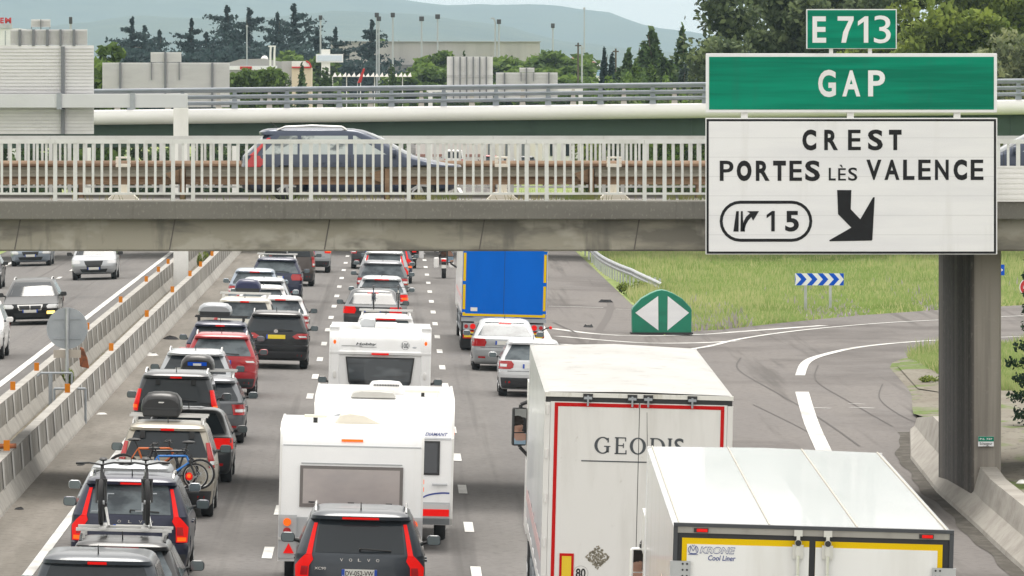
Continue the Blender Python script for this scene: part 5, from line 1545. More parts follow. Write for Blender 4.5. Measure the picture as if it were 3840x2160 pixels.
def trailer_base(t, L, H, hw, body_mt, roof_mt, curtain_mt, floor=1.18, ribs=False):
    b = MB()
    b.box(-hw, hw, .02, L, floor, floor + .12)
    b.box(-hw, hw, L - .06, L, floor + .12, H)
    b.build('body', body_mt, t)
    for g in (-1, 1):
        rows = []
        for i in range(41):
            y = .06 + (L - .12) * i / 40
            d = .018 * math.sin(i * 2.1) + .012 * math.sin(i * .9)
            rows.append([(g * (hw - .01 + (d if ribs else 0) * k), y, floor + .0 + (H - .02 - floor) * s_) for s_, k in ((0, .4), (.25, 1), (.6, 1), (.9, .5), (1, 0))])
        MB().grid(rows).build('curtain' if ribs else 'side_wall', curtain_mt, t, smooth=60 if ribs else None)
    mb = MB()
    N = 34 if ribs else 1
    rows = []
    for i in range(N * 2 + 1):
        y = (L) * i / (N * 2)
        rows.append([(-hw, y, H - .02), (-hw + .06, y, H), (0, y, H + .02 + (.03 if (ribs and i % 2) else 0)), (hw - .06, y, H), (hw, y, H - .02)])
    mb.grid(rows)
    mb.build('roof', roof_mt, t)
    MB().box(-.45, .45, .4, L - .5, .85, floor - .002).build('chassis', BLACK, t)
    lorry_wheels(t, (2.2, 3.5, 4.8))
    for g in (-1, 1):
        s_ = MB()
        for z in (.50, .78, 1.0): s_.box(g * 1.22 - .02, g * 1.22 + .02, 5.6, L - 2.6, z, z + .10)
        for y in (5.7, 7.4, 9.1, 10.7): s_.box(g * 1.21 - .03, g * 1.21 + .03, y, y + .06, .5, 1.17)
        s_.build('side_guard', GALVD, t)
    bp = MB().box(-1.2, 1.2, .12, .24, .42, .56); bp.build('under_run_bar', GALVD, t)

def tail_cluster(t, z, plates=False):
    for g in (-1, 1):
        MB().box(g * .98 - .23, g * .98 + .23, .0, .10, z - .10, z + .10).build('lamp_board', GALVD, t)
        MB().cyl((g * .92, -.02, z), (g * .92, .0, z), .085, n=14).build('tail_light', REDON, t)
        MB().cyl((g * 1.12, -.015, z), (g * 1.12, .0, z), .06, n=12).build('reflector', REDL, t)
        if plates:
            MB().box(g * .96 - .25, g * .96 + .25, -.02, .0, z - .36, z - .13).build('marker_plate', REDTAPE, t)
            MB().box(g * .96 - .215, g * .96 + .215, -.026, -.02, z - .325, z - .165).build('marker_plate', YELP, t)

# ---- the refrigerated trailer in front
KX, KD, KR = 3.705, 70.3, -0.0147
kz = gz(KX)
t = thing('lorry', 'white refrigerated lorry with yellow edged rear doors in the bottom right corner', 'lorry', (KX, KD, kz), KR, 'lorries in the right lane', 0.027)
t.rotation_euler[0] = 0.005
REEF = mat('reefer_white', (0.80, 0.81, 0.82), 0.22, 0, 0.3, noise=[((2.4, 2.4, .25), (0.64, 0.635, 0.615), 0.52, 0.76, 5.0, 0.7), ((12, 12, 8), (0.60, 0.59, 0.56), 0.68, 0.8, 3.0, 0.6)])
REEFROOF = mat('reefer_roof', (0.42, 0.43, 0.445), 0.20, 0, 0.25, spec=0.3, noise=[((1.1, 0.25, 1), (0.36, 0.37, 0.38), 0.46, 0.66, 5.0, 0.8), ((3, 3, 3), (0.30, 0.295, 0.28), 0.58, 0.74, 5.0, 0.6)])
trailer_base(t, 13.55, 4.115, 1.275, REEF, REEFROOF, REEF)
mb = MB()
for x in (-1.22, -.40, .40, 1.22): mb.box(x - .006, x + .006, .05, 13.5, 4.10 + (.022 if abs(x) < 1 else .012), 4.140 - (abs(x) > 1) * .012)
mb.build('roof_seam', mat('yellowed_sealant', (0.46, 0.44, 0.38), 0.6), t)
def kx(v): return (v - 1171) / 736.5
DARK = mat('door_gasket', (0.018, 0.020, 0.026), 0.5)
STEELF = mat('stainless_frame', (0.36, 0.35, 0.33), 0.45, 0.5, noise=[((3, 3, 0.8), (0.22, 0.215, 0.20), 0.5, 0.72, 5.0, 0.8)])
fr = MB(); fr.box(-1.275, 1.275, -.06, .02, 4.102, 4.135); fr.box(-1.275, -1.237, -.055, .02, 1.1, 4.10); fr.box(1.237, 1.275, -.055, .02, 1.1, 4.10)
fr.build('rear_frame', mat('frame_dark', (0.05, 0.055, 0.065), 0.45), t)
MB().box(-1.237, 1.237, -.045, .02, 4.045, 4.101).build('header', STEELF, t)
MB().box(-1.237, 1.237, -.03, .02, 1.1, 4.044).build('gasket', DARK, t)
for a, b, hs in ((-1.195, -.038, -1), (.019, 1.175, 1)):
    d = MB().box(a, b, -.05, -.03, 1.15, 4.000).build('rear_door', YELTAPE, t)
    ia, ib = (a + .046, b) if hs < 0 else (a, b - .046)
    MB().box(ia, ib, -.056, -.05, 1.2, 3.945).build('door_panel', REEF, d)
for x in (-.141, .128):
    b = MB()
    b.box(x - .038, x + .038, -.105, -.045, 4.045, 4.10); b.box(x - .016, x + .016, -.12, -.07, 3.99, 4.05)
    b.cyl((x, -.13, 3.985), (x, -.06, 3.985), .031, n=12)
    b.box(x - .05, x + .05, -.075, -.056, 3.84, 3.965); b.box(x - .022, x + .022, -.115, -.075, 3.87, 3.95)
    b.cyl((x, -.095, 1.2), (x, -.095, 4.03), .017, n=8)
    b.build('locking_bar', ALU, t, smooth=40)
    MB().cyl((x, -.137, 3.985), (x, -.13, 3.985), .028, n=12).build('cam_cover', DARK, t)
for a, b in ((-1.30, -1.115), (1.085, 1.30)):
    h = MB().box(a, b, -.08, -.056, 3.62, 3.79).build('hinge', GALV, t)
    bt = MB()
    for xx in ((b - .07, b - .03) if a < 0 else (a + .03, a + .07)):
        for zz_ in (3.765, 3.71, 3.655): bt.cyl((xx, -.09, zz_), (xx, -.08, zz_), .010, n=6)
    bt.build('bolts', BLACK, h)
for a in (-1.087, .963):
    hs_ = MB().box(a - .004, a + .128, -.06, -.045, 4.052, 4.092).build('marker_lamp', BLACK, t)
    MB().box(a + .022, a + .120, -.072, -.060, 4.058, 4.086).build('lens', REDON, hs_)
LB = mat('logo_blue', (0.035, 0.06, 0.25), 0.5)
text('KRONE', LB, t, (kx(410), kx(648), 3.862, 3.925), -.0600, name='lettering', bold=0.035, shear=0.22)
text('KRONE', REEF, t, (kx(414), kx(644), 3.868, 3.919), -.0612, name='lettering_core', bold=0.0, shear=0.22)
text('Cool Liner', LB, t, (kx(468), kx(652), 3.800, 3.848), -.0600, bold=0.012, shear=0.2)
e = MB(); cx, cz = kx(366), 3.893
ring(e, (cx - .006, cz), .036, .042, -.060, 18, 0, PI * .62, PI * 1.55); ring(e, (cx + .006, cz), .036, .042, -.060, 18, 0, -PI * .55, PI * .38)
for (x0_, z0_, x1_, z1_) in ((-.03, -.02, -.022, .03), (-.022, .03, 0, -.01), (0, -.01, .022, .03), (.022, .03, .03, -.02), (-.045, -.042, .045, -.042), (-.03, -.032, .03, -.032), (-.012, .045, 0, .03), (.012, .045, 0, .03)):
    e.cyl((cx + x0_, -.059, cz + z0_), (cx + x1_, -.059, cz + z1_), .003, n=4)
e.build('emblem', LB, t)
# coloured stripes on the left wall of the trailer
cols = [(0.62, 0.30, 0.16), (0.68, 0.40, 0.22), (0.72, 0.56, 0.42), (0.74, 0.62, 0.46), (0.72, 0.60, 0.48), (0.74, 0.64, 0.52), (0.75, 0.66, 0.56), (0.77, 0.68, 0.60)]
g_ = MB(); ms = []
for i, cc in enumerate(cols):
    cc = tuple(v * .55 + .36 for v in cc)
    pa = 2432 + 11.2 * i
    ya_, yb_ = [min(13.4, max(.4, (KX - 1.275) * F / (p - VPX) - KD + 1.0)) for p in (pa, pa + 6.5)]
    za_ = 3.0 + .045 * (12 - yb_)
    g_.add([(-1.277, ya_, 1.5), (-1.277, yb_, 1.5), (-1.277, yb_, za_), (-1.277, ya_, za_)], [(0, 1, 2, 3)], i)
    ms.append(mat('wall_stripe_%s' % 'abcdefgh'[i], cc, 0.3))
g_.build('wall_stripes', ms, t)
cab(t, 14.1, WHITE, ((2380 - VPX) * 86.3 / F - KX - .0147 * 15.95, 15.95, 2.50 - kz), (.24, .42), WHITE, 'lorry driver in a dark jacket reflected in the white door mirror of the refrigerated lorry', (KX, KD, kz), KR, CLOTHD)
MB().cyl((-1.22, 14.9, 3.3), (-1.26, 14.9, 4.42), .006, .003, 5).build('antenna', BLACK, t)

# ---- the curtain sided trailer with red edging
GX, GD = 3.215, 104.5
gg = gz(GX)
t = thing('lorry', 'white curtain sided lorry with a red line around its rear doors and dark lettering', 'lorry', (GX, GD, gg), -0.002, 'lorries in the right lane', 0.0245)
t.rotation_euler[0] = 0.0125
CURT = mat('grey_white_curtain', (0.54, 0.55, 0.57), 0.4, 0, 0.2, noise=[((0.4, 0.4, 1.2), (0.46, 0.47, 0.49), 0.42, 0.66)])
CROOF = mat('lorry_roof', (0.42, 0.42, 0.41), 0.6, noise=[((.8, .3, 1), (0.36, 0.36, 0.345), .44, .7), ((2.5, 2.5, 1), (0.27, 0.265, 0.25), 0.56, 0.72, 5.0, 0.7)])
DOORW = mat('lorry_door', (0.72, 0.72, 0.705), 0.5, 0, 0.0, spec=.25, noise=[((2.5, 2.5, 0.35), (0.60, 0.595, 0.57), 0.48, 0.70, 5.0, 0.8), ((14, 14, 9), (0.52, 0.51, 0.48), 0.66, 0.80, 4.0, 0.7)])
trailer_base(t, 13.55, 3.94, 1.275, WHITE, CROOF, CURT, ribs=True)
MB().box(-1.275, 1.275, -.03, .02, 3.875, 3.935).build('roof_edge', mat('roof_edge_white', (0.72, 0.72, 0.68), 0.5, noise=[((6, 6, 2), (0.45, 0.43, 0.36), 0.55, 0.75)]), t)
MB().box(-1.26, 1.26, -.005, .02, 3.80, 3.874).build('black_band', BLACK, t)  # black band between the roof edge and the doors
fr = MB(); fr.box(-1.275, -1.20, -.012, .03, 1.1, 3.80); fr.box(1.20, 1.275, -.012, .03, 1.1, 3.80)
fr.build('corner_post', DOORW, t)
for a, b in ((-1.196, .003), (.013, 1.196)):
    MB().box(a, b, -.012, .03, 1.15, 3.81).build('rear_door', DOORW, t)
MB().box(.003, .013, -.006, .03, 1.15, 3.81).build('door_gap', BLACK, t)
r_ = MB()
r_.box(-1.141, -.002, -.016, -.012, 3.746, 3.796); r_.box(.020, 1.156, -.016, -.012, 3.746, 3.796)
r_.box(-1.141, -1.093, -.016, -.012, 1.2, 3.745); r_.box(1.108, 1.156, -.016, -.012, 1.2, 3.745)
r_.build('red_edging', REDTAPE, t)
for x in (-.694, -.093, .122, .718):
    MB().box(x - .065, x + .065, -.05, -.004, 3.825, 3.925).build('hinge', BLACK, t)
    b = MB(); b.box(x - .055, x + .055, -.07, -.05, 3.85, 3.885); b.cyl((x, -.06, 3.76), (x, -.06, 3.90), .014, n=6)
    b.build('hinge_bolt', GALVD, t)
for z in (3.70, 3.1, 2.5, 1.9, 1.4):
    MB().cyl((-1.235, -.03, z - .06), (-1.235, -.03, z + .06), .018, n=6).build('door_hinge', DOORW, t)
# lettering with serifs and thick and thin strokes
L_ = MB()
def gx(v): return (v - 897) / 418.0
zt_, zb_ = 3.345, 3.115; zm_ = (zt_ + zb_) / 2; hr = (zt_ - zb_) / 2; Y = -.0165
def oval(x0_, x1_, a0, a1, thick=.042, thin=.016, n=26):
    cx_ = (x0_ + x1_) / 2; rx = (x1_ - x0_) / 2
    o1, o2 = [], []
    for i in range(n + 1):
        a = a0 + (a1 - a0) * i / n
        o1.append((cx_ + rx * math.cos(a), Y, zm_ + hr * math.sin(a))); o2.append((cx_ + (rx - thick) * math.cos(a), Y, zm_ + (hr - thin) * math.sin(a)))
    L_.grid([o1, o2])
def rect(x0_, x1_, z0_, z1_): L_.add([(x0_, Y, z0_), (x1_, Y, z0_), (x1_, Y, z1_), (x0_, Y, z1_)], [(0, 1, 2, 3)])
xa, xb = gx(650), gx(736)
oval(xa, xb + .02, R(42), R(318)); rect(xb - .045, xb - .008, zb_ + .02, zm_ - .015); rect(xb - .075, xb + .012, zm_ - .02, zm_ - .006); rect(xb - .03, xb - .012, zt_ - .075, zt_ - .012)
xa, xb = gx(765), gx(832)
rect(xa + .015, xa + .05, zb_, zt_); rect(xa, xb - .01, zt_ - .016, zt_); rect(xa, xb, zb_, zb_ + .016); rect(xa + .05, xb - .04, zm_ - .006, zm_ + .010); rect(xb - .022, xb - .008, zt_ - .055, zt_ - .01); rect(xb - .014, xb + .002, zb_, zb_ + .055); rect(xb - .05, xb - .036, zm_ - .03, zm_ + .035)
oval(gx(850), gx(942), 0, 2 * PI)
xa, xb = gx(965), gx(1050)
rect(xa + .015, xa + .05, zb_, zt_); rect(xa, xa + .09, zt_ - .016, zt_); rect(xa, xa + .09, zb_, zb_ + .016); oval(xa - .04, xb, -PI / 2, PI / 2)
xa, xb = gx(1064), gx(1090)
rect(xa + .013, xb - .013, zb_, zt_); rect(xa, xb, zt_ - .014, zt_); rect(xa, xb, zb_, zb_ + .014)
L_.build('lettering', GREYTXT, t)
text('S', GREYTXT, t, (gx(1102), gx(1156), zb_ - .004, zt_ + .004), Y, name='lettering', bold=0.012)
MB().box(gx(578), gx(1222), -.0165, -.013, 3.006, 3.022).build('underline', GREYTXT, t)
# worn hazard diamond
rr = random.Random(11); d_ = MB(); cx, cz = -.512, 1.715
for i in range(560):
    u, v = rr.uniform(-1, 1), rr.uniform(-1, 1)
    if abs(u) + abs(v) > 1: continue
    edge = abs(u) + abs(v) > .86
    if not edge and rr.random() < (.50 if v > -.25 else .22): continue
    q = .010 + .006 * rr.random(); x_, z_ = cx + u * .163, cz + v * .163
    d_.add([(x_ - q, Y, z_), (x_, Y, z_ - q), (x_ + q, Y, z_), (x_, Y, z_ + q)], [(0, 1, 2, 3)])
d_.build('worn_diamond', mat('old_glue', (0.28, 0.255, 0.20), 0.9), t)
MB().box(-1.026, -.832, -.022, -.012, 1.18, 1.755).build('marker_board', REDTAPE, t)
MB().box(-.993, -.866, -.028, -.022, 1.2, 1.718).build('marker_board', YELP, t)
o_ = MB(); ring(o_, (-.734, 1.49), .098, .101, -.0165, 32); o_.build('speed_disc', GREYTXT, t)
text('80', SIGNBLACK, t, (-.80, -.668, 1.43, 1.555), -.0165, bold=0.02)
MB().box(-1.285, -1.277, .3, 13, 1.62, 1.80).build('red_band', mat('pale_red_band', (0.58, 0.40, 0.40), 0.5), t)  # pale red band along the left curtain
tail_cluster(t, 0.98)
cab(t, 14.0, WHITE, ((1934 - VPX) * 120.3 / F - GX - .03, 15.78, 2.42 - gg), (.235, .60), BLACK, 'lorry driver in a pale blue shirt reflected in a tall black door mirror', (GX, GD, gg), -0.002, CLOTHB)

# ---- the blue trailer
BX, BDD = 3.24, 231.2
bz = gz(BX)
t = thing('lorry', 'white lorry with bright blue rear doors edged in yellow strips under the bridge', 'lorry', (BX, BDD, bz), 0.004, 'lorries in the right lane', 0.026)
CURT2 = mat('white_curtain', (0.74, 0.73, 0.74), 0.4, 0, 0.2, noise=[((0.5, 0.5, 0.5), (0.70, 0.62, 0.63), 0.50, 0.72)])
trailer_base(t, 13.55, 4.0, 1.275, WHITE, CROOF, CURT2, ribs=True)
BLUED = mat('blue_door', (0.0, 0.13, 0.61), 0.6, 0, 0.0, spec=0.08, noise=[((1, 1, 0.3), (0.0, 0.115, 0.54), 0.45, 0.7)])
for a, b in ((-1.26, -.018), (-.006, 1.26)):
    MB().box(a, b, -.02, .03, 1.07, 3.98).build('rear_door', BLUED, t)
MB().box(-.018, -.006, -.012, .03, 1.07, 3.98).build('door_gap', DARK, t)
y_ = MB()
for g in (-1, 1):
    xa, xb = (-1.245, -1.165) if g < 0 else (1.165, 1.245)
    for z0_, z1_ in ((1.09, 1.20), (1.29, 2.03), (2.14, 2.98), (3.08, 3.90)): y_.box(xa, xb, -.026, -.02, z0_, z1_)
y_.box(-1.164, 1.164, -.026, -.02, 1.09, 1.165)
y_.build('yellow_strip', YELTAPE, t)
MB().box(-1.0, -.80, -.026, -.02, 1.24, 1.35).build('sticker', PLATE, t)
MB().box(-1.275, 1.275, .0, .10, .93, 1.05).build('rear_sill', GALVD, t)
tail_cluster(t, .78, True)
for g in (-1, 1): MB().box(g * 1.02 - .24, g * 1.02 + .24, 1.45, 1.48, .08, .62).build('mudflap', RUBBER, t)
MB().box(-1.283, -1.277, .2, 13, 1.58, 1.72).build('red_band', mat('pink_band', (0.72, 0.42, 0.42), 0.5), t)
MB().tube([(1.16, -.04, .70), (1.28, -.06, .78), (1.38, -.06, .80)], .02).build('marker_arm', BLACK, t)
MB().ball((1.41, -.06, .80), .05, n=8).build('marker_lamp', REDON, t)
cab(t, 14.0, WHITE, (-1.45, 15.7, 2.6), (.235, .60), BLACK, 'lorry driver in the cab of the lorry with blue doors', (BX, BDD, bz), 0.004, CLOTHB)

# ================================================================== CARAVANS
def caravan(label, X, D, W, prof, L, body_mt=WHITEC, group='caravans in the middle lane', edge=None):
    t = thing('caravan', label, 'caravan', (X, D, gz(X)), 0, group, 0.0235)
    full = prof + [(L - .9, prof[-1][1]), (L - .25, prof[-1][1] - .45), (L, 1.2), (L - .1, .45)]
    mb = MB(); mb.prism_x(full, -W / 2, W / 2)
    mb.build('body', body_mt, t, smooth=35)
    if edge:
        for g in (-1, 1):
            e = MB(); e.prism_x([(y - .012 if i < len(prof) - 1 else y, z + (.014 if i > 2 else 0)) for i, (y, z) in enumerate(full)], g * (W / 2 + .012) - .018, g * (W / 2 + .012) + .018)
            e.build('edge_trim', edge, t, smooth=35)
    for g in (-1, 1):
        for y in (L * .47,): add_wheel(t, g * (W / 2 - .16), y, .33, .20)
    MB().box(-.6, .6, .5, L - .3, .36, .449).build('chassis', BLACK, t)
    MB().tube([(-.5, L - .3, .42), (0, L + 1.2, .45), (.5, L - .3, .42)], .04).build('drawbar', GALV, t)
    return t
def rearY(prof, z):
    return np.interp(z, [p[1] for p in prof], [p[0] for p in prof])
def face(mb, prof, x0_, x1_, z0_, z1_, off, n=6, th=None):
    """panel following the rear profile"""
    zs = sorted(set([z0_, z1_] + [p[1] for p in prof if z0_ < p[1] < z1_]))
    rows = [[(x0_, rearY(prof, z) - off, z), (x1_, rearY(prof, z) - off, z)] for z in zs]
    mb.grid(rows)
    # narrow returns so the panel has a thickness
    for x in (x0_, x1_): mb.grid([[(x, rearY(prof, z) - off, z), (x, rearY(prof, z) + .004, z)] for z in zs])
    mb.grid([[(x0_, rearY(prof, z1_) - off, z1_), (x1_, rearY(prof, z1_) - off, z1_)], [(x0_, rearY(prof, z1_) + .004, z1_), (x1_, rearY(prof, z1_) + .004, z1_)]])
    mb.grid([[(x0_, rearY(prof, z0_) - off, z0_), (x1_, rearY(prof, z0_) - off, z0_)], [(x0_, rearY(prof, z0_) + .004, z0_), (x1_, rearY(prof, z0_) + .004, z0_)]])
    return mb

# -- nearest caravan
o4 = .04
prof = [(.10, .45), (.03, 1.14), (.03, 1.16), (.06, 2.26), (.075, 2.30), (.14, 2.44), (.26, 2.54), (.44, 2.59), (.8, 2.61)]
t = caravan('white caravan with a wide pale rear window right behind the black SUV', -.725, 122.0, 2.22, prof, 4.6, edge=WHITE)
GREYSEAM = mat('caravan_seam', (0.42, 0.44, 0.46), 0.5)
CLOUD = mat('caravan_window', (0.46, 0.41, 0.40), 0.12, 0, 0.3, noise=[((.6, 1, 1.2), (0.36, 0.33, 0.33), 0.42, 0.66)])
WFR = mat('window_frame', (0.17, 0.155, 0.15), 0.4)
wf = face(MB(), prof, -.815, .815, 1.32, 1.975, .025).build('window_frame', WFR, t)
face(MB(), prof, -.765, .765, 1.375, 1.925, .032).build('rear_window', CLOUD, t)
face(MB(), prof, -1.09, 1.09, 2.285, 2.30, .012).build('seam', GREYSEAM, t)
face(MB(), prof, -.80, .80, 2.005, 2.02, .014).build('seam', GREYSEAM, t)
face(MB(), prof, -.17, .17, 2.365, 2.40, .02).build('marker_light', AMBON, t)
LOWP = mat('caravan_silver', (0.50, 0.52, 0.54), 0.35, 0.2)
for g in (-1, 1):
    cpn = MB(); face(cpn, prof, min(g * .85, g * 1.135), max(g * .85, g * 1.135), .50, 1.19, .05)
    cpn.build('corner_panel', LOWP, t)
    for z, m, r in ((1.075, AMBON, .062), (.93, REDL, .062)):
        MB().cyl((g * 1.00, rearY(prof, z) - .075, z), (g * 1.00, rearY(prof, z) - .05, z), r, n=18).build('rear_lamp', m, t)
    yy = rearY(prof, .65) - .056
    MB().prism_y([(g * .97 - .085, .58), (g * .97 + .085, .58), (g * .97, .74)], yy - .01, yy).build('warning_triangle', REDON, t)
    MB().box(g * .8 - .34, g * .8 + .34, rearY(prof, .8) - .09, rearY(prof, .8) - .02, .795, .835).build('handle_bar', ALU, t)
face(MB(), prof, -.85, .85, .50, 1.16, .02).build('lower_panel', LOWP, t)
mb = MB(); mb.prism_y([(-.28, 2.60), (-.30, 2.60), (-.20, 2.74), (-.04, 2.77), (.18, 2.74), (.42, 2.63), (.45, 2.60)], .9, 1.7)
mb.build('roof_hatch', mat('hatch_cream', (0.68, 0.64, 0.55), 0.35), t, bevel=.02)
a = MB(); a.cyl((-.60, 1.1, 2.6), (-.60, 1.1, 2.70), .035, n=8); a.build('antenna_base', BLACK, t)
MB().box(-.78, -.42, 1.03, 1.17, 2.69, 2.735).build('antenna', OFFW, t, bevel=.015)
MB().cyl((-.87, 1.0, 2.6), (-.87, 1.0, 2.68), .04, .03, 8).build('vent', WHITE, t)
for x, z in ((-.62, 1.40), (0.0, 1.395), (.60, 1.39)): MB().box(x - .05, x + .05, rearY(prof, z) - .045, rearY(prof, z) - .033, z - .01, z + .012).build('window_catch', BLACK, t)
for z in (1.72, 1.60):
    MB().box(1.125, 1.15, .05, .11, z, z + .07).build('side_marker', AMBON, t)

# -- caravan with air conditioner
prof = [(.20, .44), (.06, .56), (.02, .80), (.0, 1.2), (.02, 1.93), (.05, 1.96), (.11, 2.14), (.20, 2.30), (.34, 2.44), (.52, 2.53), (.85, 2.58), (1.2, 2.59)]
t = caravan('white caravan with an air conditioner on its roof and blue lettering', -.23, 133.0, 2.36, prof, 7.2, edge=WHITE)
face(MB(), prof, -1.16, 1.16, 1.925, 1.955, .02).build('seam', GREYSEAM, t)
wf = face(MB(), prof, -.97, .97, 1.31, 1.895, .02).build('window_frame', BLACK, t)
face(MB(), prof, -.93, .93, 1.345, 1.86, .028).build('rear_window', mat('dark_caravan_window', (0.055, 0.06, 0.07), 0.08, 0, 0.0), t)
text('DIAMANT', BLUETXT, t, (.71, 1.10, 1.985, 2.04), float(rearY(prof, 2.01)) - .03, bold=0.02, shear=.35)
text('FENDT', BLUETXT, t, (-1.09, -.70, 2.11, 2.19), float(rearY(prof, 2.11)) - .012, bold=0.03, shear=.25)
SWH = mat('swoosh_grey', (0.55, 0.58, 0.62), 0.5)
yy = float(rearY(prof, 2.2)) - .02
MB().prism_y([(-1.0, 2.19), (-.86, 2.30), (-.72, 2.34), (-.74, 2.25), (-.85, 2.21)], yy - .002, yy).build('swoosh', SWH, t)
for g in (-1, 1):
    lb = MB(); face(lb, prof, min(g * .60, g * 1.16), max(g * .60, g * 1.16), .585, .80, .03); lb.build('lamp_housing', CLEARL, t)
    lr = MB(); face(lr, prof, min(g * .62, g * 1.15), max(g * .62, g * 1.15), .60, .72, .042); lr.build('tail_light', REDON, t)
    MB().box(g * 1.195 - .02, g * 1.195 + .02, .10, .16, 2.0, 2.11).build('side_marker', AMBON, t)
    MB().tube([(g * .98 - .13, -.05, 1.15), (g * .98 + .13, -.05, 1.15)], .022).build('grab_handle', LOWP, t)
    mbx = MB()
    P = catmull([(g * .60, .86), (g * .78, .96), (g * 1.0, 1.0), (g * 1.15, 1.0)], 6)
    mbx.grid([[(x, float(rearY(prof, z)) - .006, z - .012) for x, z in P], [(x, float(rearY(prof, z)) - .006, z + .016) for x, z in P]])
    mbx.build('stripe', BLUETXT, t)
face(MB(), prof, -1.16, 1.16, .45, .565, .03).build('bumper', GALVD, t)
face(MB(), prof, -1.16, 1.16, .585, .84, .014).build('lower_panel', LOWP, t)
ac = MB(); ac.prism_y([(-.29, 2.58), (.31, 2.58), (.32, 2.70), (.26, 2.785), (.10, 2.80), (-.10, 2.80), (-.24, 2.785), (-.29, 2.70)], 2.2, 3.2)
aco = ac.build('air_conditioner', WHITE, t, bevel=.03)
gl = MB()
for i in range(16):
    x = -.20 + .028 * i
    gl.box(x, x + .016, 2.185, 2.199, 2.735, 2.765)
gl.build('vent_slots', BLACK, aco)
MB().prism_y([(-.60, 2.58), (.20, 2.58), (.14, 2.68), (-.10, 2.70), (-.40, 2.70), (-.54, 2.67)], .75, 1.5).build('roof_hatch', mat('hatch_grey', (0.52, 0.51, 0.48), 0.3), t, bevel=.02)
MB().box(.35, .95, 1.6, 1.72, 2.66, 2.70).build('antenna', OFFW, t)
MB().cyl((.66, 1.66, 2.58), (.66, 1.66, 2.67), .03, n=8).build('antenna_base', BLACK, t)
MB().cyl((.93, 1.8, 2.58), (.93, 1.8, 2.66), .035, n=8).build('vent', WHITE, t)

# -- caravan marked 100
prof = [(.12, .45), (.03, .8), (.0, 1.15), (.03, 1.99), (-.02, 2.01), (-.025, 2.06), (.04, 2.09), (.09, 2.30), (.16, 2.42), (.28, 2.49), (.55, 2.53), (.9, 2.54)]
t = caravan('white caravan with a dark tapering rear window and a round 100 badge', -.37, 171.0, 2.24, prof, 6.4)
for g in (-1, 1):
    P = [(y - .05, z) for y, z in prof if not (1.98 < z < 2.08)]
    P = P[:-3] + [(P[-3][0] + .02, 2.52), (.22, 2.61), (.45, 2.63), (.8, 2.60), (1.0, 2.5), (1.0, .5)]
    c_ = MB(); c_.prism_x(P, min(g * .90, g * 1.13), max(g * .90, g * 1.13)); c_.build('corner_column', WHITEC, t, smooth=35, bevel=.03)
    MB().ball((g * 1.01, .03, 2.27), .05, n=10, sx=.62, sy=.4, sz=1.0).build('side_marker', AMBON, t)
    MB().ball((g * 1.02, -.055, 1.17), .09, n=12, sx=1, sy=.4, sz=.9).build('tail_light', REDL, t)
    MB().ball((g * 1.0, -.055, 1.55), .09, n=12, sx=.45, sy=.25, sz=1.0).build('grab_handle', WHITE, t)
def trap(z0_, z1_, h0, h1, off, n=6):
    rows = []
    for i in range(n + 1):
        z = z0_ + (z1_ - z0_) * i / n; h = h0 + (h1 - h0) * i / n
        if i == 0: h -= .05
        rows.append([(-h, float(rearY(prof, z)) - off, z), (-h * .5, float(rearY(prof, z)) - off - .02, z), (h * .5, float(rearY(prof, z)) - off - .02, z), (h, float(rearY(prof, z)) - off, z)])
    return MB().grid(rows)
trap(1.29, 1.95, .68, .765, .03).build('window_frame', BLACK, t)
trap(1.32, 1.915, .645, .73, .038).build('rear_window', mat('smoked_window', (0.045, 0.055, 0.065), 0.07, noise=[((1.0, 1, 2.4), (0.13, 0.15, 0.165), 0.47, 0.62, 2.0), ((.6, 1, 5), (0.02, 0.022, 0.025), 0.55, 0.68, 2.0)]), t)
MB().box(-.19, .19, -.045, -.02, 2.0, 2.04).build('high_brake_light', REDON, t)
yy = float(rearY(prof, 2.20)) - .02
text('Hobby', GREYTXT, t, (-.54, -.08, 2.195, 2.265), yy, bold=0.03, shear=.2)
MB().box(-.86, -.40, yy - .004, yy, 2.185, 2.195).build('script_line', GREYTXT, t)
MB().box(-.46, -.08, yy - .004, yy, 2.165, 2.172).build('script_line', GREYTXT, t)
text('100', GREYTXT, t, (.485, .62, 2.165, 2.275), yy, bold=0.012)
o_ = MB(); ring(o_, (.553, 2.22), .088, .094, yy, 28); o_.build('badge_ring', GREYTXT, t)
MB().ball((.76, yy + .01, 2.18), .05, n=8, sx=1, sy=.1, sz=.45).build('badge', SWH, t)
MB().prism_y([(-.82, 2.53), (-.42, 2.53), (-.46, 2.62), (-.62, 2.64), (-.78, 2.61)], .9, 1.6).build('roof_hatch', WHITE, t, bevel=.02)
MB().prism_y([(-.50, 2.53), (-.10, 2.53), (-.14, 2.72), (-.36, 2.74), (-.46, 2.68)], 2.2, 3.2).build('roof_hatch', LOWP, t, bevel=.03)
MB().prism_y([(-.13, 2.53), (.38, 2.53), (.37, 2.66), (-.12, 2.66)], 1.5, 2.4).build('air_conditioner', WHITE, t, bevel=.03)

# tow car mirror to the left of the caravan marked 100
t_, c_ = make_car('dark car towing the caravan marked 100, only its door mirror showing', 'car', 'tow_car', 'estate', -.37, 179.2, P_BROWN, 4.7, 1.86, 1.50, 'block', False, None, group=MG)
for o in t_.children:
    if o.name.startswith('door_mirror'):
        for v in o.data.vertices: v.co.x += .30 if v.co.x > 0 else -.30
        for ch in o.children:
            for v in ch.data.vertices: v.co.x += .30 if v.co.x > 0 else -.30
    if o.name.startswith('mirror_arm'): pass

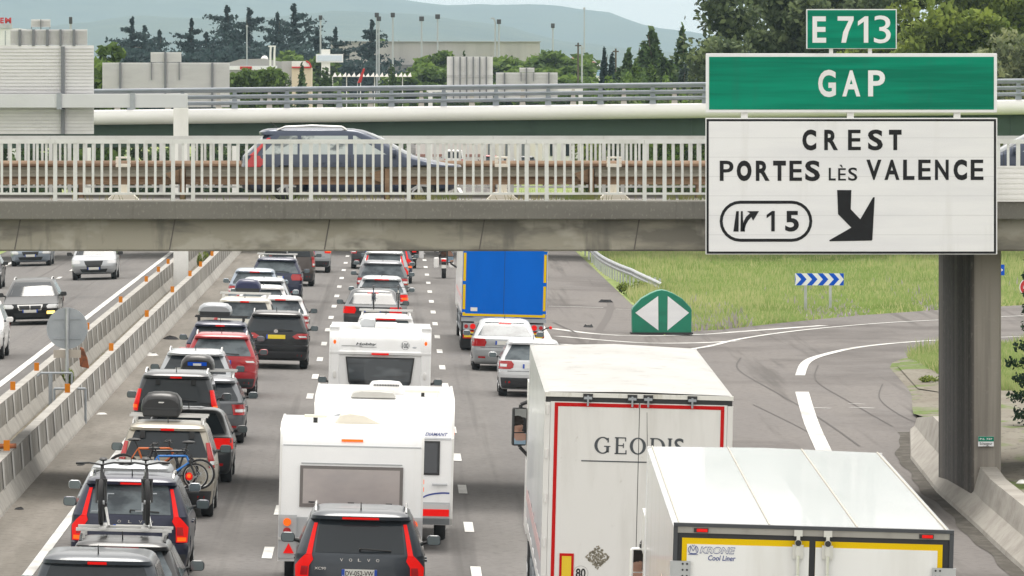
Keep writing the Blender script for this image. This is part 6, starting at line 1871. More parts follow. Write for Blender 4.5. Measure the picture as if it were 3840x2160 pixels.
# ================================================================== MOTORCYCLES
def motorcycle(label, X, D, pm, case, rider_label, jacket, helmet, topcase=None):
    t = thing('motorcycle', label, 'motorcycle', (X, D, gz(X)), 0, 'motorcycles between the lanes', 0)
    for y, wd in ((.30, .18), (1.75, .12)):
        tm, rm = wheel_meshes(.32, wd); e = bpy.data.objects.new('wheel', tm); link(e, t); e.location = (0, y, .32)
        q = bpy.data.objects.new('rim', rm); link(q, e)
    mb = MB(); mb.prism_x([(.05, .80), (.30, .88), (.85, .82), (1.15, 1.02), (1.5, 1.0), (1.7, .75), (1.2, .35), (.75, .35), (.5, .55)], -.14, .14)
    mb.build('body', pm, t, bevel=.05)
    MB().box(-.15, .15, .15, .80, .80, .88).build('saddle', BLACK, t, bevel=.03)
    for g in (-1, 1):
        MB().box(g * .30 - .11, g * .30 + .11, .05, .52, .42, .86).build('side_case', case, t, bevel=.05)
        MB().tube([(g * .15, 1.25, 1.02), (g * .40, 1.15, 1.08)], .018).build('handlebar', BLACK, t)
        MB().tube([(g * .33, 1.22, 1.08), (g * .42, 1.28, 1.26)], .012).build('mirror_arm', BLACK, t)
        MB().ball((g * .44, 1.28, 1.29), .085, n=10, sx=1, sy=.3, sz=.65).build('mirror', MIRROR, t)
    if topcase: MB().box(-.20, .20, -.10, .25, .92, 1.22).build('top_case', topcase, t, bevel=.06)
    MB().box(-.09, .09, -.02, .06, .70, .78).build('tail_light', REDON, t)
    MB().box(-.10, .10, -.06, -.03, .42, .56).build('number_plate', PLATE, t)
    MB().prism_x([(1.45, .98), (1.30, 1.40), (1.34, 1.40), (1.55, 1.0)], -.18, .18).build('windscreen', GLASS, t)
    J, E = sit_skeleton(-.04, (.36, .66, .30))
    person(rider_label, (X, D + .55, gz(X) + .90), 0, J, E, top=jacket, pants=CLOTHD, helmet=helmet)
motorcycle('motorcycle with white side cases passing left of the blue doored lorry', 2.02, 317.0, P_WHITE, WHITE, 'motorcyclist in a brown jacket riding beside the blue doored lorry', CLOTHR, P_WHITE)
motorcycle('motorcycle with a red top case just right of the farthest cars in the middle lane', .84, 332.5, P_DGREY, P_WHITE, 'motorcyclist in dark clothes right of the middle lane cars', CLOTHD, P_DGREY, P_RED)
# ================================================================== TREES AND PLANTS
def leaf_object(name, P, size, mats, idx=None, seed=0, parent=None, up=0.0, aspect=0.6, N3=None):
    """many small leaf-sized diamond faces at the points P"""
    rg = np.random.default_rng(seed)
    P = np.asarray(P, float); n = len(P)
    nr = rg.normal(size=(n, 3)) if N3 is None else N3 + 0.5 * rg.normal(size=(n, 3))
    nr[:, 2] += up
    nr /= np.linalg.norm(nr, axis=1)[:, None] + 1e-9
    a = np.cross(nr, rg.normal(size=(n, 3))); a /= np.linalg.norm(a, axis=1)[:, None] + 1e-9
    b = np.cross(nr, a)
    sz = (np.asarray(size) * (0.6 + 0.8 * rg.random(n)))[:, None]
    V = np.stack([P - a * sz, P - b * sz * aspect, P + a * sz, P + b * sz * aspect], 1).reshape(-1, 3)
    me = bpy.data.meshes.new(name)
    me.vertices.add(4 * n); me.loops.add(4 * n); me.polygons.add(n)
    me.vertices.foreach_set('co', V.astype('f').ravel())
    me.loops.foreach_set('vertex_index', np.arange(4 * n, dtype=np.int32))
    me.polygons.foreach_set('loop_start', np.arange(0, 4 * n, 4, dtype=np.int32))
    try: me.polygons.foreach_set('loop_total', np.full(n, 4, dtype=np.int32))
    except Exception: pass
    for m in mats: me.materials.append(m)
    if idx is not None: me.polygons.foreach_set('material_index', np.asarray(idx, dtype=np.int32))
    me.update(); me.validate()
    o = bpy.data.objects.new(name, me)
    return link(o, parent)

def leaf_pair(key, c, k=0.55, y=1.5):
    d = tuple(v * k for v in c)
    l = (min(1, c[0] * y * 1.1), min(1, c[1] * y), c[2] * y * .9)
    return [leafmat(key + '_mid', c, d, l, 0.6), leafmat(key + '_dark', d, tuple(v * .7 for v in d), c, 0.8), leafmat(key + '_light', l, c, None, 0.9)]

L_CEDAR = leaf_pair('cedar', (0.032, 0.058, 0.062), .6, 1.4)
L_MID = leaf_pair('broadleaf', (0.11, 0.18, 0.045), .5, 1.5)
L_POP = leaf_pair('poplar', (0.105, 0.145, 0.075), .5, 1.7)
L_BRI = leaf_pair('bright_leaf', (0.165, 0.225, 0.05), .42, 1.5)
L_OLI = leaf_pair('olive_leaf', (0.19, 0.225, 0.125), .55, 1.4)
L_CYP = leaf_pair('cypress', (0.08, 0.135, 0.05), .5, 1.5)
L_BLUE = leaf_pair('blue_conifer', (0.090, 0.130, 0.120), .55, 1.5)
L_SPR = leaf_pair('spruce', (0.022, 0.050, 0.026), .55, 1.6)
BARK = mat('bark', (0.11, 0.09, 0.07), 0.9, noise=[((3, 3, .8), (0.06, 0.05, 0.04), .45, .65)])

def crown_points(kind, h, r, n, rg):
    """points of a crown of height h and half width r, standing on z = 0"""
    if kind == 'broad':
        nc = 26
        C = rg.normal(size=(nc * 3, 3)); C /= np.linalg.norm(C, axis=1)[:, None]; C *= (rg.random(len(C)) ** .33)[:, None]
        C = C[C[:, 2] > -.85][:nc]
        C = C * np.array([r * .82, r * .82, h * .36]) + np.array([0, 0, h * .60])
        R_ = r * (.24 + .22 * rg.random(len(C)))
        k = rg.integers(0, len(C), n)
        d = rg.normal(size=(n, 3)); d /= np.linalg.norm(d, axis=1)[:, None]
        rad = R_[k] * (.35 + .75 * rg.random(n) ** .5)
        P = C[k] + d * rad[:, None] * np.array([1, 1, .85])
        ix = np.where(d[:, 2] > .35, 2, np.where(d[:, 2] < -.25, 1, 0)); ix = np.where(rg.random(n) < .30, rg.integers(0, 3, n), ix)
        return P, ix
    if kind == 'cedar':
        out, ix = [], []
        lev = 15
        for i in range(lev):
            t = i / (lev - 1); z = h * (.10 + .88 * t + rg.normal() * .008)
            br = max(2, int(7 - 5 * t)); ml = r * 1.1 * (1 - t) ** .58 + .06 * r
            for b in range(br):
                a = rg.random() * 6.28; ln = ml * (.45 + .75 * rg.random()); m = int(n / (lev * 4.6))
                s = rg.random(m) ** .75
                q = (.09 + .20 * s * (1 - .5 * s)) * ln
                x = np.cos(a) * ln * s + rg.normal(size=m) * q; y = np.sin(a) * ln * s + rg.normal(size=m) * q
                zz_ = z + ln * (.10 * s - .02) + rg.normal(size=m) * (.014 * h * (1 - t) + .006 * h) + .12 * ln * s ** 3
                out.append(np.stack([x, y, zz_], 1)); ix.append(np.where(rg.random(m) < .22, 2, np.where(rg.random(m) < .5, 1, 0)))
        m = n // 9
        z = rg.random(m); a = rg.random(m) * 6.28; rr_ = r * .26 * (1 - z) ** .9 * rg.random(m) ** .5
        out.append(np.stack([rr_ * np.cos(a), rr_ * np.sin(a), h * (.1 + .92 * z)], 1)); ix.append(np.full(m, 1))
        return np.concatenate(out), np.concatenate(ix)
    if kind == 'cypress':
        z = rg.random(n) ** .9; nb = 9; k = rg.integers(0, nb, n)
        ba = rg.random(nb) * 6.28; bz = .25 + .75 * rg.random(nb); bz[0] = 1.0
        a = rg.random(n) * 6.28
        prof = np.where(z < .25, .55 + 1.8 * z, 1.0 - (np.clip(z - .25, 0, 1) / .75) ** 1.5)
        rr_ = r * prof * (.45 + .6 * rg.random(n) ** .6)
        wob = .16 * r * np.sin(z * 9 + k) * (1 - z) 
        P = np.stack([rr_ * np.cos(a) + wob + np.cos(ba[k]) * r * .20 * (1 - z), rr_ * np.sin(a) + np.sin(ba[k]) * r * .20, h * (.03 + .97 * z * (.80 + .20 * bz[k]))], 1)
        return P, np.where(rg.random(n) < .35, 1, np.where(rg.random(n) < .35, 2, 0))
    if kind == 'spruce':
        out, ix = [], []
        lev = 16
        for i in range(lev):
            t = i / (lev - 1); z = h * (.04 + .90 * t); ml = r * (1 - t) ** .8 + .05
            for b in range(8):
                a = b * .785 + rg.random() * .6 + i; ln = ml * (.75 + .4 * rg.random()); m = int(n / (lev * 8))
                s = rg.random(m)
                sp_ = (.20 * (1 - s) + .05) * ln
                u = rg.normal(size=m) * sp_ * .8
                x = np.cos(a) * ln * s - np.sin(a) * u; y = np.sin(a) * ln * s + np.cos(a) * u
                zz_ = z - .32 * ln * s + .20 * ln * s ** 2 + rg.normal(size=m) * .03 * h * .3
                out.append(np.stack([x, y, zz_], 1)); ix.append(np.where(rg.random(m) < .3, 1, np.where(rg.random(m) < .25, 2, 0)))
        return np.concatenate(out), np.concatenate(ix)
    if kind == 'bush':
        nc = 12
        C = rg.uniform(-1, 1, size=(nc, 3)) * np.array([r * .8, r * .7, h * .30]) + np.array([0, 0, h * .50])
        k = rg.integers(0, nc, n); d = rg.normal(size=(n, 3)); d /= np.linalg.norm(d, axis=1)[:, None]
        P = C[k] + d * (np.array([r * .38, r * .38, h * .24]) * (.45 + .65 * rg.random(n) ** .5)[:, None])
        P[:, 2] = np.abs(P[:, 2])
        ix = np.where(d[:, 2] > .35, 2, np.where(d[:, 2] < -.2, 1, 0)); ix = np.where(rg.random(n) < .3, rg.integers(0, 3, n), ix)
        return P, ix
    if kind == 'airy':
        out, ix = [], []
        nb = 22
        for b in range(nb):
            z0 = h * (.18 + .72 * rg.random()); a = rg.random() * 6.28; ln = r * (.5 + .6 * rg.random()) * (1.1 - .5 * z0 / h)
            m = n // nb; s = rg.random(m) ** .8
            q = r * (.09 + .12 * s)
            out.append(np.stack([np.cos(a) * ln * s + rg.normal(size=m) * q, np.sin(a) * ln * s + rg.normal(size=m) * q, z0 + ln * .75 * s + rg.normal(size=m) * q * 1.1], 1))
            ix.append(np.where(rg.random(m) < .35, 2, np.where(rg.random(m) < .45, 1, 0)))
        return np.concatenate(out), np.concatenate(ix)

TREEMESH = {}
def tree(name, label, cat, group, kind, X, Y, Z, h, r, leaf, n, size, rz=0.0, seed=0, lean=0.0, var=None, up=0.0, key=None):
    """tree > crown, trunk; trees of one variant share their meshes"""
    t = thing(name, label, cat, (X, Y, Z), rz, group, lean)
    k = key or (kind, seed, leaf[0].name)
    if k not in TREEMESH:
        rg = np.random.default_rng(seed)
        P, ix = crown_points(kind, h, r, n, rg)
        c = leaf_object('crown', P, size, leaf, ix, seed, t, up=up)
        mb = MB(); rr = random.Random(seed)
        if name == 'weed_clump':
            TREEMESH[k] = (c.data, None, h, r); return t
        tr = max(.06, h * .016)
        top = h * (.95 if kind in ('cedar', 'spruce', 'cypress') else .72)
        mb.tube([(0, 0, -.3)], 1)
        pts = [(0, 0, -.4)] + [(rr.uniform(-.03, .03) * h * q, rr.uniform(-.03, .03) * h * q, top * q) for q in (.25, .5, .75, 1)]
        for i in range(4): mb.cyl(pts[i], pts[i + 1], tr * (1 - i * .22), tr * (1 - (i + 1) * .22), 7)
        for b in range(9 if kind != 'bush' else 4):
            q = rr.uniform(.2, .85); a = rr.uniform(0, 6.28); z = top * q; l = r * rr.uniform(.5, .9) * (1.15 - q * .6)
            rise = .7 if kind in ('broad', 'airy', 'bush') else -.08
            mb.cyl((0, 0, z), (l * math.cos(a), l * math.sin(a), z + l * rise), tr * .38, tr * .12, 5)
        tk = mb.build('trunk', BARK, t, smooth=60)
        TREEMESH[k] = (c.data, tk.data, h, r)
    else:
        cd, td, h0, r0 = TREEMESH[k]
        for nm, d in (('crown', cd), ('trunk', td)):
            if d: link(bpy.data.objects.new(nm, d), t)
        t.scale = (r / r0, r / r0, h / h0)
    return t

def at(px, D): return (px - VPX) * D / F
def topz(py, D): return CAMZ - (py - VPY) * D / F
GZF = -0.35

# ---- dark cedars far behind the shops
CG = 'dark cedars behind the shops'
for i, (p, y, r, sd, ln, lb) in enumerate([
        (484, 74, 3.2, 1, .03, 'dark cedar with a bent tip, leftmost of the cedars'), (541, 105, 4.4, 2, 0, 'bushy dark cedar second from the left, next to the one with the bent tip'),
        (598, 122, 4.2, 3, 0, 'lower dark cedar third from the left'), (708, 80, 3.4, 1, -.03, 'dark cedar with a hooked tip standing alone left of the tallest pair'),
        (775, 128, 4.6, 2, 0, 'low broad dark cedar at the foot of the tall pair'), (850, 31, 5.0, 2, 0, 'tall dark cedar, left one of the tall pair near the middle left'),
        (932, 42, 4.6, 3, .02, 'tall dark cedar, right one of the tall pair near the middle left'), (1041, 57, 3.8, 3, 0, 'slim dark cedar left of the tallest cedar'),
        (1104, 25, 5.2, 2, 0, 'tallest dark cedar with layered branches near the totem sign'), (1190, 118, 4.6, 3, 0, 'low dark cedar between the tallest cedar and the totem sign'),
        (1245, 112, 3.4, 1, .04, 'low leaning dark cedar behind the totem sign'), (1396, 84, 3.6, 1, .03, 'windswept dark cedar in front of the long grey warehouse')]):
    D = 1120 + 30 * (i % 3)
    tree('cedar_tree', lb, 'tree', CG, 'cedar', at(p, D), D, GZF, topz(y, D) - GZF, r * 1.75, L_CEDAR, 7000, .28, rz=i * 1.3, seed=sd, lean=ln, up=.9)
for i, (p, y, r, lb) in enumerate([(1300, 205, 4.2, 'dark spreading conifer under the windswept cedar, left half'), (1400, 200, 4.8, 'dark spreading conifer under the windswept cedar, right half'), (660, 165, 5.0, 'dark rounded conifer below the hooked cedar'), (900, 150, 5.6, 'dark rounded conifer below the tall pair of cedars'), (1010, 150, 5.0, 'dark rounded conifer between the tall pair and the slim cedar'), (1150, 165, 4.6, 'dark rounded conifer below the tallest cedar'), (540, 150, 5.0, 'dark rounded conifer below the leftmost cedars'), (600, 160, 5.0, 'dark rounded conifer third cedar stands behind'), (790, 165, 5.4, 'dark rounded conifer left below the tall pair'), (1090, 140, 5.0, 'dark rounded conifer behind the light green pair'), (840, 140, 5.0, 'dark rounded conifer at the foot of the left tall cedar'), (960, 140, 5.4, 'dark rounded conifer at the foot of the right tall cedar')]):
    D = 1100
    tree('conifer_tree', lb, 'tree', CG, 'broad', at(p, D), D, GZF, topz(y, D) - GZF, r * 1.25, L_CEDAR, 5000, .32, rz=i, seed=21)

# ---- green broadleaf trees in the middle distance
BG = 'green trees in the middle distance'
for i, (p, y, r, D, lb) in enumerate([
        (350, 128, 2.1, 520, 'green tree between the two groups of sign backs at left'), (385, 190, 1.9, 500, 'low green tree just left of the wide sign back with three supports'),
        (1109, 170, 3.0, 960, 'light green tree in front of the tallest cedar, left of its pair'), (1168, 178, 2.8, 960, 'light green tree in front of the tallest cedar, right of its pair'),
        (1455, 128, 3.2, 1700, 'round green tree on the warehouse skyline, left'), (1502, 140, 2.8, 1700, 'round green tree on the warehouse skyline, right'),
        (1610, 170, 3.2, 880, 'rounded green tree just left of the tall sign back with six supports'), (1650, 215, 3.0, 860, 'lower green tree touching the tall sign back with six supports'), (1575, 235, 3.2, 850, 'low green tree right of the small cypress by the white canopies'),
        (1870, 186, 2.4, 900, 'green tree just right of the tall sign back with six supports'), (1925, 212, 3.0, 880, 'low green tree above the low wide sign back'), (1965, 196, 2.4, 900, 'green tree behind the smallest sign back of the low wide panel'),
        (2055, 166, 3.6, 860, 'large green tree right of the warehouse, left crown'), (2118, 172, 3.4, 870, 'large green tree right of the warehouse, right crown'), (2085, 222, 4.4, 840, 'broad low green tree in front of the large crowns right of the warehouse'), (2155, 262, 3.0, 820, 'low green tree below the house with the tiled roof')]):
    tree('broadleaf_tree', lb, 'tree', BG, 'broad', at(p, D), D, GZF, topz(y, D) - GZF, r * 1.25, L_MID, 3400, .34, rz=i * .9, seed=31 + i % 2)
for i, (p, y, lb) in enumerate([(885, 262, 'leafy green bush right beside the wide sign back'), (920, 244, 'taller leafy green bush before the low shop, left'), (962, 252, 'leafy green bush before the low shop, middle'), (1000, 240, 'taller leafy green bush before the low shop, right'), (1040, 246, 'leafy green bush between the low shop and the cream building')]):
    D = 640
    tree('leafy_bush', lb, 'shrub', BG, 'broad', at(p, D), D, GZF, topz(y, D) - GZF, 1.25, L_MID, 1500, .24, rz=i, seed=35)
VG = 'small cypresses and shrubs by the shops'
for i, (p, y, r, D, lb) in enumerate([(1131, 232, 1.0, 700, 'small dark cypress in front of the cream building'), (1084, 288, .6, 690, 'smallest dark cypress left of the cream building'), (1218, 252, 1.1, 690, 'small dark cypress below the totem sign, left'), (1238, 280, 1.0, 680, 'small dark cypress below the totem sign, right'),
                                      (1470, 238, .9, 700, 'slim dark cypress beside the white canopies'), (1490, 290, .8, 690, 'low dark cypress at the foot of the slim one by the canopies'), (1740, 190, .8, 900, 'dark cypress tip above the tall sign back')]):
    tree('cypress_tree', lb, 'tree', VG, 'cypress', at(p, D), D, GZF, topz(y, D) - GZF, r, L_CYP, 900, .24, rz=i, seed=41, up=-.2)
HG = 'conifers right of the house'
for i, (p, y, r, D, lf, ln, lb) in enumerate([
        (2266, 180, .75, 700, L_CEDAR, 0, 'dark slim cypress left of a close pair beside the blue sign'), (2296, 195, .65, 700, L_CEDAR, 0, 'dark slim cypress right of a close pair beside the blue sign'),
        (2351, 184, 1.0, 640, L_CYP, 0, 'pointed green cypress first right of the dark slim pair'), (2330, 232, 1.2, 640, L_CYP, 0, 'low green cypress between the slim pair and the pointed ones'), (2411, 152, 1.9, 650, L_CYP, 0, 'broad green cypress with several tips'), (2390, 230, 1.7, 630, L_MID, 0, 'low bright shrub in front of the broad cypress'),
        (2457, 104, 1.35, 640, L_CYP, .02, 'tall green cypress left of the leaning one'), (2500, 200, 1.6, 630, L_CYP, 0, 'short green cypress between the two tall ones'), (2522, 88, 1.1, 640, L_CYP, .09, 'tallest cypress, thin and leaning right against the sky'), (2440, 235, 1.8, 620, L_MID, 0, 'low bright shrub in front of the tall cypress')]):
    tree('cypress_tree', lb, 'tree', HG, 'cypress', at(p, D), D, GZF, topz(y, D) - GZF, r * 1.3, lf, 2200 if r > 1 else 1200, .23, rz=i * .7, seed=42 + i % 2, lean=ln, up=-.2, key=('cyp', i % 2, lf[0].name))
for i, (p, y, r, D, lb) in enumerate([(2590, 188, 1.6, 560, 'blue green conifer left of the green direction sign'), (2625, 225, 1.7, 550, 'low blue green conifer touching the green direction sign'), (2560, 245, 1.3, 550, 'lowest blue green conifer beside the leaning cypress')]):
    tree('blue_conifer', lb, 'tree', HG, 'cypress', at(p, D), D, GZF, topz(y, D) - GZF, r, L_BLUE, 2600, .20, rz=i, seed=47, key=('bluec',))

# ---- big trees behind the exit signs
RGp = 'tall trees behind the exit signs'
for i, (p, y, r, D, kind, lf, n, sz_, lb) in enumerate([
        (2735, -150, 2.9, 470, 'airy', L_POP, 6500, .20, 'airy poplar at the left of the tall trees, sky showing through'), (2862, -190, 2.6, 478, 'airy', L_POP, 5600, .20, 'airy poplar second from the left of the tall trees'),
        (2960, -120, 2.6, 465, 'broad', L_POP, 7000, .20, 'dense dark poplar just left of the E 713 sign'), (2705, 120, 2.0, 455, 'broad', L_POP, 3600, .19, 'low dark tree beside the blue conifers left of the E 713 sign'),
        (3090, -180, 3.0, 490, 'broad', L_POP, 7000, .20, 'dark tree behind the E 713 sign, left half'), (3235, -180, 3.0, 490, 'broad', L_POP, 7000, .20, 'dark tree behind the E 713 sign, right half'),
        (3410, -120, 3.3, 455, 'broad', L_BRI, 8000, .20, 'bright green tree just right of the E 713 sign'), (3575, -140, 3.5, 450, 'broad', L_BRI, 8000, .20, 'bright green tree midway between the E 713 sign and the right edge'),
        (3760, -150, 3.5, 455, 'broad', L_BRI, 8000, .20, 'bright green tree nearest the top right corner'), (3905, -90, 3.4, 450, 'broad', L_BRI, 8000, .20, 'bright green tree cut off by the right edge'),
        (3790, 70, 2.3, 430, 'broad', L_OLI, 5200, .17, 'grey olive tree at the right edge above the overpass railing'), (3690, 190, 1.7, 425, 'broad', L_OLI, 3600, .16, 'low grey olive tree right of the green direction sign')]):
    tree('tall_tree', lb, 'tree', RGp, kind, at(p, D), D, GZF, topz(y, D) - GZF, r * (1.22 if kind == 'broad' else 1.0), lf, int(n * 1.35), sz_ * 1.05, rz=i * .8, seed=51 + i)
# ---- shrubs below and behind the far overpass
SG = 'shrubs behind the far overpass'
rs = random.Random(5)
k = 0
LS = [('bushy green shrub in the row behind the far overpass railing', L_MID)]
for p in list(range(880, 2340, 58)):
    D = 930 + rs.uniform(-25, 25)
    tree('shrub', 'dark green shrub in the long row behind the far overpass railing', 'shrub', SG, 'bush', at(p + rs.uniform(-15, 15), D), D, GZF, 7.4 + rs.uniform(-.7, .9), 1.7, L_MID, 1300, .30, rz=k, seed=61 + k % 3, key=('bushmid', k % 3)); k += 1
SG2 = 'shrubs under the far overpass'
for i, p in enumerate(list(range(-20, 900, 62)) + [930, 985]):
    D = 520 + rs.uniform(-20, 20)
    tree('shrub', 'dark green shrub seen under the far overpass at left', 'shrub', SG2, 'bush', at(p, D), D, GZF, 5.0 + rs.uniform(-1, 1.2), 1.0, L_CYP, 1500, .18, rz=k, seed=71 + k % 3, key=('bushdark', k % 3)); k += 1
SG3 = 'bright bushes under the far overpass'
for i, p in enumerate(range(2190, 2700, 46)):
    D = 470 + rs.uniform(-15, 15)
    tree('bush', 'bright green bush seen through the bridge railing left of the exit sign', 'shrub', SG3, 'bush', at(p, D), D, GZF, 5.4 + rs.uniform(-1, 1.2), .95, L_BRI, 1700, .15, rz=k, seed=81 + k % 3, key=('bushbri', k % 3)); k += 1
for i, p in enumerate(range(2330, 3900, 75)):
    D = 432 + rs.uniform(-12, 12)
    tree('bush', 'green bush behind the far overpass, below the tall trees', 'shrub', 'bushes below the tall trees', 'bush', at(p, D), D, GZF, 7.5 + rs.uniform(-.6, .9), 1.1, L_MID if i % 3 else L_POP, 1700, .17, rz=k, seed=91 + k % 2, key=('bushrt', k % 2, 'a' if i % 3 else 'b')); k += 1

for i, p in enumerate(range(2215, 2660, 38)):
    D = 600 + rs.uniform(-15, 15)
    tree('shrub', 'green shrub filling the gaps between the cypresses', 'shrub', 'shrubs between the cypresses', 'bush', at(p, D), D, GZF, topz(262 + rs.uniform(-18, 22), D) - GZF, 1.15, L_MID if i % 2 else L_CYP, 1500, .2, rz=k, seed=95, key=('bushgap', i % 2)); k += 1

# ---- spruce at the right edge
tree('spruce_tree', 'dark spruce reaching in from the right edge beside the bridge pier', 'tree', None, 'spruce', 14.72, 174.0, 0.0, 6.4, 1.05, L_SPR, 16000, .05, seed=101, up=.2)

# ---- low weeds beside the exit and in the median
WG = 'weed clumps beside the exit road'
for i, (x, y, h, r, lb) in enumerate([(9.25, 300, .55, .62, 'green weed clump beside the guard rail and the exit road'), (14.9, 212, .28, .5, 'green weed clump on the paved verge beside the exit curve'), (9.7, 275, .35, .5, 'low weeds at the grass corner near the green bollard'), (-8.75, 205, .5, .22, 'weeds growing under the broken orange marker'), (-8.0, 322, .9, .25, 'tall pale weed between the median barriers')]):
    tree('weed_clump', lb, 'weeds', WG, 'bush', x, y, gz(x), h, r, L_BRI, 700, .05, seed=111, key=('weed',))

# ---- meadow grass
GR = [leafmat('grass_green', (0.29, 0.38, 0.13), (0.22, 0.31, 0.09), None, .12), leafmat('grass_straw', (0.46, 0.47, 0.23), (0.36, 0.40, 0.17), None, .15), mat('lavender_flower', (0.38, 0.33, 0.38), .8)]
rg = np.random.default_rng(5)
Ax = np.array([p[0] for p in A]); Ay = np.array([p[1] for p in A])
Bx = np.array([p[0] for p in B]); By = np.array([p[1] for p in B])
def blades(name, label, n, yl, yh, test, hmin, hmax, flowers, wd):
    out = []
    while sum(len(o) for o in out) < n:
        m = n * 3
        y = yl + (yh - yl) * rg.random(m) ** 1.5
        pxx = rg.uniform(2150, 3960, m)
        x = (pxx - VPX) * y / F
        k_ = test(x, y)
        out.append(np.stack([x[k_], y[k_]], 1))
    Q = np.concatenate(out)[:n]
    x, y = Q[:, 0], Q[:, 1]
    z = np.array([gz(a) for a in x]) - .05
    h = hmin + (hmax - hmin) * rg.random(n)
    ph = .5 + .5 * np.sin(x * .35 + 1.7 * np.sin(y * .06)) * np.sin(y * .045 + x * .1)
    cl_ = .5 + .5 * np.sin(x * 1.9 + 2.3 * np.sin(y * .31)) * np.sin(y * .23 - x * .7)
    h *= .45 + .6 * ph + .7 * cl_ ** 4
    near = np.interp(x, Ax[7:], Ay[7:])
    band = np.exp(-np.maximum(0, y - near) / 9.0)
    ix = np.where(rg.random(n) < .15 + .45 * ph + .25 * cl_ ** 3, 1, 0)
    if flowers: ix = np.where((rg.random(n) < .22 * band * (np.sin(x * 1.3) > -.2)), 2, ix)
    lx = rg.normal(size=n) * .10; w_ = wd * (.7 + .8 * rg.random(n)) * np.where(ix == 2, 1.8, 1)
    V = np.zeros((n, 3, 3))
    V[:, 0] = np.stack([x - w_, y, z], 1); V[:, 1] = np.stack([x + w_, y, z], 1); V[:, 2] = np.stack([x + lx, y + rg.normal(size=n) * .08, z + h], 1)
    me = bpy.data.meshes.new(name)
    me.vertices.add(3 * n); me.loops.add(3 * n); me.polygons.add(n)
    me.vertices.foreach_set('co', V.astype('f').ravel()); me.loops.foreach_set('vertex_index', np.arange(3 * n, dtype=np.int32)); me.polygons.foreach_set('loop_start', np.arange(0, 3 * n, 3, dtype=np.int32))
    try: me.polygons.foreach_set('loop_total', np.full(n, 3, dtype=np.int32))
    except Exception: pass
    for m in GR: me.materials.append(m)
    me.polygons.foreach_set('material_index', ix.astype(np.int32))
    me.update(); me.validate()
    o = link(bpy.data.objects.new(name, me))
    tag(o, label, 'grass', kind='stuff')
blades('meadow_grass', 'tall green and straw coloured meadow grass beyond the exit road', 150000, 255, 520, lambda x, y: (x > 8.95) & (y > np.interp(x, Ax[7:], Ay[7:]) + .35) & ~((np.abs(x - 9.3) < .5) & (y > 300)), .14, .46, True, .028)
blades('verge_grass', 'green grass inside the bend of the exit road', 32000, 190, 262, lambda x, y: (x > 15.4) & (y < np.interp(x, Bx, By) - .4) & ((y > 206) | (x > 16.5)), .15, .5, False, .022)

# ================================================================== FAR BUILDINGS, MASTS, HILLS
WH = mat('warehouse_sheet', (0.40, 0.39, 0.375), 0.7, noise=[((.35, 1, .02), (0.33, 0.32, 0.31), .42, .66)])
t = thing('warehouse', 'long grey warehouse behind the cedars and lamp masts', 'building', (0, 1400, 0))
D = 1400
MB().box(at(1240, D), at(2025, D), 0, 40, -.5, topz(158, D)).build('wall', WH, t)
MB().box(at(1236, D), at(2029, D), -.4, 40.4, topz(158, D), topz(155, D)).build('roof_edge', mat('warehouse_edge', (0.30, 0.29, 0.28), .7), t)
MB().box(at(1420, D), at(1740, D), -8, -.1, -.5, topz(243, D)).build('annex', mat('annex_dark', (0.14, 0.14, 0.145), .7), t)
t = thing('shop', 'low shop with a grey curved roof and a red and white fascia at left', 'building', (0, 900, 0)); D = 900
mb = MB(); mb.prism_y([(at(820, D), -.5), (at(1058, D), -.5), (at(1058, D), topz(232, D)), (at(990, D), topz(220, D)), (at(900, D), topz(222, D)), (at(820, D), topz(246, D))], 0, 20)
mb.build('wall', mat('shop_roof', (0.36, 0.355, 0.36), .7), t)
MB().box(at(840, D), at(1040, D), -.3, -.02, topz(262, D), topz(247, D)).build('fascia', SIGNWHITE, t)
MB().box(at(900, D), at(945, D), -.36, -.31, topz(260, D), topz(249, D)).build('fascia_sign', SIGNRED, t)
MB().ball((at(990, D), 4, topz(222, D)), .45, n=10).build('dome', WHITE, t)
t = thing('twin_masts', 'pair of white twisted masts above the low shop', 'mast', (0, 890, 0)); D = 890
for p in (1014, 1029):
    MB().tube([(at(p, D), 0, -.4), (at(p, D), 0, topz(200, D)), (at(p + 2, D), 0, topz(172, D))], .12).build('mast', WHITE, t)
MB().box(at(1006, D), at(1034, D), -.1, .1, topz(176, D), topz(171, D)).build('crossbar', WHITE, t)
t = thing('cream_building', 'small cream building with a white gable and red roof line', 'building', (0, 800, 0)); D = 800
MB().box(at(1056, D), at(1094, D), .5, 10, -.5, topz(229, D)).build('side_wing', mat('grey_render', (0.42, 0.41, 0.42), .8), t)
MB().box(at(1094, D), at(1168, D), 0, 10, -.5, topz(254, D)).build('wall', mat('cream_render', (0.62, 0.53, 0.40), .8), t)
MB().prism_y([(at(1094, D), topz(252, D)), (at(1166, D), topz(252, D)), (at(1158, D), topz(236, D)), (at(1148, D), topz(229, D)), (at(1094, D), topz(229, D))], -.1, 10).build('gable', WHITE, t)
mb = MB(); mb.tube([(at(1094, D), -.2, topz(253, D)), (at(1167, D), -.2, topz(253, D)), (at(1160, D), -.2, topz(236, D)), (at(1148, D), -.2, topz(229, D))], .09); mb.build('roof_line', SIGNRED, t)
t = thing('totem_sign', 'tall white totem sign with a pale blue lettered panel', 'sign', (0, 780, 0)); D = 780
MB().box(at(1205, D), at(1238, D), 0, .6, -.5, topz(185, D)).build('column', WHITE, t)
MB().box(at(1185, D), at(1287, D), -.2, 0, topz(234, D), topz(203, D)).build('panel', SIGNWHITE, t)
PB = mat('pale_blue_panel', (0.30, 0.44, 0.66), .5)
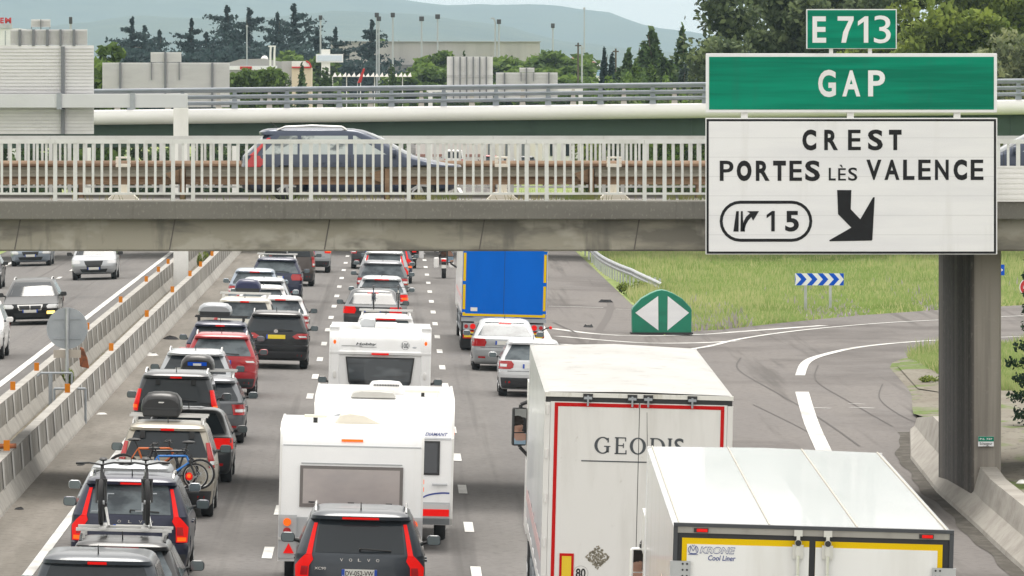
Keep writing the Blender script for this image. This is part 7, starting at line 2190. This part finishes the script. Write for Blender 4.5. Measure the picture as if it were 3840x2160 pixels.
MB().box(at(1190, D), at(1282, D), -.26, -.2, topz(229, D), topz(208, D)).build('blue_panel', mat('pale_blue_ground', (0.60, 0.67, 0.78), .5), t)
t = thing('canopy_row', 'row of small white pointed canopies below the warehouse', 'canopy', (0, 820, 0)); D = 820
mb = MB()
for i in range(17):
    p = 1247 + 17.5 * i
    mb.add([(at(p, D), 0, topz(288, D)), (at(p + 17, D), 0, topz(288, D)), (at(p + 17, D), 2, topz(288, D)), (at(p, D), 2, topz(288, D)), (at(p + 9 + 3 * (i % 3), D), 1, topz(271 + 3 * (i % 2), D))], [(0, 1, 4), (1, 2, 4), (2, 3, 4), (3, 0, 4)])
mb.build('canopies', mat('canopy_cloth', (0.50, 0.48, 0.45), .8), t)
mb = MB()
for i in range(0, 18, 3): mb.box(at(1247 + 17.5 * i, D) - .05, at(1247 + 17.5 * i, D) + .05, .9, 1.0, -.5, topz(287, D))
mb.build('posts', WHITE, t)
t = thing('banner', 'bright red leaning banner in front of the warehouse', 'flag', (0, 700, 0)); D = 700
MB().prism_y([(at(1340, D), topz(312, D)), (at(1354, D), topz(310, D)), (at(1369, D), topz(258, D)), (at(1362, D), topz(256, D))], 0, .06).build('cloth', SIGNRED, t)
MB().tube([(at(1338, D), .1, -.5), (at(1341, D), .1, topz(310, D)), (at(1366, D), .1, topz(254, D))], .04).build('pole', GALV, t)
t = thing('tiled_house', 'house with a red tiled roof between the trees', 'house', (0, 1900, 0)); D = 1900
MB().box(at(2150, D), at(2236, D), 0, 9, -.5, topz(240, D)).build('wall', mat('house_wall', (0.60, 0.50, 0.40), .8), t)
TILE = mat('roof_tiles', (0.34, 0.15, 0.10), .8, noise=[((.6, .6, .6), (0.24, 0.11, 0.08), .45, .65)])
mb = MB(); mb.add([(at(2138, D), -.6, topz(243, D)), (at(2246, D), -.6, topz(241, D)), (at(2246, D), 9.6, topz(241, D)), (at(2138, D), 9.6, topz(243, D)), (at(2150, D), 4.5, topz(204, D)), (at(2205, D), 4.5, topz(215, D))], [(0, 1, 5, 4), (1, 2, 5), (2, 3, 4, 5), (3, 0, 4)])
mb.build('roof', TILE, t)
for p in (2168, 2200): MB().box(at(p, D), at(p + 9, D), -.05, .0, topz(262, D), topz(250, D)).build('window', GLASS, t)
t = thing('pillar_sign', 'blue and white upright sign beside the dark slim cypresses', 'sign', (0, 900, 0)); D = 900
MB().box(at(2232, D), at(2262, D), 0, .4, topz(290, D), topz(238, D)).build('panel', SIGNWHITE, t)
MB().box(at(2237, D), at(2256, D), -.06, -.0, topz(284, D), topz(248, D)).build('blue_panel', PB, t)
MB().box(at(2240, D), at(2254, D), .1, .3, -.5, topz(290, D)).build('post', WHITE, t)
t = thing('white_building', 'white flat building with red rooftop letters at the left edge', 'building', (0, 520, 0)); D = 520
MB().box(at(-260, D), at(72, D), 0, 12, -.5, topz(106, D)).build('wall', SIGNWHITE, t)
MB().box(at(-260, D), at(-14, D), -.3, 0, topz(100, D), topz(97, D)).build('letter_rail', GALV, t)
text('E', SIGNRED, t, (at(1, D), at(15, D), topz(88, D), topz(66, D)), -.2, bold=.05)
text('M', SIGNRED, t, (at(19, D), at(43, D), topz(88, D), topz(66, D)), -.2, bold=.05)
MB().box(at(-20, D), at(46, D), -.15, .0, topz(105, D), topz(90, D)).build('letter_base', GALV, t)
mb = MB(); mb.tube([(at(21, D), -.4, topz(250, D)), (at(21, D), -.4, topz(115, D))], .035)
for y in range(118, 250, 14): mb.box(at(19.5, D), at(23, D), -.45, -.35, topz(y + 3, D), topz(y, D))
mb.build('ladder_mast', GALVD, t)
# seen through the railing, under the far overpass
t = thing('white_shed', 'white shed with dark windows seen through the bridge railing', 'building', (0, 640, 0)); D = 640
MB().box(at(2040, D), at(2172, D), 0, 8, -.5, topz(505, D)).build('wall', WHITE, t)
for p in (2062, 2120): MB().box(at(p, D), at(p + 22, D), -.06, 0, topz(585, D), topz(540, D)).build('window', GLASS, t)
t = thing('white_hall', 'white hall with a red band seen through the bridge railing', 'building', (0, 760, 0)); D = 760
MB().box(at(1560, D), at(2035, D), 0, 10, -.5, topz(500, D)).build('wall', mat('hall_wall', (0.66, 0.62, 0.60), .7), t)
MB().box(at(1560, D), at(1800, D), -.1, 0, topz(588, D), topz(578, D)).build('red_band', mat('dull_red', (0.30, 0.15, 0.12), .7), t)
for p in (1830, 1895, 1955): MB().box(at(p, D), at(p + 26, D), -.1, 0, topz(598, D), topz(540, D)).build('window', mat('dim_glass', (0.12, 0.13, 0.15), .3), t)
for lb, p, D, pm, st in (('distant parked white van seen through the railing near the exit sign', 1700, 690, P_WHITE, 'van'), ('distant parked silver car left of the white shed', 1900, 690, P_SILVER, 'hatch'), ('distant parked dark car beside the silver one left of the white shed', 1975, 695, P_DGREY, 'hatch'), ('distant parked red car left of the white shed', 1835, 700, P_RED, 'hatch'), ('distant parked white car in front of the white shed', 2080, 600, P_WHITE, 'estate')):
    make_car(lb, 'car' if st != 'van' else 'van', 'parked_car', st, at(p, D), D, pm, 4.3, 1.78, 2.0 if st == 'van' else 1.5, antenna=False, group='parked cars beyond the far overpass')

# ---- lamp masts
MG_ = 'lamp masts on the skyline'
MASTM = mat('mast_steel', (0.42, 0.45, 0.48), .5, .3)
HEADM = mat('mast_head', (0.045, 0.045, 0.05), .6)
for p, y, hw, lb in ((1202, 66, 7, 'slim lamp mast with a square head beside the totem sign'), (1413, 56, 8, 'lamp mast with a square head, left of the closest pair'), (1421, 70, 8, 'lamp mast with a square head, right of the closest pair'), (1473, 56, 8, 'lamp mast with a square head right of the closest pair, over the warehouse'), (1581, 70, 9, 'lamp mast with a wide head near the middle of the warehouse'), (1641, 62, 9, 'lamp mast with a wide head right of the warehouse middle'), (1871, 81, 8, 'lamp mast with a square head above the low wide sign back'), (2073, 96, 7, 'lamp mast with a square head right of the warehouse'), (265, 76, 6, 'lamp mast with a round head above the large sign back at left')):
    D = 960 if p != 265 else 640
    t = thing('lamp_mast', lb, 'lamp post', (at(p, D), D, -.4), 0, MG_)
    z = topz(y, D) + .4
    MB().cyl((0, 0, 0), (0, 0, z), .15, .09, 8).build('pole', MASTM, t, smooth=50)
    w_ = hw * D / F
    MB().box(-w_, w_, -.3, .3, z - .30, z + .28).build('head', HEADM, t, bevel=.05)
for p, y, lb in ((926, 102, 'thin headless pale mast before the tall cedars'), (2191, 36, 'tallest thin mast beside the tiled house')):
    D = 900; t = thing('mast', lb, 'mast', (at(p, D), D, -.4), 0, MG_); z = topz(y, D) + .4
    MB().cyl((0, 0, 0), (0, 0, z), .13, .06, 8).build('pole', MASTM, t, smooth=50)
    MB().box(-.12, .12, -.1, .1, z, z + .25).build('tip', MASTM, t)
t = thing('lamp_mast', 'lamp mast with a curved arm above the low wide sign back', 'lamp post', (at(1857, 960), 960, -.4), 0, MG_); z = topz(70, 960) + .4
MB().tube([(0, 0, 0), (0, 0, z - .4), (-.15, 0, z)], .10).build('pole', MASTM, t)
MB().box(-.55, -.10, -.12, .12, z - .06, z + .12).build('head', MASTM, t)
for p, y, lb in ((2168, 160, 'dark wooden pole left of the tallest thin mast'), (2182, 170, 'short pale pole just left of the tallest thin mast'), (2309, 182, 'thin dark pole among the cypresses')):
    D = 760; t = thing('pole', lb, 'pole', (at(p, D), D, -.4), 0, 'poles near the tiled house'); z = topz(y, D) + .4
    MB().cyl((0, 0, 0), (0, 0, z), .12, .09, 7).build('shaft', BARK if 'dark' in lb else MASTM, t)
    MB().box(-.30, .30, -.05, .05, z - .35, z - .22).build('crossarm', BARK if 'dark' in lb else MASTM, t)

# ---- hills on the horizon
HILL = mat('hill_woods', (0.075, 0.095, 0.075), .95, noise=[((.002, .002, .002), (0.10, 0.12, 0.085), .42, .62, 5.0), ((.01, .01, .01), (0.055, 0.075, 0.06), .5, .7, 4.0)], spec=.05)
def ridge(D, pts, depth, mtl, name):
    rows = []
    X = np.linspace(at(-2600, D), at(6500, D), 150)
    px_ = [p[0] for p in pts]; py_ = [p[1] for p in pts]
    for k, f in enumerate((0.0, .35, .7, .9, 1.0, .75, 0.0)):
        r = []
        for x in X:
            p = x * F / D + VPX
            y = np.interp(p, px_, py_)
            zt_ = topz(y, D)
            wob = 4.4 * math.sin(x * .0055 + k) + 2.4 * math.sin(x * .018 + k * 2)
            r.append((x, D + depth * (k - 4), -1 + (zt_ + 1) * f + (wob * f * .4 if f < .99 else 1.0 * math.sin(x * .045) + .7 * math.sin(x * .115))))
        rows.append(r)
    mb = MB(); mb.grid(rows)
    tag(mb.build(name, mtl, smooth=180), kind='structure')
ridge(16000, [(-2600, 60), (-1200, -40), (-200, -110), (600, -90), (1100, -50), (1400, -16), (1515, 0), (1590, 11), (1650, 17), (1800, 18), (1960, 15), (2042, 18), (2191, 33), (2284, 48), (2433, 99), (2612, 124), (2900, 150), (3400, 190), (4200, 230), (6500, 280)], 700, HILL, 'hills')
ridge(11500, [(-2600, 250), (-800, 150), (0, 120), (500, 60), (900, 70), (1300, 40), (1600, 58), (1850, 90), (2100, 150), (2400, 190), (2700, 200), (4000, 270), (6500, 285)], 560, HILL, 'near_hills')

# ---- the hazy air
hz = MB().box(-12500, 12500, -120, 21500, -3.0, 330.0)
HZ = bpy.data.materials.new('haze_air'); HZ.use_nodes = True
tt = HZ.node_tree
for n_ in list(tt.nodes): tt.nodes.remove(n_)
pv = tt.nodes.new('ShaderNodeVolumePrincipled'); ou = tt.nodes.new('ShaderNodeOutputMaterial')
pv.inputs['Color'].default_value = (0.55, 0.75, 0.87, 1)
pv.inputs['Density'].default_value = HAZE_D
pv.inputs['Anisotropy'].default_value = 0.2
tt.links.new(pv.outputs[0], ou.inputs['Volume'])
o = hz.build('haze', HZ)
tag(o, kind='stuff'); o['label'] = 'pale blue haze that fades the far hills'; o['category'] = 'haze'
